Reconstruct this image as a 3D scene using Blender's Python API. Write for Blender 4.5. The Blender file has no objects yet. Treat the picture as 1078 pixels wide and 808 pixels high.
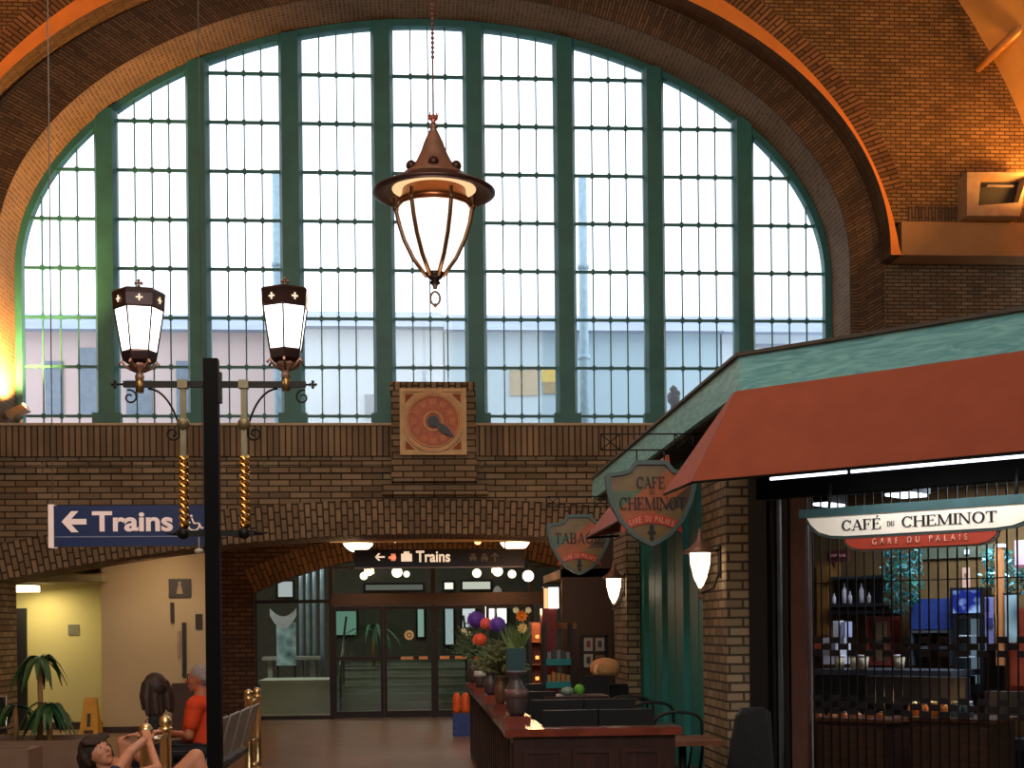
import bpy, bmesh, math, random
from mathutils import Vector, Matrix, noise
random.seed(7)
S = bpy.context.scene
COL = S.collection
# ------------------------------------------------------------------ camera
FPX = 1437.0
YAW = math.radians(4.06); ROLL = math.radians(0.6)
CX, CY = 539.0, 660.0
CAM = Vector((0, 0, 1.6))
FW = Vector((math.sin(YAW), math.cos(YAW), 0))
RT = Vector((math.cos(YAW), -math.sin(YAW), 0))
UPV = Vector((0, 0, 1))
cr, sr = math.cos(ROLL), math.sin(ROLL)
RC = RT * cr - UPV * sr
UC = RT * sr + UPV * cr
cd = bpy.data.cameras.new('camera'); cam = bpy.data.objects.new('camera', cd); COL.objects.link(cam)
cd.sensor_width = 36; cd.lens = FPX / 1078 * 36; cd.shift_y = (CY - 404) / 1078; cd.clip_end = 500
M = Matrix((RC, UC, -FW)).transposed().to_4x4(); M.translation = CAM
cam.matrix_world = M
S.camera = cam
def ray(px, py):
    return FW + RC * ((px - CX) / FPX) + UC * ((CY - py) / FPX)
def PY(px, py, Y):
    d = ray(px, py); return CAM + d * (Y / d.y)
def PX(px, py, X):
    d = ray(px, py); return CAM + d * (X / d.x)
def PZ(px, py, z):
    d = ray(px, py); return CAM + d * ((z - 1.6) / d.z)
def PK(px, py, s):            # plane x + y = s (the canted front of the kiosk)
    d = ray(px, py); return CAM + d * (s / (d.x + d.y))
# ------------------------------------------------------------------ world and lights
w = bpy.data.worlds.new('overcast_sky'); S.world = w; w.use_nodes = True
wn = w.node_tree.nodes; wl = w.node_tree.links
bg = wn['Background']
tcw = wn.new('ShaderNodeTexCoord'); nz = wn.new('ShaderNodeTexNoise'); nz.inputs['Scale'].default_value = 2.5
rw = wn.new('ShaderNodeValToRGB'); rw.color_ramp.elements[0].color = (.84, .90, 1, 1); rw.color_ramp.elements[1].color = (1, .99, 1, 1)
wl.new(tcw.outputs['Generated'], nz.inputs['Vector']); wl.new(nz.outputs['Fac'], rw.inputs[0]); wl.new(rw.outputs[0], bg.inputs['Color'])
bg.inputs['Strength'].default_value = 2.3
def light(name, kind, loc, energy, color, size=.1, target=None, spot=60, sizey=None, blend=.6):
    l = bpy.data.lights.new(name, kind); l.energy = energy; l.color = color
    if kind == 'AREA':
        l.size = size
        if sizey: l.shape = 'RECTANGLE'; l.size_y = sizey
    elif kind in ('POINT', 'SPOT'): l.shadow_soft_size = size
    if kind == 'SPOT': l.spot_size = math.radians(spot); l.spot_blend = blend
    o = bpy.data.objects.new(name, l); COL.objects.link(o); o.location = loc
    if target is not None:
        o.rotation_euler = (Vector(target) - Vector(loc)).to_track_quat('-Z', 'Y').to_euler()
    return o
WARM = (1, .50, .20); SOD = (1, .42, .09); NEU = (1, .80, .60); COOL = (.72, .87, 1)
light('hall_rear_fill', 'AREA', (0, -6, 9), 900, (1, .97, .94), 9, (0, 14, 2), sizey=6)      # added fill behind the viewer, for daylight from a window that is not built
light('hall_top_fill', 'AREA', (-1, 10, 12.5), 70, (1, .74, .5), 7, (0, 12, 0))  # added overhead fill for the hall, no lamps modelled here
light('end_wall_wash', 'AREA', (-1, 7.5, 8.5), 190, (1, .88, .72), 4, (-.5, 20, 3.2))  # added wash to brighten the end wall, no lanterns hang here
light('cornice_lamp_right', 'SPOT', (9.25, 18.9, 7.75), 270, SOD, .2, (8.3, 19.62, 9.4), 130)
light('cornice_lamp_arch', 'SPOT', (7.4, 17.6, 6.6), 110, SOD, .3, (5.2, 19.62, 9.6), 110)
light('cornice_lamp_vault', 'SPOT', (7.9, 15.5, 6.4), 150, SOD, .3, (8.6, 18.6, 10.0), 90)
light('cornice_lamp_left', 'SPOT', (-8.6, 15.5, 6.2), 430, SOD, .3, (-6.5, 19.6, 10.4), 120)
S.view_settings.view_transform = 'Standard'; S.view_settings.look = 'None'
S.view_settings.exposure = 0.0; S.view_settings.gamma = 1; S.view_settings.use_curve_mapping = False
S.cycles.use_denoising = True
S.cycles.max_bounces = 8; S.cycles.transparent_max_bounces = 16
# ------------------------------------------------------------------ materials
def lin(c):
    return tuple(((x / 255) / 12.92 if x / 255 <= .04045 else ((x / 255 + .055) / 1.055) ** 2.4) for x in c) + (1,)
MATS = {}
def mat(name, rgb=(128, 128, 128), rough=.6, metal=0, emit=None, es=0, noise_amt=.15, nscale=8, bump=0, coat=0, spec=.5):
    if name in MATS: return MATS[name]
    m = bpy.data.materials.new(name); m.use_nodes = True; n = m.node_tree.nodes; l = m.node_tree.links
    b = n['Principled BSDF']; b.inputs['Roughness'].default_value = rough; b.inputs['Metallic'].default_value = metal
    b.inputs['Specular IOR Level'].default_value = spec
    if coat: b.inputs['Coat Weight'].default_value = coat
    tc = n.new('ShaderNodeTexCoord'); nt = n.new('ShaderNodeTexNoise'); nt.inputs['Scale'].default_value = nscale; nt.inputs['Detail'].default_value = 4
    l.new(tc.outputs['Object'], nt.inputs['Vector'])
    r = n.new('ShaderNodeValToRGB'); c = lin(rgb)
    r.color_ramp.elements[0].position = .3; r.color_ramp.elements[1].position = .7
    r.color_ramp.elements[0].color = tuple(x * (1 - noise_amt) for x in c[:3]) + (1,)
    r.color_ramp.elements[1].color = tuple(min(1, x * (1 + noise_amt)) for x in c[:3]) + (1,)
    l.new(nt.outputs['Fac'], r.inputs[0]); l.new(r.outputs[0], b.inputs['Base Color'])
    if bump:
        bp = n.new('ShaderNodeBump'); bp.inputs['Strength'].default_value = bump; bp.inputs['Distance'].default_value = .01
        l.new(nt.outputs['Fac'], bp.inputs['Height']); l.new(bp.outputs[0], b.inputs['Normal'])
    if emit:
        b.inputs['Emission Color'].default_value = lin(emit); b.inputs['Emission Strength'].default_value = es
    MATS[name] = m; return m
def brick(name, c1, c2, cm, bw=.24, bh=.085, mortar=.011, swap=False, off=.5, bias=0, bump=.6, dirt=.35):
    m = bpy.data.materials.new(name); m.use_nodes = True; n = m.node_tree.nodes; l = m.node_tree.links
    b = n['Principled BSDF']; b.inputs['Roughness'].default_value = .8; b.inputs['Specular IOR Level'].default_value = .25
    tc = n.new('ShaderNodeTexCoord'); vec = tc.outputs['UV']
    if swap:
        sp = n.new('ShaderNodeSeparateXYZ'); cb = n.new('ShaderNodeCombineXYZ'); l.new(vec, sp.inputs[0])
        l.new(sp.outputs[1], cb.inputs[0]); l.new(sp.outputs[0], cb.inputs[1]); vec = cb.outputs[0]
    t = n.new('ShaderNodeTexBrick'); l.new(vec, t.inputs['Vector'])
    t.offset = off; t.inputs['Scale'].default_value = 1; t.inputs['Brick Width'].default_value = bw; t.inputs['Row Height'].default_value = bh
    t.inputs['Mortar Size'].default_value = mortar; t.inputs['Mortar Smooth'].default_value = .2; t.inputs['Bias'].default_value = bias
    t.inputs['Color1'].default_value = lin(c1); t.inputs['Color2'].default_value = lin(c2); t.inputs['Mortar'].default_value = lin(cm)
    nt = n.new('ShaderNodeTexNoise'); nt.inputs['Scale'].default_value = 1.3; nt.inputs['Detail'].default_value = 6
    l.new(tc.outputs['UV'], nt.inputs['Vector'])
    r = n.new('ShaderNodeValToRGB'); r.color_ramp.elements[0].position = .3; r.color_ramp.elements[1].position = .7
    r.color_ramp.elements[0].color = (1 - dirt, 1 - dirt, 1 - dirt, 1); r.color_ramp.elements[1].color = (1, 1, 1, 1)
    mx = n.new('ShaderNodeMix'); mx.data_type = 'RGBA'; mx.blend_type = 'MULTIPLY'; mx.inputs[0].default_value = 1
    l.new(nt.outputs['Fac'], r.inputs[0]); l.new(t.outputs['Color'], mx.inputs[6]); l.new(r.outputs[0], mx.inputs[7])
    l.new(mx.outputs[2], b.inputs['Base Color'])
    bp = n.new('ShaderNodeBump'); bp.invert = True; bp.inputs['Strength'].default_value = bump; bp.inputs['Distance'].default_value = .012
    l.new(t.outputs['Fac'], bp.inputs['Height']); l.new(bp.outputs[0], b.inputs['Normal'])
    MATS[name] = m; return m
def emis(name, rgb, s):
    if name in MATS: return MATS[name]
    m = bpy.data.materials.new(name); m.use_nodes = True; n = m.node_tree.nodes; l = m.node_tree.links
    n.remove(n['Principled BSDF']); e = n.new('ShaderNodeEmission'); e.inputs[0].default_value = lin(rgb); e.inputs[1].default_value = s
    l.new(e.outputs[0], n['Material Output'].inputs[0]); MATS[name] = m; return m
def glass(name, rgb=(235, 245, 248), rough=.02, mixf=.12, dust=0):
    if name in MATS: return MATS[name]
    m = bpy.data.materials.new(name); m.use_nodes = True; n = m.node_tree.nodes; l = m.node_tree.links
    n.remove(n['Principled BSDF'])
    tr = n.new('ShaderNodeBsdfTransparent'); tr.inputs[0].default_value = lin(rgb)
    gl = n.new('ShaderNodeBsdfGlossy'); gl.inputs['Roughness'].default_value = rough; gl.inputs[0].default_value = (.9, .95, 1, 1)
    fr = n.new('ShaderNodeFresnel'); fr.inputs[0].default_value = 1.45
    a = n.new('ShaderNodeMixShader'); l.new(fr.outputs[0], a.inputs[0]); l.new(tr.outputs[0], a.inputs[1]); l.new(gl.outputs[0], a.inputs[2])
    out = a.outputs[0]
    if dust:
        df = n.new('ShaderNodeBsdfTranslucent'); df.inputs[0].default_value = (.8, .88, .95, 1)
        tc = n.new('ShaderNodeTexCoord'); nt = n.new('ShaderNodeTexNoise'); nt.inputs['Scale'].default_value = 1.2; nt.inputs['Detail'].default_value = 8
        l.new(tc.outputs['Object'], nt.inputs['Vector'])
        mm = n.new('ShaderNodeMath'); mm.operation = 'MULTIPLY'; mm.inputs[1].default_value = dust; l.new(nt.outputs['Fac'], mm.inputs[0])
        c = n.new('ShaderNodeMixShader'); l.new(mm.outputs[0], c.inputs[0]); l.new(out, c.inputs[1]); l.new(df.outputs[0], c.inputs[2]); out = c.outputs[0]
    l.new(out, n['Material Output'].inputs[0]); MATS[name] = m; return m
def wood(name, c1, c2, rough=.4, scale=3, stretch=(1, 1, 12), coat=0):
    if name in MATS: return MATS[name]
    m = bpy.data.materials.new(name); m.use_nodes = True; n = m.node_tree.nodes; l = m.node_tree.links
    b = n['Principled BSDF']; b.inputs['Roughness'].default_value = rough
    if coat: b.inputs['Coat Weight'].default_value = coat
    tc = n.new('ShaderNodeTexCoord'); mp = n.new('ShaderNodeMapping'); mp.inputs['Scale'].default_value = stretch
    wv = n.new('ShaderNodeTexNoise'); wv.inputs['Scale'].default_value = scale; wv.inputs['Detail'].default_value = 6; wv.inputs['Distortion'].default_value = 1.6
    l.new(tc.outputs['Object'], mp.inputs[0]); l.new(mp.outputs[0], wv.inputs['Vector'])
    r = n.new('ShaderNodeValToRGB'); r.color_ramp.elements[0].position = .38; r.color_ramp.elements[1].position = .62
    r.color_ramp.elements[0].color = lin(c1); r.color_ramp.elements[1].color = lin(c2)
    l.new(wv.outputs['Fac'], r.inputs[0]); l.new(r.outputs[0], b.inputs['Base Color']); MATS[name] = m; return m
B_WALL = brick('brown_brick', (156, 136, 108), (118, 100, 78), (62, 51, 40), bw=.30, bh=.09, mortar=.011)
B_SOLD = brick('soldier_brick', (154, 132, 104), (120, 100, 78), (60, 48, 38), bw=.2, bh=.088, swap=True, off=.5, mortar=.013)
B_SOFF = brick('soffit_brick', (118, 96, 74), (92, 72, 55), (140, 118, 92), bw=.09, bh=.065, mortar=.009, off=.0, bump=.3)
B_RING = brick('ring_brick', (118, 94, 70), (84, 66, 50), (62, 50, 39), bw=.28, bh=.05, swap=True, mortar=.010)
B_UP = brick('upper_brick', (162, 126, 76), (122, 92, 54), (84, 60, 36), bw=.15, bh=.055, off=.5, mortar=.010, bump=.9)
B_REAR = brick('rear_brick', (104, 72, 52), (76, 52, 38), (46, 32, 25), bw=.22, bh=.08, mortar=.012)
B_REARS = brick('rear_arch_brick', (136, 96, 62), (102, 72, 48), (56, 38, 27), bw=.3, bh=.09, swap=True, mortar=.012)
B_WSM = brick('small_brown_brick', (138, 116, 90), (104, 86, 66), (64, 52, 40), bw=.19, bh=.055, mortar=.009)
B_PIER = brick('pier_brick', (166, 146, 116), (130, 112, 88), (78, 66, 54), bw=.22, bh=.072, mortar=.010)
STONE = mat('warm_stone', (150, 112, 70), .75, noise_amt=.12, nscale=3, bump=.2)
LSTONE = mat('pale_stone', (176, 158, 130), .8, noise_amt=.1, nscale=6, bump=.2)
TEAL = mat('teal_steel', (36, 98, 94), .5, noise_amt=.15, nscale=3)
TEALW = wood('teal_wood', (98, 164, 168), (134, 196, 196), .5, 3.0, (1.2, 1.2, 9))
TEALP = mat('teal_gloss_panel', (34, 122, 118), .5, noise_amt=.1)
BRONZE = mat('dark_bronze', (34, 24, 20), .4, .6)
BLACK = mat('black_metal', (9, 9, 11), .6, .1)
IRON = mat('wrought_iron', (30, 27, 25), .5, .6)
BRASS = mat('brass', (236, 214, 164), .28, 1.0, noise_amt=.08)
COPPER = mat('copper_brown', (136, 104, 90), .5, .5)
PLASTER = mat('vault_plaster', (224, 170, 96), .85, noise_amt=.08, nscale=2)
WHITEGLOW = emis('lamp_glass', (255, 246, 232), 5.0)
# ------------------------------------------------------------------ mesh building
class MB:
    def __init__(s): s.v = []; s.f = []; s.uv = []; s.mi = []; s.sm = []
    def face(s, pts, uv=None, mi=0, smooth=False):
        k = len(s.v); s.v += [Vector(p) for p in pts]; s.f.append(list(range(k, k + len(pts)))); s.uv.append(uv); s.mi.append(mi); s.sm.append(smooth)
    def box(s, a, b, mi=0):
        x0, x1 = sorted((a[0], b[0])); y0, y1 = sorted((a[1], b[1])); z0, z1 = sorted((a[2], b[2]))
        s.obox(Vector((x0, y0, z0)), Vector((x1 - x0, 0, 0)), Vector((0, y1 - y0, 0)), Vector((0, 0, z1 - z0)), mi)
    def obox(s, o, ex, ey, ez, mi=0):
        o, ex, ey, ez = map(Vector, (o, ex, ey, ez))
        if ex.cross(ey).dot(ez) < 0: ex, ey = ey, ex
        p = lambda i, j, k: o + ex * i + ey * j + ez * k
        for q in (((0,0,0),(0,1,0),(1,1,0),(1,0,0)), ((0,0,1),(1,0,1),(1,1,1),(0,1,1)), ((0,0,0),(1,0,0),(1,0,1),(0,0,1)),
                  ((0,1,0),(0,1,1),(1,1,1),(1,1,0)), ((0,0,0),(0,0,1),(0,1,1),(0,1,0)), ((1,0,0),(1,1,0),(1,1,1),(1,0,1))):
            s.face([p(*t) for t in q], mi=mi)
        return s
    def prism(s, poly, d, mi=0, mside=None):
        """poly: planar loop of points, d: extrusion vector"""
        d = Vector(d); poly = [Vector(p) for p in poly]; n = Vector((0, 0, 0))
        for i in range(len(poly)): n += poly[i].cross(poly[(i + 1) % len(poly)])
        if n.dot(d) > 0: poly = poly[::-1]
        s.face(poly, mi=mi); s.face([p + d for p in reversed(poly)], mi=mi)
        for i in range(len(poly)):
            a, b = poly[i], poly[(i + 1) % len(poly)]
            s.face([b, a, a + d, b + d], mi=mi if mside is None else mside)
        return s
    def tube(s, pts, r, seg=8, closed=False, caps=True, mi=0, flat=None):
        pts = [Vector(p) for p in pts]; rr = r if isinstance(r, (list, tuple)) else [r] * len(pts)
        rings = []; pu = None
        for i, p in enumerate(pts):
            if closed: t = pts[(i + 1) % len(pts)] - pts[i - 1]
            else: t = pts[min(i + 1, len(pts) - 1)] - pts[max(i - 1, 0)]
            if t.length < 1e-9: t = Vector((0, 0, 1))
            t.normalize()
            u = (pu - t * pu.dot(t)) if pu is not None else t.orthogonal()
            if u.length < 1e-6: u = t.orthogonal()
            u.normalize(); pu = u; v = t.cross(u)
            rings.append([p + (u * math.cos(6.28318 * k / seg) + v * math.sin(6.28318 * k / seg)) * rr[i] for k in range(seg)])
        base = len(s.v)
        for g in rings: s.v += g
        n = len(rings)
        for i in range(n if closed else n - 1):
            a = base + i * seg; b = base + ((i + 1) % n) * seg
            for k in range(seg):
                s.f.append([a + k, a + (k + 1) % seg, b + (k + 1) % seg, b + k]); s.uv.append(None); s.mi.append(mi); s.sm.append(seg > 5)
        if caps and not closed:
            s.f.append([base + k for k in reversed(range(seg))]); s.uv.append(None); s.mi.append(mi); s.sm.append(False)
            s.f.append([base + (n - 1) * seg + k for k in range(seg)]); s.uv.append(None); s.mi.append(mi); s.sm.append(False)
        return s
    def lathe(s, c, prof, seg=24, mi=0, smooth=True, rot=0, sx=1, sy=1):
        """prof: (radius, z) bottom to top"""
        c = Vector(c); base = len(s.v)
        for r, z in prof:
            for k in range(seg):
                a = rot + 6.283185 * k / seg
                s.v.append(c + Vector((r * math.cos(a) * sx, r * math.sin(a) * sy, z)))
        for i in range(len(prof) - 1):
            for k in range(seg):
                a = base + i * seg; b = a + seg
                s.f.append([a + k, a + (k + 1) % seg, b + (k + 1) % seg, b + k]); s.uv.append(None); s.mi.append(mi); s.sm.append(smooth)
        for i, rev in ((0, True), (len(prof) - 1, False)):
            if prof[i][0] > 1e-4:
                q = [base + i * seg + k for k in range(seg)]
                s.f.append(q[::-1] if rev else q); s.uv.append(None); s.mi.append(mi); s.sm.append(False)
        return s
    def ball(s, c, r, seg=12, mi=0, sx=1, sy=1, sz=1):
        n = max(6, seg // 2 + 2)
        return s.lathe(c, [(r * math.sin(math.pi * i / n) + (1e-5), -r * sz * math.cos(math.pi * i / n)) for i in range(n + 1)], seg, mi, True, 0, sx, sy)
    def build(s, name, mats, parent=None, bevel=0):
        me = bpy.data.meshes.new(name); off = Vector((0, 0, 0))
        if parent is not None:
            q = parent
            while q is not None: off += q.location; q = q.parent
        me.from_pydata([tuple(v - off) for v in s.v], [], s.f)
        if not isinstance(mats, (list, tuple)): mats = [mats]
        for m in mats: me.materials.append(m)
        uvl = me.uv_layers.new(name='UVMap').data
        for i, p in enumerate(me.polygons):
            p.material_index = s.mi[i]; p.use_smooth = s.sm[i]
            if s.uv[i] is not None:
                for j, li in enumerate(p.loop_indices): uvl[li].uv = s.uv[i][j]
            else:
                n = p.normal
                if abs(n.z) > .72:
                    for li, vi in zip(p.loop_indices, p.vertices):
                        co = s.v[vi]; uvl[li].uv = (co.x, co.y)
                else:
                    t = Vector((-n.y, n.x, 0))
                    if t.length < 1e-6: t = Vector((1, 0, 0))
                    t.normalize()
                    for li, vi in zip(p.loop_indices, p.vertices):
                        co = s.v[vi]; uvl[li].uv = (co.dot(t), co.z)
        me.update()
        o = bpy.data.objects.new(name, me); COL.objects.link(o)
        if parent is not None: o.parent = parent
        if bevel:
            b = o.modifiers.new('bevel', 'BEVEL'); b.width = bevel; b.segments = 2; b.limit_method = 'ANGLE'; b.angle_limit = .8
        return o
def tag(o, label=None, cat=None, group=None, kind=None):
    if label: o['label'] = label
    if cat: o['category'] = cat
    if group: o['group'] = group
    if kind: o['kind'] = kind
    return o
def thing(name, loc, label, cat, group=None, kind=None):
    o = bpy.data.objects.new(name, None); COL.objects.link(o); o.location = loc; o.empty_display_size = .2
    return tag(o, label, cat, group, kind)
def copy_tree(o, loc=None, rz=None, label=None, group=None, parent=None):
    c = o.copy(); COL.objects.link(c)
    if parent is not None: c.parent = parent
    if loc is not None: c.location = loc
    if rz is not None: c.rotation_euler = (0, 0, rz)
    if label: c['label'] = label
    if group: c['group'] = group
    for ch in list(o.children): copy_tree(ch, parent=c)
    return c
def struct(name, mb, m, parent=None, **k):
    o = mb.build(name, m, parent, **k)
    if parent is None: o['kind'] = 'structure'
    return o
def text_mesh(body, m, origin, ex, ez, height, width=None, depth=.004, bold=0, align='LEFT', name='lettering', parent=None, font=None):
    """flat letters; origin bottom left, ex right vector, ez up vector (unit)"""
    cu = bpy.data.curves.new('t', 'FONT'); cu.body = body; cu.extrude = depth; cu.offset = bold; cu.size = 1
    to = bpy.data.objects.new('t', cu); COL.objects.link(to)
    dg = bpy.context.evaluated_depsgraph_get(); dg.update()
    me = bpy.data.meshes.new_from_object(to.evaluated_get(dg)); bpy.data.objects.remove(to)
    xs = [v.co.x for v in me.vertices]; ys = [v.co.y for v in me.vertices]
    h = max(ys) - min(ys); k = height / h; kx = (width / (max(xs) - min(xs))) if width else k
    ex = Vector(ex).normalized(); ez = Vector(ez).normalized(); n = ex.cross(ez)
    off = Vector((0, 0, 0)); q = parent
    while q is not None: off += q.location; q = q.parent
    x0, y0 = min(xs), min(ys)
    for v in me.vertices:
        v.co = Vector(origin) - off + ex * ((v.co.x - x0) * kx) + ez * ((v.co.y - y0) * k) + n * v.co.z
    me.materials.clear(); me.materials.append(m)
    o = bpy.data.objects.new(name, me); COL.objects.link(o)
    if parent is not None: o.parent = parent
    return o
# serif capitals drawn as strokes: T thick, t thin
TK, TN = .17, .065
def ln(x0, y0, x1, y1, w): 
    dx, dy = x1 - x0, y1 - y0
    if abs(dx) > abs(dy): return [(x0, y0 - w / 2), (x1, y1 - w / 2), (x1, y1 + w / 2), (x0, y0 + w / 2)]
    return [(x0 - w / 2, y0), (x0 + w / 2, y0), (x1 + w / 2, y1), (x1 - w / 2, y1)]
def sf(x, y, w=.34): return [(x - w / 2, y), (x + w / 2, y), (x + w / 2, y + .05), (x - w / 2, y + .05)]
def arc(cx, cy, rx, ry, a0, a1, th, tn, n=16):
    out = []
    for i in range(n):
        q = []
        for j, inner in ((i, 0), (i + 1, 0), (i + 1, 1), (i, 1)):
            a = math.radians(a0 + (a1 - a0) * j / n); wd = tn + (th - tn) * abs(math.cos(a))
            q.append((cx + (rx - wd * inner) * math.cos(a), cy + (ry - wd * inner) * math.sin(a)))
        out.append(q)
    return out
def stem(x): return [ln(x, 0, x, 1, TK), sf(x, 0), sf(x, .95)]
GL = {
 'A': (.95, [ln(.12, 0, .47, 1, TN), ln(.46, 1, .80, 0, TK), ln(.22, .33, .72, .33, .05), sf(.12, 0, .26), sf(.80, 0, .34)]),
 'C': (.92, arc(.48, .5, .44, .52, 45, 318, TK, TN) + [[(.78, .66), (.84, .66), (.84, 1.0), (.80, 1.0)]]),
 'D': (.98, stem(.17) + arc(.36, .5, .54, .5, -90, 90, TK, .055) + [ln(.17, .975, .4, .975, .05), ln(.17, .025, .4, .025, .05)]),
 'E': (.82, stem(.17) + [ln(.17, .975, .7, .975, .05), ln(.17, .025, .74, .025, .05), ln(.17, .52, .54, .52, .05), [(.66, .78), (.70, .78), (.70, 1), (.62, 1)], [(.66, 0), (.76, 0), (.76, .26), (.72, .26)], [(.50, .40), (.55, .40), (.55, .64), (.50, .64)]]),
 'F': (.78, stem(.17) + [ln(.17, .975, .7, .975, .05), ln(.17, .52, .54, .52, .05), [(.66, .76), (.70, .76), (.70, 1), (.62, 1)], [(.50, .40), (.55, .40), (.55, .64), (.50, .64)]]),
 'G': (1.0, arc(.48, .5, .44, .52, 45, 325, TK, TN) + [ln(.80, .05, .80, .45, TK), sf(.80, .42, .34)]),
 'H': (1.02, stem(.17) + stem(.82) + [ln(.17, .52, .82, .52, .05)]),
 'I': (.38, stem(.19)),
 'M': (1.22, [ln(.16, 0, .16, 1, TN), ln(.18, 1, .60, .02, TK), ln(.60, .02, 1.0, 1, TN), ln(1.03, 0, 1.03, 1, TK), sf(.16, 0, .28), sf(1.03, 0), sf(.12, .95, .22), sf(1.06, .95, .22)]),
 'N': (1.02, [ln(.16, 0, .16, 1, TN), ln(.16, 1, .82, 0, TK), ln(.84, 0, .84, 1, TN), sf(.16, 0, .28), sf(.10, .95, .2), sf(.84, .95, .28)]),
 'O': (1.02, arc(.50, .5, .46, .52, 0, 360, TK, TN, 24)),
 'T': (.84, [ln(.42, 0, .42, 1, TK), sf(.42, 0), ln(.04, .97, .80, .97, .06), [(.03, .74), (.07, .74), (.11, 1), (.03, 1)], [(.77, .74), (.81, .74), (.81, 1), (.73, 1)]]),
 'U': (.98, [ln(.19, .3, .19, 1, TK), ln(.78, .3, .78, 1, TN), sf(.19, .95), sf(.78, .95, .28)] + arc(.46, .33, .355, .35, 180, 360, TK, TN)),
 'B': (.86, stem(.17) + arc(.42, .74, .30, .26, -90, 90, TK, .05) + arc(.42, .25, .36, .27, -90, 90, TK, .05) + [ln(.17, .975, .45, .975, .05), ln(.17, .025, .45, .025, .05), ln(.17, .5, .45, .5, .05)]),
 ' ': (.42, [])}
GL['É'] = (GL['E'][0], GL['E'][1] + [[(.36, 1.08), (.44, 1.08), (.62, 1.28), (.50, 1.28)]])
def serif(body, m, origin, ex, ez, height, width, name='lettering', parent=None, depth=.004, arcd=0):
    tot = sum(GL[c][0] for c in body); kx = width / tot; mb = MB(); ex = Vector(ex).normalized(); ez = Vector(ez).normalized(); n = ex.cross(ez); x = 0
    for c in body:
        wd, polys = GL[c]
        for i, q in enumerate(polys):
            pts = []
            for a, b in q:
                u = (x + a) / tot - .5
                pts.append(Vector(origin) + ex * ((x + a) * kx) + ez * (b * height - arcd * 4 * u * u) + n * (.0004 * (i % 5)))
            mb.prism(pts, n * depth)
        x += wd
    return mb.build(name, m, parent)
# ================================================================== STRUCTURE
YF, YG, YU = 20.04, 21.0, 19.62          # lower wall face, window plane, upper wall face
def zpx(y, Y, x=447): return PY(x, y, Y).z
def xpx(x, Y, y=400): return PY(x, y, Y).x
WC = (xpx(24, YG, 290) + xpx(867, YG, 290)) / 2
WA = (xpx(867, YG, 290) - xpx(24, YG, 290)) / 2 + .10
WZ = zpx(290, YG); WB = zpx(29, YG) - WZ + .10
SILL = zpx(458, YG)
def ell(cx, cz, a, b, n=96, t0=0, t1=math.pi):
    return [(cx - a * math.cos(t0 + (t1 - t0) * i / n), cz + b * math.sin(t0 + (t1 - t0) * i / n)) for i in range(n + 1)]
def etop(x, cx, cz, a, b):
    k = 1 - ((x - cx) / a) ** 2
    return cz + b * math.sqrt(k) if k > 0 else cz
AX0, AX1 = xpx(17, YG + .12, 608), xpx(857, YG + .12, 600)
ACX = (AX0 + AX1) / 2; AHW = (AX1 - AX0) / 2; ACR = zpx(562, YF); ASP = zpx(609, YF, 437)
AR = (AHW ** 2 + (ACR - ASP) ** 2) / (2 * (ACR - ASP)); ACZ = ACR - AR
def alow(x, extra=0): return ACZ + math.sqrt((AR + extra) ** 2 - (x - ACX) ** 2)
def slices(x0, x1, *extra):
    xs = [x0 + (x1 - x0) * i / 80 for i in range(81)] + [e for e in extra if x0 < e < x1]
    return sorted(set(round(x, 5) for x in xs))
def wallface(mb, Y, xs, spans, mi=0, back=False):
    """spans(x_mid)->list of (f_low, f_high)"""
    for a, b in zip(xs, xs[1:]):
        for fl, fh in spans((a + b) / 2):
            q = [(a, Y, fl(a)), (b, Y, fl(b)), (b, Y, fh(b)), (a, Y, fh(a))]
            if back: q = q[::-1]
            mb.face(q, mi=mi)
def const(v): return lambda x: v
TOPZ = 15.5
mb = MB()
exs = [p[0] for p in ell(WC, WZ, WA, WB)]
xs = slices(-9.8, 9.8, AX0, AX1, *exs)
def sp(x):
    out = []
    low = (lambda q: alow(q)) if AX0 < x < AX1 else const(0)
    if abs(x - WC) < WA:
        out.append((low, const(SILL))); out.append((lambda q: etop(q, WC, WZ, WA, WB), const(TOPZ)))
    else: out.append((low, const(SILL))); out.append((const(SILL), const(TOPZ)))
    return out
wallface(mb, YF, xs, lambda x: sp(x)[:1]); wallface(mb, YF, xs, lambda x: sp(x)[1:], 4); wallface(mb, YG + .12, xs, sp, back=True)
# reveal of the window (soffit brick): follows the ellipse then drops to the sill
path = [(WC - WA, SILL)] + ell(WC, WZ, WA, WB, 120) + [(WC + WA, SILL)]
u = 0
for a, b in zip(path, path[1:]):
    L = math.hypot(b[0] - a[0], b[1] - a[1])
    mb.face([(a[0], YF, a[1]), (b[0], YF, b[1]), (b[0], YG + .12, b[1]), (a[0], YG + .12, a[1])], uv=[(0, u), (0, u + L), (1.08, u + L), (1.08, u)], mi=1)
    u += L
mb.face([(WC - WA, YF, SILL), (WC - WA, YG + .12, SILL), (WC + WA, YG + .12, SILL), (WC + WA, YF, SILL)], mi=2)
n = 40
for i in range(n):                       # underside of the wide lower arch
    a = AX0 + (AX1 - AX0) * i / n; b = AX0 + (AX1 - AX0) * (i + 1) / n
    mb.face([(a, YF, alow(a)), (a, YG + .12, alow(a)), (b, YG + .12, alow(b)), (b, YF, alow(b))], uv=[(0, a), (1.1, a), (1.1, b), (0, b)], mi=3)
for X, sgn in ((AX0, 1), (AX1, -1)):
    q = [(X, YF, 0), (X, YG + .12, 0), (X, YG + .12, alow(X)), (X, YF, alow(X))]
    mb.face(q if sgn > 0 else q[::-1], mi=0)
struct('wall_front', mb, [B_WALL, B_SOFF, LSTONE, B_REAR, B_WSM])
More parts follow.
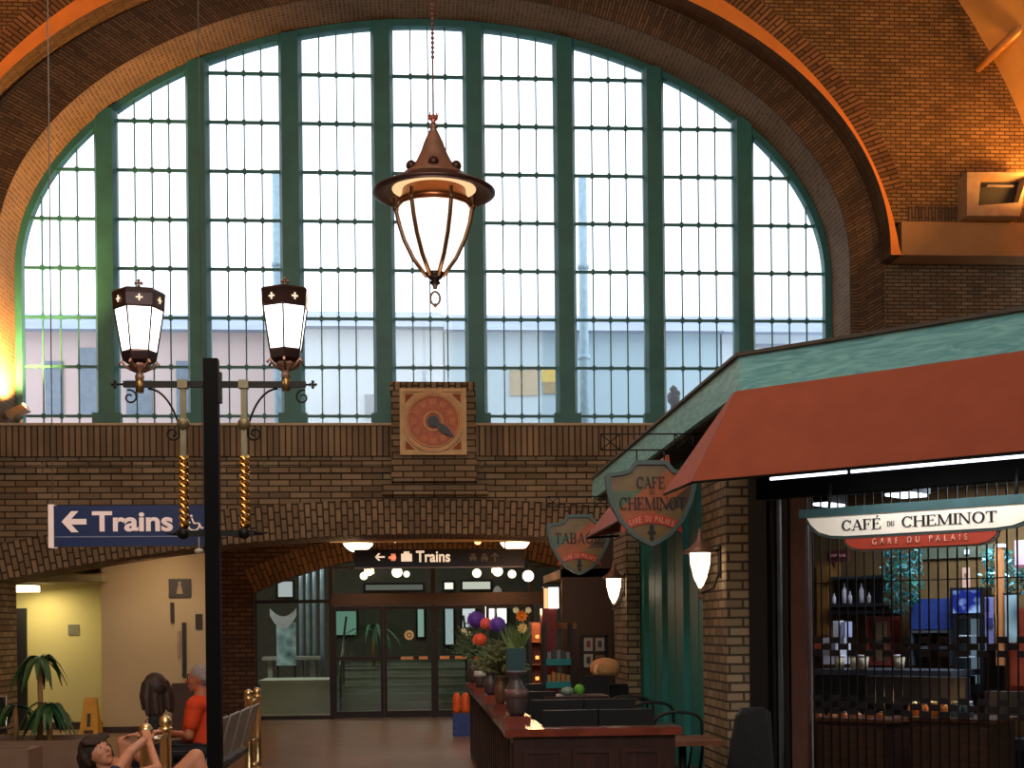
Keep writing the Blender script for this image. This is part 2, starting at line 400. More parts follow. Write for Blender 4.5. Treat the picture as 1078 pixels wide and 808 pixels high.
# lower arch soldier ring
mb = MB(); n = 90; w_ = zpx(525, YF) - ACR
def ringstrip(mb, inner, outer, Y, th, mi=0, edge_mi=None):
    u = 0
    e = mi if edge_mi is None else edge_mi
    for i in range(len(inner) - 1):
        a, b, c, d = inner[i], inner[i + 1], outer[i + 1], outer[i]
        L = (math.hypot(b[0] - a[0], b[1] - a[1]) + math.hypot(c[0] - d[0], c[1] - d[1])) / 2; W = math.hypot(d[0] - a[0], d[1] - a[1])
        mb.face([(a[0], Y, a[1]), (b[0], Y, b[1]), (c[0], Y, c[1]), (d[0], Y, d[1])], uv=[(u, 0), (u + L, 0), (u + L, W), (u, W)], mi=mi)
        mb.face([(a[0], Y, a[1]), (a[0], Y + th, a[1]), (b[0], Y + th, b[1]), (b[0], Y, b[1])], uv=[(0, u), (th, u), (th, u + L), (0, u + L)], mi=e)
        mb.face([(d[0], Y, d[1]), (c[0], Y, c[1]), (c[0], Y + th, c[1]), (d[0], Y + th, d[1])], uv=[(0, u), (0, u + L), (th, u + L), (th, u)], mi=e)
        u += L
    for p, q in ((inner[0], outer[0]), (inner[-1], outer[-1])):
        mb.face([(p[0], Y, p[1]), (q[0], Y, q[1]), (q[0], Y + th, q[1]), (p[0], Y + th, p[1])], mi=e)
th0 = math.asin(AHW / AR) * 1.12
def carc(r): return [(ACX + r * math.sin(-th0 + 2 * th0 * i / n), ACZ + r * math.cos(-th0 + 2 * th0 * i / n)) for i in range(n + 1)]
ringstrip(mb, carc(AR), carc(AR + w_), YF - .03, .03)
struct('trim_1', mb, B_SOLD)
# sill ledge, soldier course and raised courses under the window
mb = MB(); xl, xr = -9.7, 9.7
mb.box((xl, YF - .06, SILL), (WC - WA - .0, YF + .0, SILL + .03)); mb.box((WC - WA, YF - .08, SILL), (WC + WA, YF + .3, SILL + .035)); mb.box((WC + WA, YF - .06, SILL), (xr, YF, SILL + .03))
struct('trim_2', mb, LSTONE)
mb = MB(); z0 = zpx(480, YF); mb.box((xl, YF - .05, z0), (xr, YF + .0, SILL - .001))
struct('trim_3', mb, brick('sill_brick', (154, 132, 104), (120, 100, 78), (60, 48, 38), bw=5.0, bh=.088, swap=True, mortar=.012))
mb = MB()
for ya, yb in ((484, 489), (492, 497)):
    x = xl
    while x < xr:
        mb.box((x, YF - .035, zpx(yb, YF)), (x + .60, YF, zpx(ya, YF))); x += .63
struct('trim_4', mb, B_WALL)
# brick ring round the window opening, at the wall face
E1 = (xpx(443, YF, 251), zpx(251, YF), (xpx(930, YF, 251) - xpx(443, YF, 251)), zpx(251 - 294, YF) - zpx(251, YF))
E2 = (xpx(441, YU, 298), zpx(298, YU), (xpx(948, YU, 298) - xpx(441, YU, 298)), zpx(298 - 390, YU) - zpx(298, YU))
LEDGE_T = zpx(235, YU, 1000); LEDGE_B = zpx(270, YU, 1000)
n = 120
def epts(E, n=n, zmin=None):
    cx, cz, a, b = E; out = []
    pts = ell(cx, cz, a, b, n)
    return pts
inn = epts((WC, WZ, WA, WB)); out_ = epts(E1)
inn2 = [(inn[0][0], SILL + .04)] + inn + [(inn[-1][0], SILL + .04)]; out2 = [(out_[0][0], SILL + .04)] + out_ + [(out_[-1][0], SILL + .04)]
mb = MB(); ringstrip(mb, inn2, out2, YF - .03, .03); struct('trim_5', mb, B_RING)
# projecting upper wall with the stone arch band and ledge
E1f = (E1[0], E1[1], E1[2], E1[3])
E3 = (xpx(443, YU - .07, 259), zpx(259, YU - .07), xpx(938, YU - .07, 259) - xpx(443, YU - .07, 259), zpx(259 - 322, YU - .07) - zpx(259, YU - .07))
mb = MB()
inn3 = epts(E3); out3 = epts(E2)
inn3 = [(inn3[0][0], LEDGE_B)] + [p for p in inn3 if p[1] > LEDGE_B] + [(inn3[-1][0], LEDGE_B)]
m_ = len(inn3)
def resample(pts, m):
    L = [0]
    for a, b in zip(pts, pts[1:]): L.append(L[-1] + math.hypot(b[0] - a[0], b[1] - a[1]))
    res = []
    j = 0
    for i in range(m):
        t = L[-1] * i / (m - 1)
        while j < len(L) - 2 and L[j + 1] < t: j += 1
        k = (t - L[j]) / max(1e-9, L[j + 1] - L[j]); res.append((pts[j][0] + (pts[j + 1][0] - pts[j][0]) * k, pts[j][1] + (pts[j + 1][1] - pts[j][1]) * k))
    return res
out3 = [(out3[0][0], LEDGE_B)] + [p for p in out3 if p[1] > LEDGE_B] + [(out3[-1][0], LEDGE_B)]
inn3 = resample(inn3, 140); out3 = resample(out3, 140)
mb = MB(); ringstrip(mb, inn3, out3, YU - .07, YF - YU + .07, 0, 1)  # edges take the darker ring brick, so the soffit's shade is in the colour
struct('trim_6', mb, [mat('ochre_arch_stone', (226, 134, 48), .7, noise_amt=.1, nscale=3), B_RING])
mb = MB()
for x0, x1 in ((-9.8, out3[0][0]), (out3[-1][0], 9.8)):
    mb.box((x0, YU - .07, LEDGE_B), (x1, YF, LEDGE_T))
struct('trim_7', mb, STONE)
mb = MB()
xs = slices(-9.8, 9.8, *[p[0] for p in out3])
def sp2(x):
    if abs(x - E2[0]) < E2[2] - .001: return [(lambda q: max(etop(q, *E2), LEDGE_T), const(TOPZ))]
    return [(const(LEDGE_T), const(TOPZ))]
wallface(mb, YU, xs, sp2)
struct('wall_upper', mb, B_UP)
# outer header ring hugging the stone band
o4 = [(p[0], p[1]) for p in resample(epts((E2[0], E2[1], E2[2] + .30, E2[3] + .34)), 140)]
i4 = resample(epts(E2), 140)
k4 = [i for i in range(140) if i4[i][1] > LEDGE_T + .35 and o4[i][1] > LEDGE_T + .3]
mb = MB(); ringstrip(mb, [i4[i] for i in k4], [o4[i] for i in k4], YU - .025, .025)
struct('trim_8', mb, brick('upper_ring_brick', (156, 112, 70), (112, 80, 50), (62, 42, 26), bw=.34, bh=.07, swap=True))
# plain brick course band between ledge and panel brick
mb = MB(); mb.box((out3[-1][0] + .12, YU - .02, LEDGE_T), (9.8, YU, LEDGE_T + .24)); struct('trim_9', mb, B_RING)
# barrel vault, side walls, rear wall, floor
mb = MB(); V = ell(.1, 5.0, 9.75, 10.1, 60)
for a, b in zip(V, V[1:]):
    mb.face([(a[0], YU + .05, a[1]), (a[0], -8, a[1]), (b[0], -8, b[1]), (b[0], YU + .05, b[1])])
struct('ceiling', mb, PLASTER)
mb = MB(); mb.box((-9.9, -8, 0), (-9.65, 26, 5)); struct('wall_left', mb, B_WALL)
mb = MB(); mb.box((9.85, -8, 0), (10.1, 26, 5)); struct('wall_right', mb, B_WALL)
mb = MB(); mb.box((-9.9, -8.2, 0), (10.1, -8, 15.5)); struct('wall_rear', mb, B_WALL)
FLOORM = mat('terrazzo_floor', (138, 110, 86), .28, noise_amt=.2, nscale=2.2, spec=.5)
mb = MB(); mb.box((-10, -8.2, -.1), (10.2, 60, 0)); struct('floor', mb, FLOORM)
# ------------------------------------------------------------------ the great window
win = thing('window_1', (WC, YG, SILL), 'great arched window with teal mullions filling the end wall', 'window', kind='structure'); del win['label']; del win['category']
EG = (WC, WZ, WA - .10, WB - .10)
mb = MB()
a = [(WC - WA, SILL)] + ell(WC, WZ, WA, WB, 100) + [(WC + WA, SILL)]
b = [(WC - EG[2], SILL)] + ell(*EG, 100) + [(WC + EG[2], SILL)]
ringstrip(mb, b, a, YG - .08, .18); mb.box((WC - WA, YG - .08, SILL), (WC + WA, YG + .1, SILL + .06))
mb.build('frame', TEAL, win)
lights_px = [(26, 101), (125, 197.5), (222, 295.5), (320, 392.5), (416, 489), (512, 584), (606.5, 678), (700, 772), (794, 867)]
XL = [(xpx(p, YG, 300), xpx(q, YG, 300)) for p, q in lights_px]
for (p, q), (r_, s_) in zip(XL, XL[1:]):
    mb = MB(); zt = max(etop(q, *EG), etop(r_, *EG))
    pr = [(q, YG - .04, 0), (q + .05, YG - .14, 0), (r_ - .05, YG - .14, 0), (r_, YG - .04, 0), (r_, YG + .08, 0), (q, YG + .08, 0)]
    pr = [(x, y, SILL + .05) for x, y, z in pr]
    mb.prism(pr, (0, 0, zt - SILL - .03)); mb.box((q - .04, YG - .17, SILL + .03), (r_ + .04, YG, SILL + .32)); mb.build('mullion', TEAL, win)
rows = [81, 132, 183, 234, 285, 336, 387, 438]
GLS = glass('window_glass', (244, 250, 253), .03, dust=.10)
for p, q in XL:
    mb = MB(); mg = MB(); n = 12
    for ry in rows:
        z = zpx(ry, YG)
        xa, xb = p, q                    # clip to ellipse
        if z > WZ:
            hw = EG[2] * math.sqrt(max(0, 1 - ((z - WZ) / EG[3]) ** 2)); xa = max(p, WC - hw); xb = min(q, WC + hw)
        if xb - xa > .05: mb.box((xa, YG - .03, z - .018), (xb, YG + .03, z + .018))
        for k in (1, 2, 3):
            x = p + (q - p) * k / 4
            if xa < x < xb: mb.box((x - .025, YG - .035, z - .035), (x + .025, YG + .02, z + .035))
    for k in (1, 2, 3):
        x = p + (q - p) * k / 4; zt = etop(x, *EG)
        if abs(x - WC) < EG[2]: mb.box((x - .009, YG - .015, SILL + .04), (x + .009, YG + .015, zt))
    mb.build('glazing_bars', TEAL, win)
    for i in range(n):
        x0 = p + (q - p) * i / n; x1 = p + (q - p) * (i + 1) / n; za = etop(x0, *EG); zb = etop(x1, *EG)
        mg.face([(x0, YG, SILL), (x1, YG, SILL), (x1, YG, zb), (x0, YG, za)])
    mg.build('pane', GLS, win)
# ------------------------------------------------------------------ clock block on the wall
ck = thing('wall_clock', (xpx(457, 19.85), 19.9, zpx(520, 19.8)), 'round orange clock in a square stone panel on a brick block under the window', 'clock')
yb = 19.78
mb = MB(); mb.box((xpx(412, yb, 460), yb, zpx(478, yb)), (xpx(501, yb, 460), YF + .5, zpx(403, yb)))
mb.build('brick_block', B_WALL, ck)
mb = MB(); mb.box((xpx(411, yb, 460), yb - .03, zpx(411, yb)), (xpx(501, yb, 460), YF + .5, zpx(402, yb))); mb.build('coping', B_SOLD, ck)
mb = MB(); mb.box((xpx(412, yb, 495), yb + .02, zpx(506, yb)), (xpx(502, yb, 495), YF, zpx(478, yb)))
mb.box((xpx(402, yb, 495), yb + .12, zpx(519, yb)), (xpx(514, yb, 495), YF, zpx(507, yb))); mb.build('corbel', B_WALL, ck)
cx, cz = xpx(456, yb, 444), zpx(444, yb)
r = (xpx(491, yb, 444) - xpx(421, yb, 444)) / 2
CST = mat('clock_stone', (206, 176, 132), .8, noise_amt=.12, bump=.2)
mb = MB(); mb.box((cx - r, yb - .03, cz - r), (cx + r, yb, cz + r))
for s in ((cx - r, cz - r, cx + r, cz - r + .05), (cx - r, cz + r - .05, cx + r, cz + r), (cx - r, cz - r + .05, cx - r + .05, cz + r - .05), (cx + r - .05, cz - r + .05, cx + r, cz + r - .05)):
    mb.box((s[0], yb - .055, s[1]), (s[2], yb, s[3]))
mb.build('stone_panel', CST, ck)
for sx in (-1, 1):
    for sz in (-1, 1):
        mb = MB(); c0 = (cx + sx * (r - .08), cz + sz * (r - .08))
        mb.prism([(c0[0], yb - .03, c0[1]), (c0[0] - sx * .13, yb - .03, c0[1]), (c0[0], yb - .03, c0[1] - sz * .13)], (0, -.012, 0)); mb.build('corner_inlay', mat('rust_inlay', (150, 74, 30), .7), ck)
def disc(mb, cx, cz, y, r0, r1, th, n=48, mi=0):
    for i in range(n):
        a, b = 6.283185 * i / n, 6.283185 * (i + 1) / n
        P_ = lambda r, t, yy: (cx + r * math.cos(t), yy, cz + r * math.sin(t))
        if r0 <= 0: mb.face([P_(0, 0, y), P_(r1, a, y), P_(r1, b, y)], mi=mi)
        else:
            mb.face([P_(r0, a, y), P_(r1, a, y), P_(r1, b, y), P_(r0, b, y)], mi=mi)
            mb.face([P_(r0, b, y), P_(r0, b, y + th), P_(r0, a, y + th), P_(r0, a, y)], mi=mi)
        mb.face([P_(r1, a, y), P_(r1, a, y + th), P_(r1, b, y + th), P_(r1, b, y)], mi=mi)
mb = MB(); disc(mb, cx, cz, yb - .075, r * .80, r * .92, .05); mb.build('outer_ring', CST, ck)
mb = MB(); disc(mb, cx, cz, yb - .06, 0, r * .80, .03); mb.build('dial', mat('clock_orange', (176, 88, 34), .5, noise_amt=.2, nscale=14), ck)
mb = MB(); disc(mb, cx, cz, yb - .085, r * .75, r * .78, .03); mb.build('outer_ring', mat('ring_tan', (206, 150, 92), .5), ck); mb = MB(); disc(mb, cx, cz, yb - .085, r * .25, r * .30, .03); mb.build('outer_ring', mat('ring_tan', (206, 150, 92), .5), ck)
for k in range(12):
    mb = MB(); a = math.pi / 2 - k * math.pi / 6
    for dd in ((-.10, 0, .10) if k % 3 else (-.13, -.04, .05, .13)):
        a1 = a + dd; d0 = Vector((math.cos(a1), 0, math.sin(a1))); t = Vector((-d0.z, 0, d0.x))
        mb.obox(Vector((cx, yb - .07, cz)) + d0 * r * .50 - t * .008, t * .016, (0, .012, 0), d0 * r * .17)
    mb.build('numeral', mat('clock_numerals', (206, 128, 70), .5), ck)
mb = MB()
for k in range(60):
    a = k * math.pi / 30; d0 = Vector((math.cos(a), 0, math.sin(a))); t = Vector((-d0.z, 0, d0.x))
    mb.obox(Vector((cx, yb - .083, cz)) + d0 * r * .83 - t * .008, t * .016, (0, .012, 0), d0 * r * .06)
mb.build('minute_marks', mat('clock_numerals'), ck)
mb = MB(); disc(mb, cx, cz, yb - .10, 0, r * .17, .04); dd = Vector((22, 0, -17)).normalized(); t = Vector((-dd.z, 0, dd.x))
o_ = Vector((cx, yb - .11, cz)); mb.prism([o_ + t * .03, o_ + dd * r * .45 + t * .055, o_ + dd * r * .8, o_ + dd * r * .45 - t * .055, o_ - t * .03], (0, .02, 0))
mb.build('hand', mat('clock_hand', (36, 34, 38), .4, .4), ck)
# ------------------------------------------------------------------ framed flood light box upper right, flood light on the sill
yb = YU - .07
fx = thing('wall_light_box', PY(1048, 228, yb), 'tan framed light box with a dark recess on the brick above the stone ledge', 'light box')
q = [PY(*p, yb - .28) for p in ((1018, 181), (1082, 181), (1074, 227), (1018, 227))]
qi = [PY(*p, yb - .28) for p in ((1033, 184), (1082, 184), (1072, 213), (1030, 216))]
qb = [p + Vector((0, .22, 0)) for p in [PY(*p, yb - .28) for p in ((1036, 187), (1079, 187), (1074, 209), (1034, 212))]]
mb = MB()
for i in range(4):
    j = (i + 1) % 4
    mb.face([q[i], q[j], qi[j], qi[i]]); mb.face([qi[i], qi[j], qb[j], qb[i]])
    mb.face([q[j], q[i], q[i] + Vector((0, .42, 0)), q[j] + Vector((0, .42, 0))])
mb.build('frame', mat('box_frame', (150, 124, 96), .6), fx)
mb = MB(); mb.prism([p - Vector((0, .02, 0)) for p in qb], (0, .02, 0)); mb.build('reflector', BLACK, fx)
mb = MB(); mb.box(qb[0] + Vector((.1, -.10, -.06)), qb[1] + Vector((-.12, -.06, -.10))); mb.build('lamp_tube', mat('lamp_tube_grey', (150, 140, 130), .2, .6), fx)
c = PY(22, 456, YF + .35)
fl = thing('flood_light', (c.x, c.y, SILL + .035), 'small flood light standing on the window sill by the brick reveal', 'flood light')
mb = MB(); z = SILL + .035; mb.box((c.x - .12, c.y - .1, z), (c.x + .14, c.y + .12, z + .04)); mb.tube([(c.x, c.y, z + .03), (c.x, c.y, z + .12)], .03); mb.build('base', BRASS, fl)
mb = MB(); mb.obox((c.x - .14, c.y - .14, z + .12), (.26, 0, .12), (0, .26, 0), (-.05, 0, .09)); mb.build('housing', mat('tan_metal', (170, 130, 90), .4, .4), fl)
light('sill_flood', 'SPOT', (c.x + .12, c.y - .12, z + .30), 2300, (1, .47, .13), .05, (WC - WA - .5, YG - .55, z + 2.6), 120)
c2 = PY(123, 550, YF - .4)
# round bar of the vault tie, upper right
tb = MB(); tb.tube([PY(1029, 72, YU - .05), PY(1094, 12, YU - 1.25)], .065, 12)
tag(tb.build('tie_rod', mat('tie_rod_tan', (206, 150, 90), .4, .3)), 'tan round rod running from the upper brick wall up to the orange vault', 'rod')
# ================================================================== OUTSIDE THE GREAT WINDOW
WH = mat('pale_render', (196, 212, 224), .9, noise_amt=.06, nscale=.6)
WH2 = mat('cool_render', (168, 196, 210), .9, noise_amt=.05, nscale=.5)
PINK = mat('pink_render', (206, 186, 184), .9, noise_amt=.06, nscale=.6)
SLATE = mat('slate_roof', (150, 166, 190), .8, noise_amt=.1, nscale=1)
YO = 34.0
def far(name, label, x0, x1, ytop, m, depth=5, Y=YO, mr=SLATE, rh=22, wins=()):
    a = PY(x0, ytop, Y); b = PY(x1, ytop, Y); t = thing(name, ((a.x + b.x) / 2, Y, 0), label, 'building')
    mb = MB(); mb.box((a.x, Y, 0), (b.x, Y + depth, a.z)); mb.build('wall', m, t)
    mb = MB(); rz = PY(x0, ytop - rh, Y).z
    mb.prism([(a.x - .02, Y - .35, a.z), (a.x - .02, Y + depth * .5, rz + .5), (a.x - .02, Y + depth, a.z)], (b.x - a.x + .04, 0, 0)); mb.build('roof', mr, t)
    for (wx0, wy0, wx1, wy1, wm) in wins:
        p = PY(wx0, wy1, Y - .03); q_ = PY(wx1, wy0, Y - .03)
        mb = MB(); mb.box((p.x, Y - .05, p.z), (q_.x, Y, q_.z)); mb.build('window', wm, t)
    return t
DKW = mat('far_dark_window', (116, 132, 150), .3); YEL = mat('yellow_blind', (214, 190, 96), .7); TANW = mat('tan_blind', (160, 142, 104), .7)
far('building', 'pale pink low building with dark openings seen through the left lights of the window', -160, 296, 348, PINK, wins=[(48, 380, 66, 436, DKW), (84, 366, 104, 436, DKW), (133, 400, 160, 436, DKW), (186, 380, 215, 440, DKW)])
far('building', 'white low building with long blue eaves seen behind the clock', 298, 466, 346, WH, wins=[(384, 415, 398, 440, DKW)], Y=34)
far('building', 'pale blue building with a tan and yellow blind seen through the window', 468, 758, 350, WH2, Y=34, wins=[(537, 388, 566, 416, TANW), (570, 386, 586, 402, YEL), (572, 402, 588, 414, TANW)])
far('building', 'grey blue gabled building seen at the right end of the window', 760, 1000, 352, WH, wins=[(795, 362, 830, 366, DKW)], Y=34)
for (px, w_, yt, lab) in ((291, 9, 180, 'tall pale blue downpipe seen behind the third window light'), (613, 9, 188, 'tall pale blue downpipe seen behind the seventh window light')):
    mb = MB(); a = PY(px, yt, 30); mb.tube([(a.x, 30, 4.6), (a.x, 30, a.z)], .10, 12)
    for zz in (5.5, 7.5, 9.5): mb.tube([(a.x, 30, zz), (a.x, 30, zz + .1)], .13, 12)
    tag(mb.build('downpipe', mat('pale_blue_pipe', (150, 184, 204), .5)), lab, 'pipe')
a = PY(0, 455, 22.0)
mb = MB(); mb.box((-7.5, 21.25, a.z - .4), (7.8, 26, a.z - .2)); tag(mb.build('flat_roof', mat('pale_gravel', (190, 200, 206), .9)), 'pale flat roof just outside the foot of the arched window', 'roof')
a = PY(709, 414, 22.4)
pt = thing('weather_ornament', (a.x, 22.4, a.z - .9), 'small dark finial ornament standing outside the window near the canopy', 'ornament')
mb = MB(); mb.lathe((a.x, 22.4, a.z - .9), [(.10, 0), (.07, .5), (.05, .7), (.10, .76), (.11, .84), (.05, .92), (.07, .98), (.01, 1.04)], 10); mb.build('stem', mat('ornament_dark', (70, 66, 66), .6), pt)
mb = MB(); mb.ball((a.x - .03, 22.4, a.z - .05), .08, 8); mb.ball((a.x + .06, 22.4, a.z + .0), .06, 8); mb.build('knob', mat('ornament_dark'), pt)
# ================================================================== VESTIBULE
Y2 = 24.3                                  # rear brick wall with the glazed doors
RX0, RX1 = xpx(268, Y2, 680), xpx(655, Y2, 680)
RC2 = (RX0 + RX1) / 2; RH = (RX1 - RX0) / 2; RS = zpx(622, Y2, 437); RT2 = zpx(581, Y2, 437)
RR = (RH ** 2 + (RT2 - RS) ** 2) / (2 * (RT2 - RS)); RZ = RT2 - RR
rlow = lambda x: RZ + math.sqrt(RR ** 2 - (x - RC2) ** 2)
WXL = xpx(222, Y2, 680)
mb = MB(); xs = slices(WXL, 8, RX0, RX1)
wallface(mb, Y2, xs, lambda x: [((lambda q: rlow(q)) if RX0 < x < RX1 else const(0), const(4.2))])
n = 30
for i in range(n):
    a = RX0 + (RX1 - RX0) * i / n; b = RX0 + (RX1 - RX0) * (i + 1) / n
    mb.face([(a, Y2, rlow(a)), (a, Y2 + .3, rlow(a)), (b, Y2 + .3, rlow(b)), (b, Y2, rlow(b))], uv=[(0, a), (.3, a), (.3, b), (0, b)])
mb.face([(RX0, Y2, 0), (RX0, Y2 + .3, 0), (RX0, Y2 + .3, rlow(RX0)), (RX0, Y2, rlow(RX0))])
mb.face([(WXL, Y2, 0), (WXL, Y2, 4.2), (WXL, Y2 + .3, 4.2), (WXL, Y2 + .3, 0)])
struct('wall_vestibule', mb, B_REAR)
mb = MB(); th1 = math.asin(RH / RR); n = 60
def rarc(r): return [(RC2 + r * math.sin(-th1 + 2 * th1 * i / n), RZ + r * math.cos(-th1 + 2 * th1 * i / n)) for i in range(n + 1)]
ringstrip(mb, rarc(RR), rarc(RR + .42), Y2 - .03, .03); struct('trim_10', mb, B_REARS)
# vestibule ceiling following the big arch, with a cream beam
mb = MB()
for i in range(30):
    a = -7 + 15 * i / 30; b = -7 + 15 * (i + 1) / 30; f = lambda x: alow(max(AX0, min(AX1, x))) + .22
    mb.face([(a, YG + .1, f(a)), (a, Y2 + .1, f(a)), (b, Y2 + .1, f(b)), (b, YG + .1, f(b))], uv=[(0, a), (3.3, a), (3.3, b), (0, b)])
mb.box((-7, Y2 + .12, 4.1), (8, Y2 + .2, 4.3))
struct('ceiling_vestibule', mb, B_REARS)
mb = MB(); zz = zpx(563, YG + .3); mb.box((xpx(345, YG + .3), YG + .2, zz - .10), (xpx(640, YG + .3), YG + .45, zz + .3)); struct('trim_11', mb, mat('cream_beam', (206, 170, 122), .7))
WXL = xpx(222, Y2, 680)
# cream side room to the left
CREAM = mat('cream_wall', (188, 166, 128), .85, noise_amt=.05, nscale=1); YELW = mat('yellow_cream_wall', (196, 182, 120), .85, noise_amt=.05, nscale=1)
mb = MB(); ya = 21.9; mb.box((xpx(107, ya, 680), ya, 0), (xpx(217, ya, 680), ya + .2, 3.2)); mb.box((xpx(107, ya, 680), ya + .2, 0), (xpx(107, ya, 680) + .2, ya + 1.4, 3.2)); mb.box((WXL - .1, ya + .2, 0), (WXL, Y2 + .3, 3.2)); struct('wall_cream', mb, CREAM)
mb = MB(); yc = 22.9; mb.box((-8, yc, 0), (xpx(107, ya, 680) + .1, yc + .2, 3.2)); struct('wall_niche', mb, YELW)
mb = MB(); zc = zpx(611, 22.3); mb.box((-8, YG + .5, zc), (xpx(107, ya, 680) + .1, yc, zc + .12)); struct('ceiling_niche', mb, mat('niche_ceiling', (150, 140, 100), .8))
mb = MB(); mb.box((xpx(107, ya, 680) - .01, ya - .02, 0), (xpx(222, ya, 680), ya, .10)); mb.box((-8, yc - .02, 0), (xpx(107, ya, 680), yc, .12)); struct('baseboard_left', mb, mat('dark_baseboard', (50, 34, 28), .5))
mb = MB(); a = PY(14, 640, yc - .1); b = PY(28, 780, yc - .1); mb.box((a.x, yc - .06, 0), (b.x, yc, a.z)); tag(mb.build('door_4', mat('dark_door', (24, 22, 22), .5)), kind='structure')
a = PY(26, 629, 22.4)
ll = thing('ceiling_lamp', (a.x, 22.4, zc - .10), 'long white ceiling lamp glowing in the cream side room above the dark door', 'lamp')
mb = MB(); mb.box((a.x - .42, 22.0, zc - .13), (a.x + .24, 22.4, zc - .03)); mb.build('diffuser', emis('diffuser_glow', (255, 236, 190), 4), ll)
mb = MB(); mb.box((a.x - .44, 21.98, zc - .03), (a.x + .26, 22.42, zc)); mb.build('housing', mat('white_metal', (210, 205, 195), .4), ll)
light('niche_light', 'AREA', (a.x + .2, 22.3, zc - .14), 16, (1, .86, .52), .5, (a.x + .4, 22.5, 0))
light('cream_wall_light', 'AREA', (-4.0, 20.9, 2.75), 34, (1, .74, .5), .6, (-4.2, 22.4, .3))
# wall signs and slots on the cream wall
def plate(name, label, cat, box, Y, m, th=.03, extra=None):
    a = PY(box[0], box[3], Y); b = PY(box[2], box[1], Y)
    t = thing(name, ((a.x + b.x) / 2, Y, a.z), label, cat); mb = MB(); mb.box((a.x, Y - th, a.z), (b.x, Y, b.z)); mb.build('panel', m, t, bevel=.004)
    return t, a, b
DBR = mat('dark_brown_sign', (44, 28, 22), .5); CRM = mat('sign_cream', (170, 146, 112), .6)
t, a, b = plate('restroom_sign', 'square dark restroom sign with a small pale figure high on the cream wall', 'sign', (178, 609, 201, 629), ya, DBR)
mb = MB(); cxs = (a.x + b.x) / 2; zz = a.z; mb.ball((cxs, ya - .035, zz + .23), .028, 8, sy=.3); mb.prism([(cxs - .05, ya - .03, zz + .06), (cxs + .05, ya - .03, zz + .06), (cxs + .025, ya - .03, zz + .2), (cxs - .025, ya - .03, zz + .2)], (0, -.01, 0)); mb.build('figure', CRM, t)
for bx, lb in (((180, 634, 183.5, 655), 'short narrow brown strip below the restroom sign'), ((192.5, 655, 196, 712), 'long narrow dark strip low on the cream wall'), ((187, 664, 190, 690), 'faint thin tan strip between the two dark strips')):
    plate('wall_strip', lb, 'strip', bx, ya, DBR if bx[0] != 187 else CRM, .05)
plate('wall_notice', 'small dark notice at the right edge of the cream wall beside the post', 'notice', (206, 646, 213, 662), ya, DBR)
plate('light_switch', 'small grey switch plate on the yellow niche wall', 'switch', (72, 657, 83, 668), yc, mat('grey_plate', (110, 106, 84), .5), .02)
bc = PY(192, 765, 21.5)
mb = MB(); mb.box((bc.x - .14, 21.4, 0), (bc.x + .16, 21.7, PY(192, 719, 21.5).z)); mb.box((bc.x - .15, 21.39, PY(192, 719, 21.5).z - .1), (bc.x + .17, 21.71, PY(192, 719, 21.5).z - .03))
tag(mb.build('waste_bin', mat('brown_bin', (70, 48, 38), .6)), 'tall brown waste bin against the cream wall behind the man', 'bin')
# wet floor sign
c = PZ(96, 778, 0); hh = .62
wf = thing('wet_floor_sign', (c.x, c.y, 0), 'yellow folding wet floor sign standing by the yellow wall', 'floor sign'); YM = mat('safety_yellow', (204, 150, 36), .5)
for s in (-1, 1):
    mb = MB(); mb.prism([(c.x - .15, c.y + s * .16, 0), (c.x + .15, c.y + s * .16, 0), (c.x + .09, c.y + s * .01, hh), (c.x - .09, c.y + s * .01, hh)], (0, s * .015, 0)); mb.build('panel', YM, wf)
mb = MB(); d = Vector((0, .15, .62)).normalized(); o_ = Vector((c.x, c.y - .165, .1)); mb.obox(o_ + Vector((-.07, 0, 0)) , (.14, 0, 0), (0, -.006, 0), d * .05); mb.obox(o_ + Vector((-.03, 0, 0)) + d * .1, (.05, 0, .0), (0, -.006, 0), d * .2); mb.build('pictogram', mat('sign_black', (60, 36, 14), .5), wf)
# ------------------------------------------------------------------ glazed screen and doors
YD = Y2 + .2
DGL = glass('door_glass', (214, 222, 214), .02)
gx = lambda p: xpx(p, YD, 690)
LZ0, LZ1 = zpx(637, YD), zpx(624, YD)
def leaf(name, p0, p1, z0, z1, handle=None):
    t = thing(name, (gx((p0 + p1) / 2), YD, z0), None, None, kind='structure'); x0, x1 = gx(p0), gx(p1); f = .055
    mb = MB()
    for s in ((x0, z0, x0 + f, z1), (x1 - f, z0, x1, z1), (x0 + f, z0, x1 - f, z0 + .12), (x0 + f, z1 - f, x1 - f, z1)): mb.box((s[0], YD - .04, s[1]), (s[2], YD + .04, s[3]))
    mb.box((x0, YD - .035, zpx(694, YD)), (x1, YD + .035, zpx(690, YD))); mb.build('frame', BRONZE, t)
    mb = MB(); mb.box((x0 + f, YD - .004, z0 + .1), (x1 - f, YD + .004, z1 - f)); mb.build('pane', DGL, t)
    if handle:
        for h0, h1 in handle:
            mb = MB(); mb.box((gx(h0), YD - .09, zpx(693.5, YD)), (gx(h1), YD - .05, zpx(690.5, YD))); mb.build('push_bar', mat('orange_brass', (214, 146, 90), .3, .5), t)
    return t
d1 = leaf('door_1', 351, 403.9, .01, LZ0 - .01)
d2 = leaf('door_2', 404.1, 457, .01, LZ0 - .01, [(422, 435), (441, 450)])
d3 = leaf('door_3', 458, 511, .01, LZ0 - .01, [(463, 473), (479, 491)])
d5 = leaf('door_5', 512, 562, .01, LZ0 - .01)
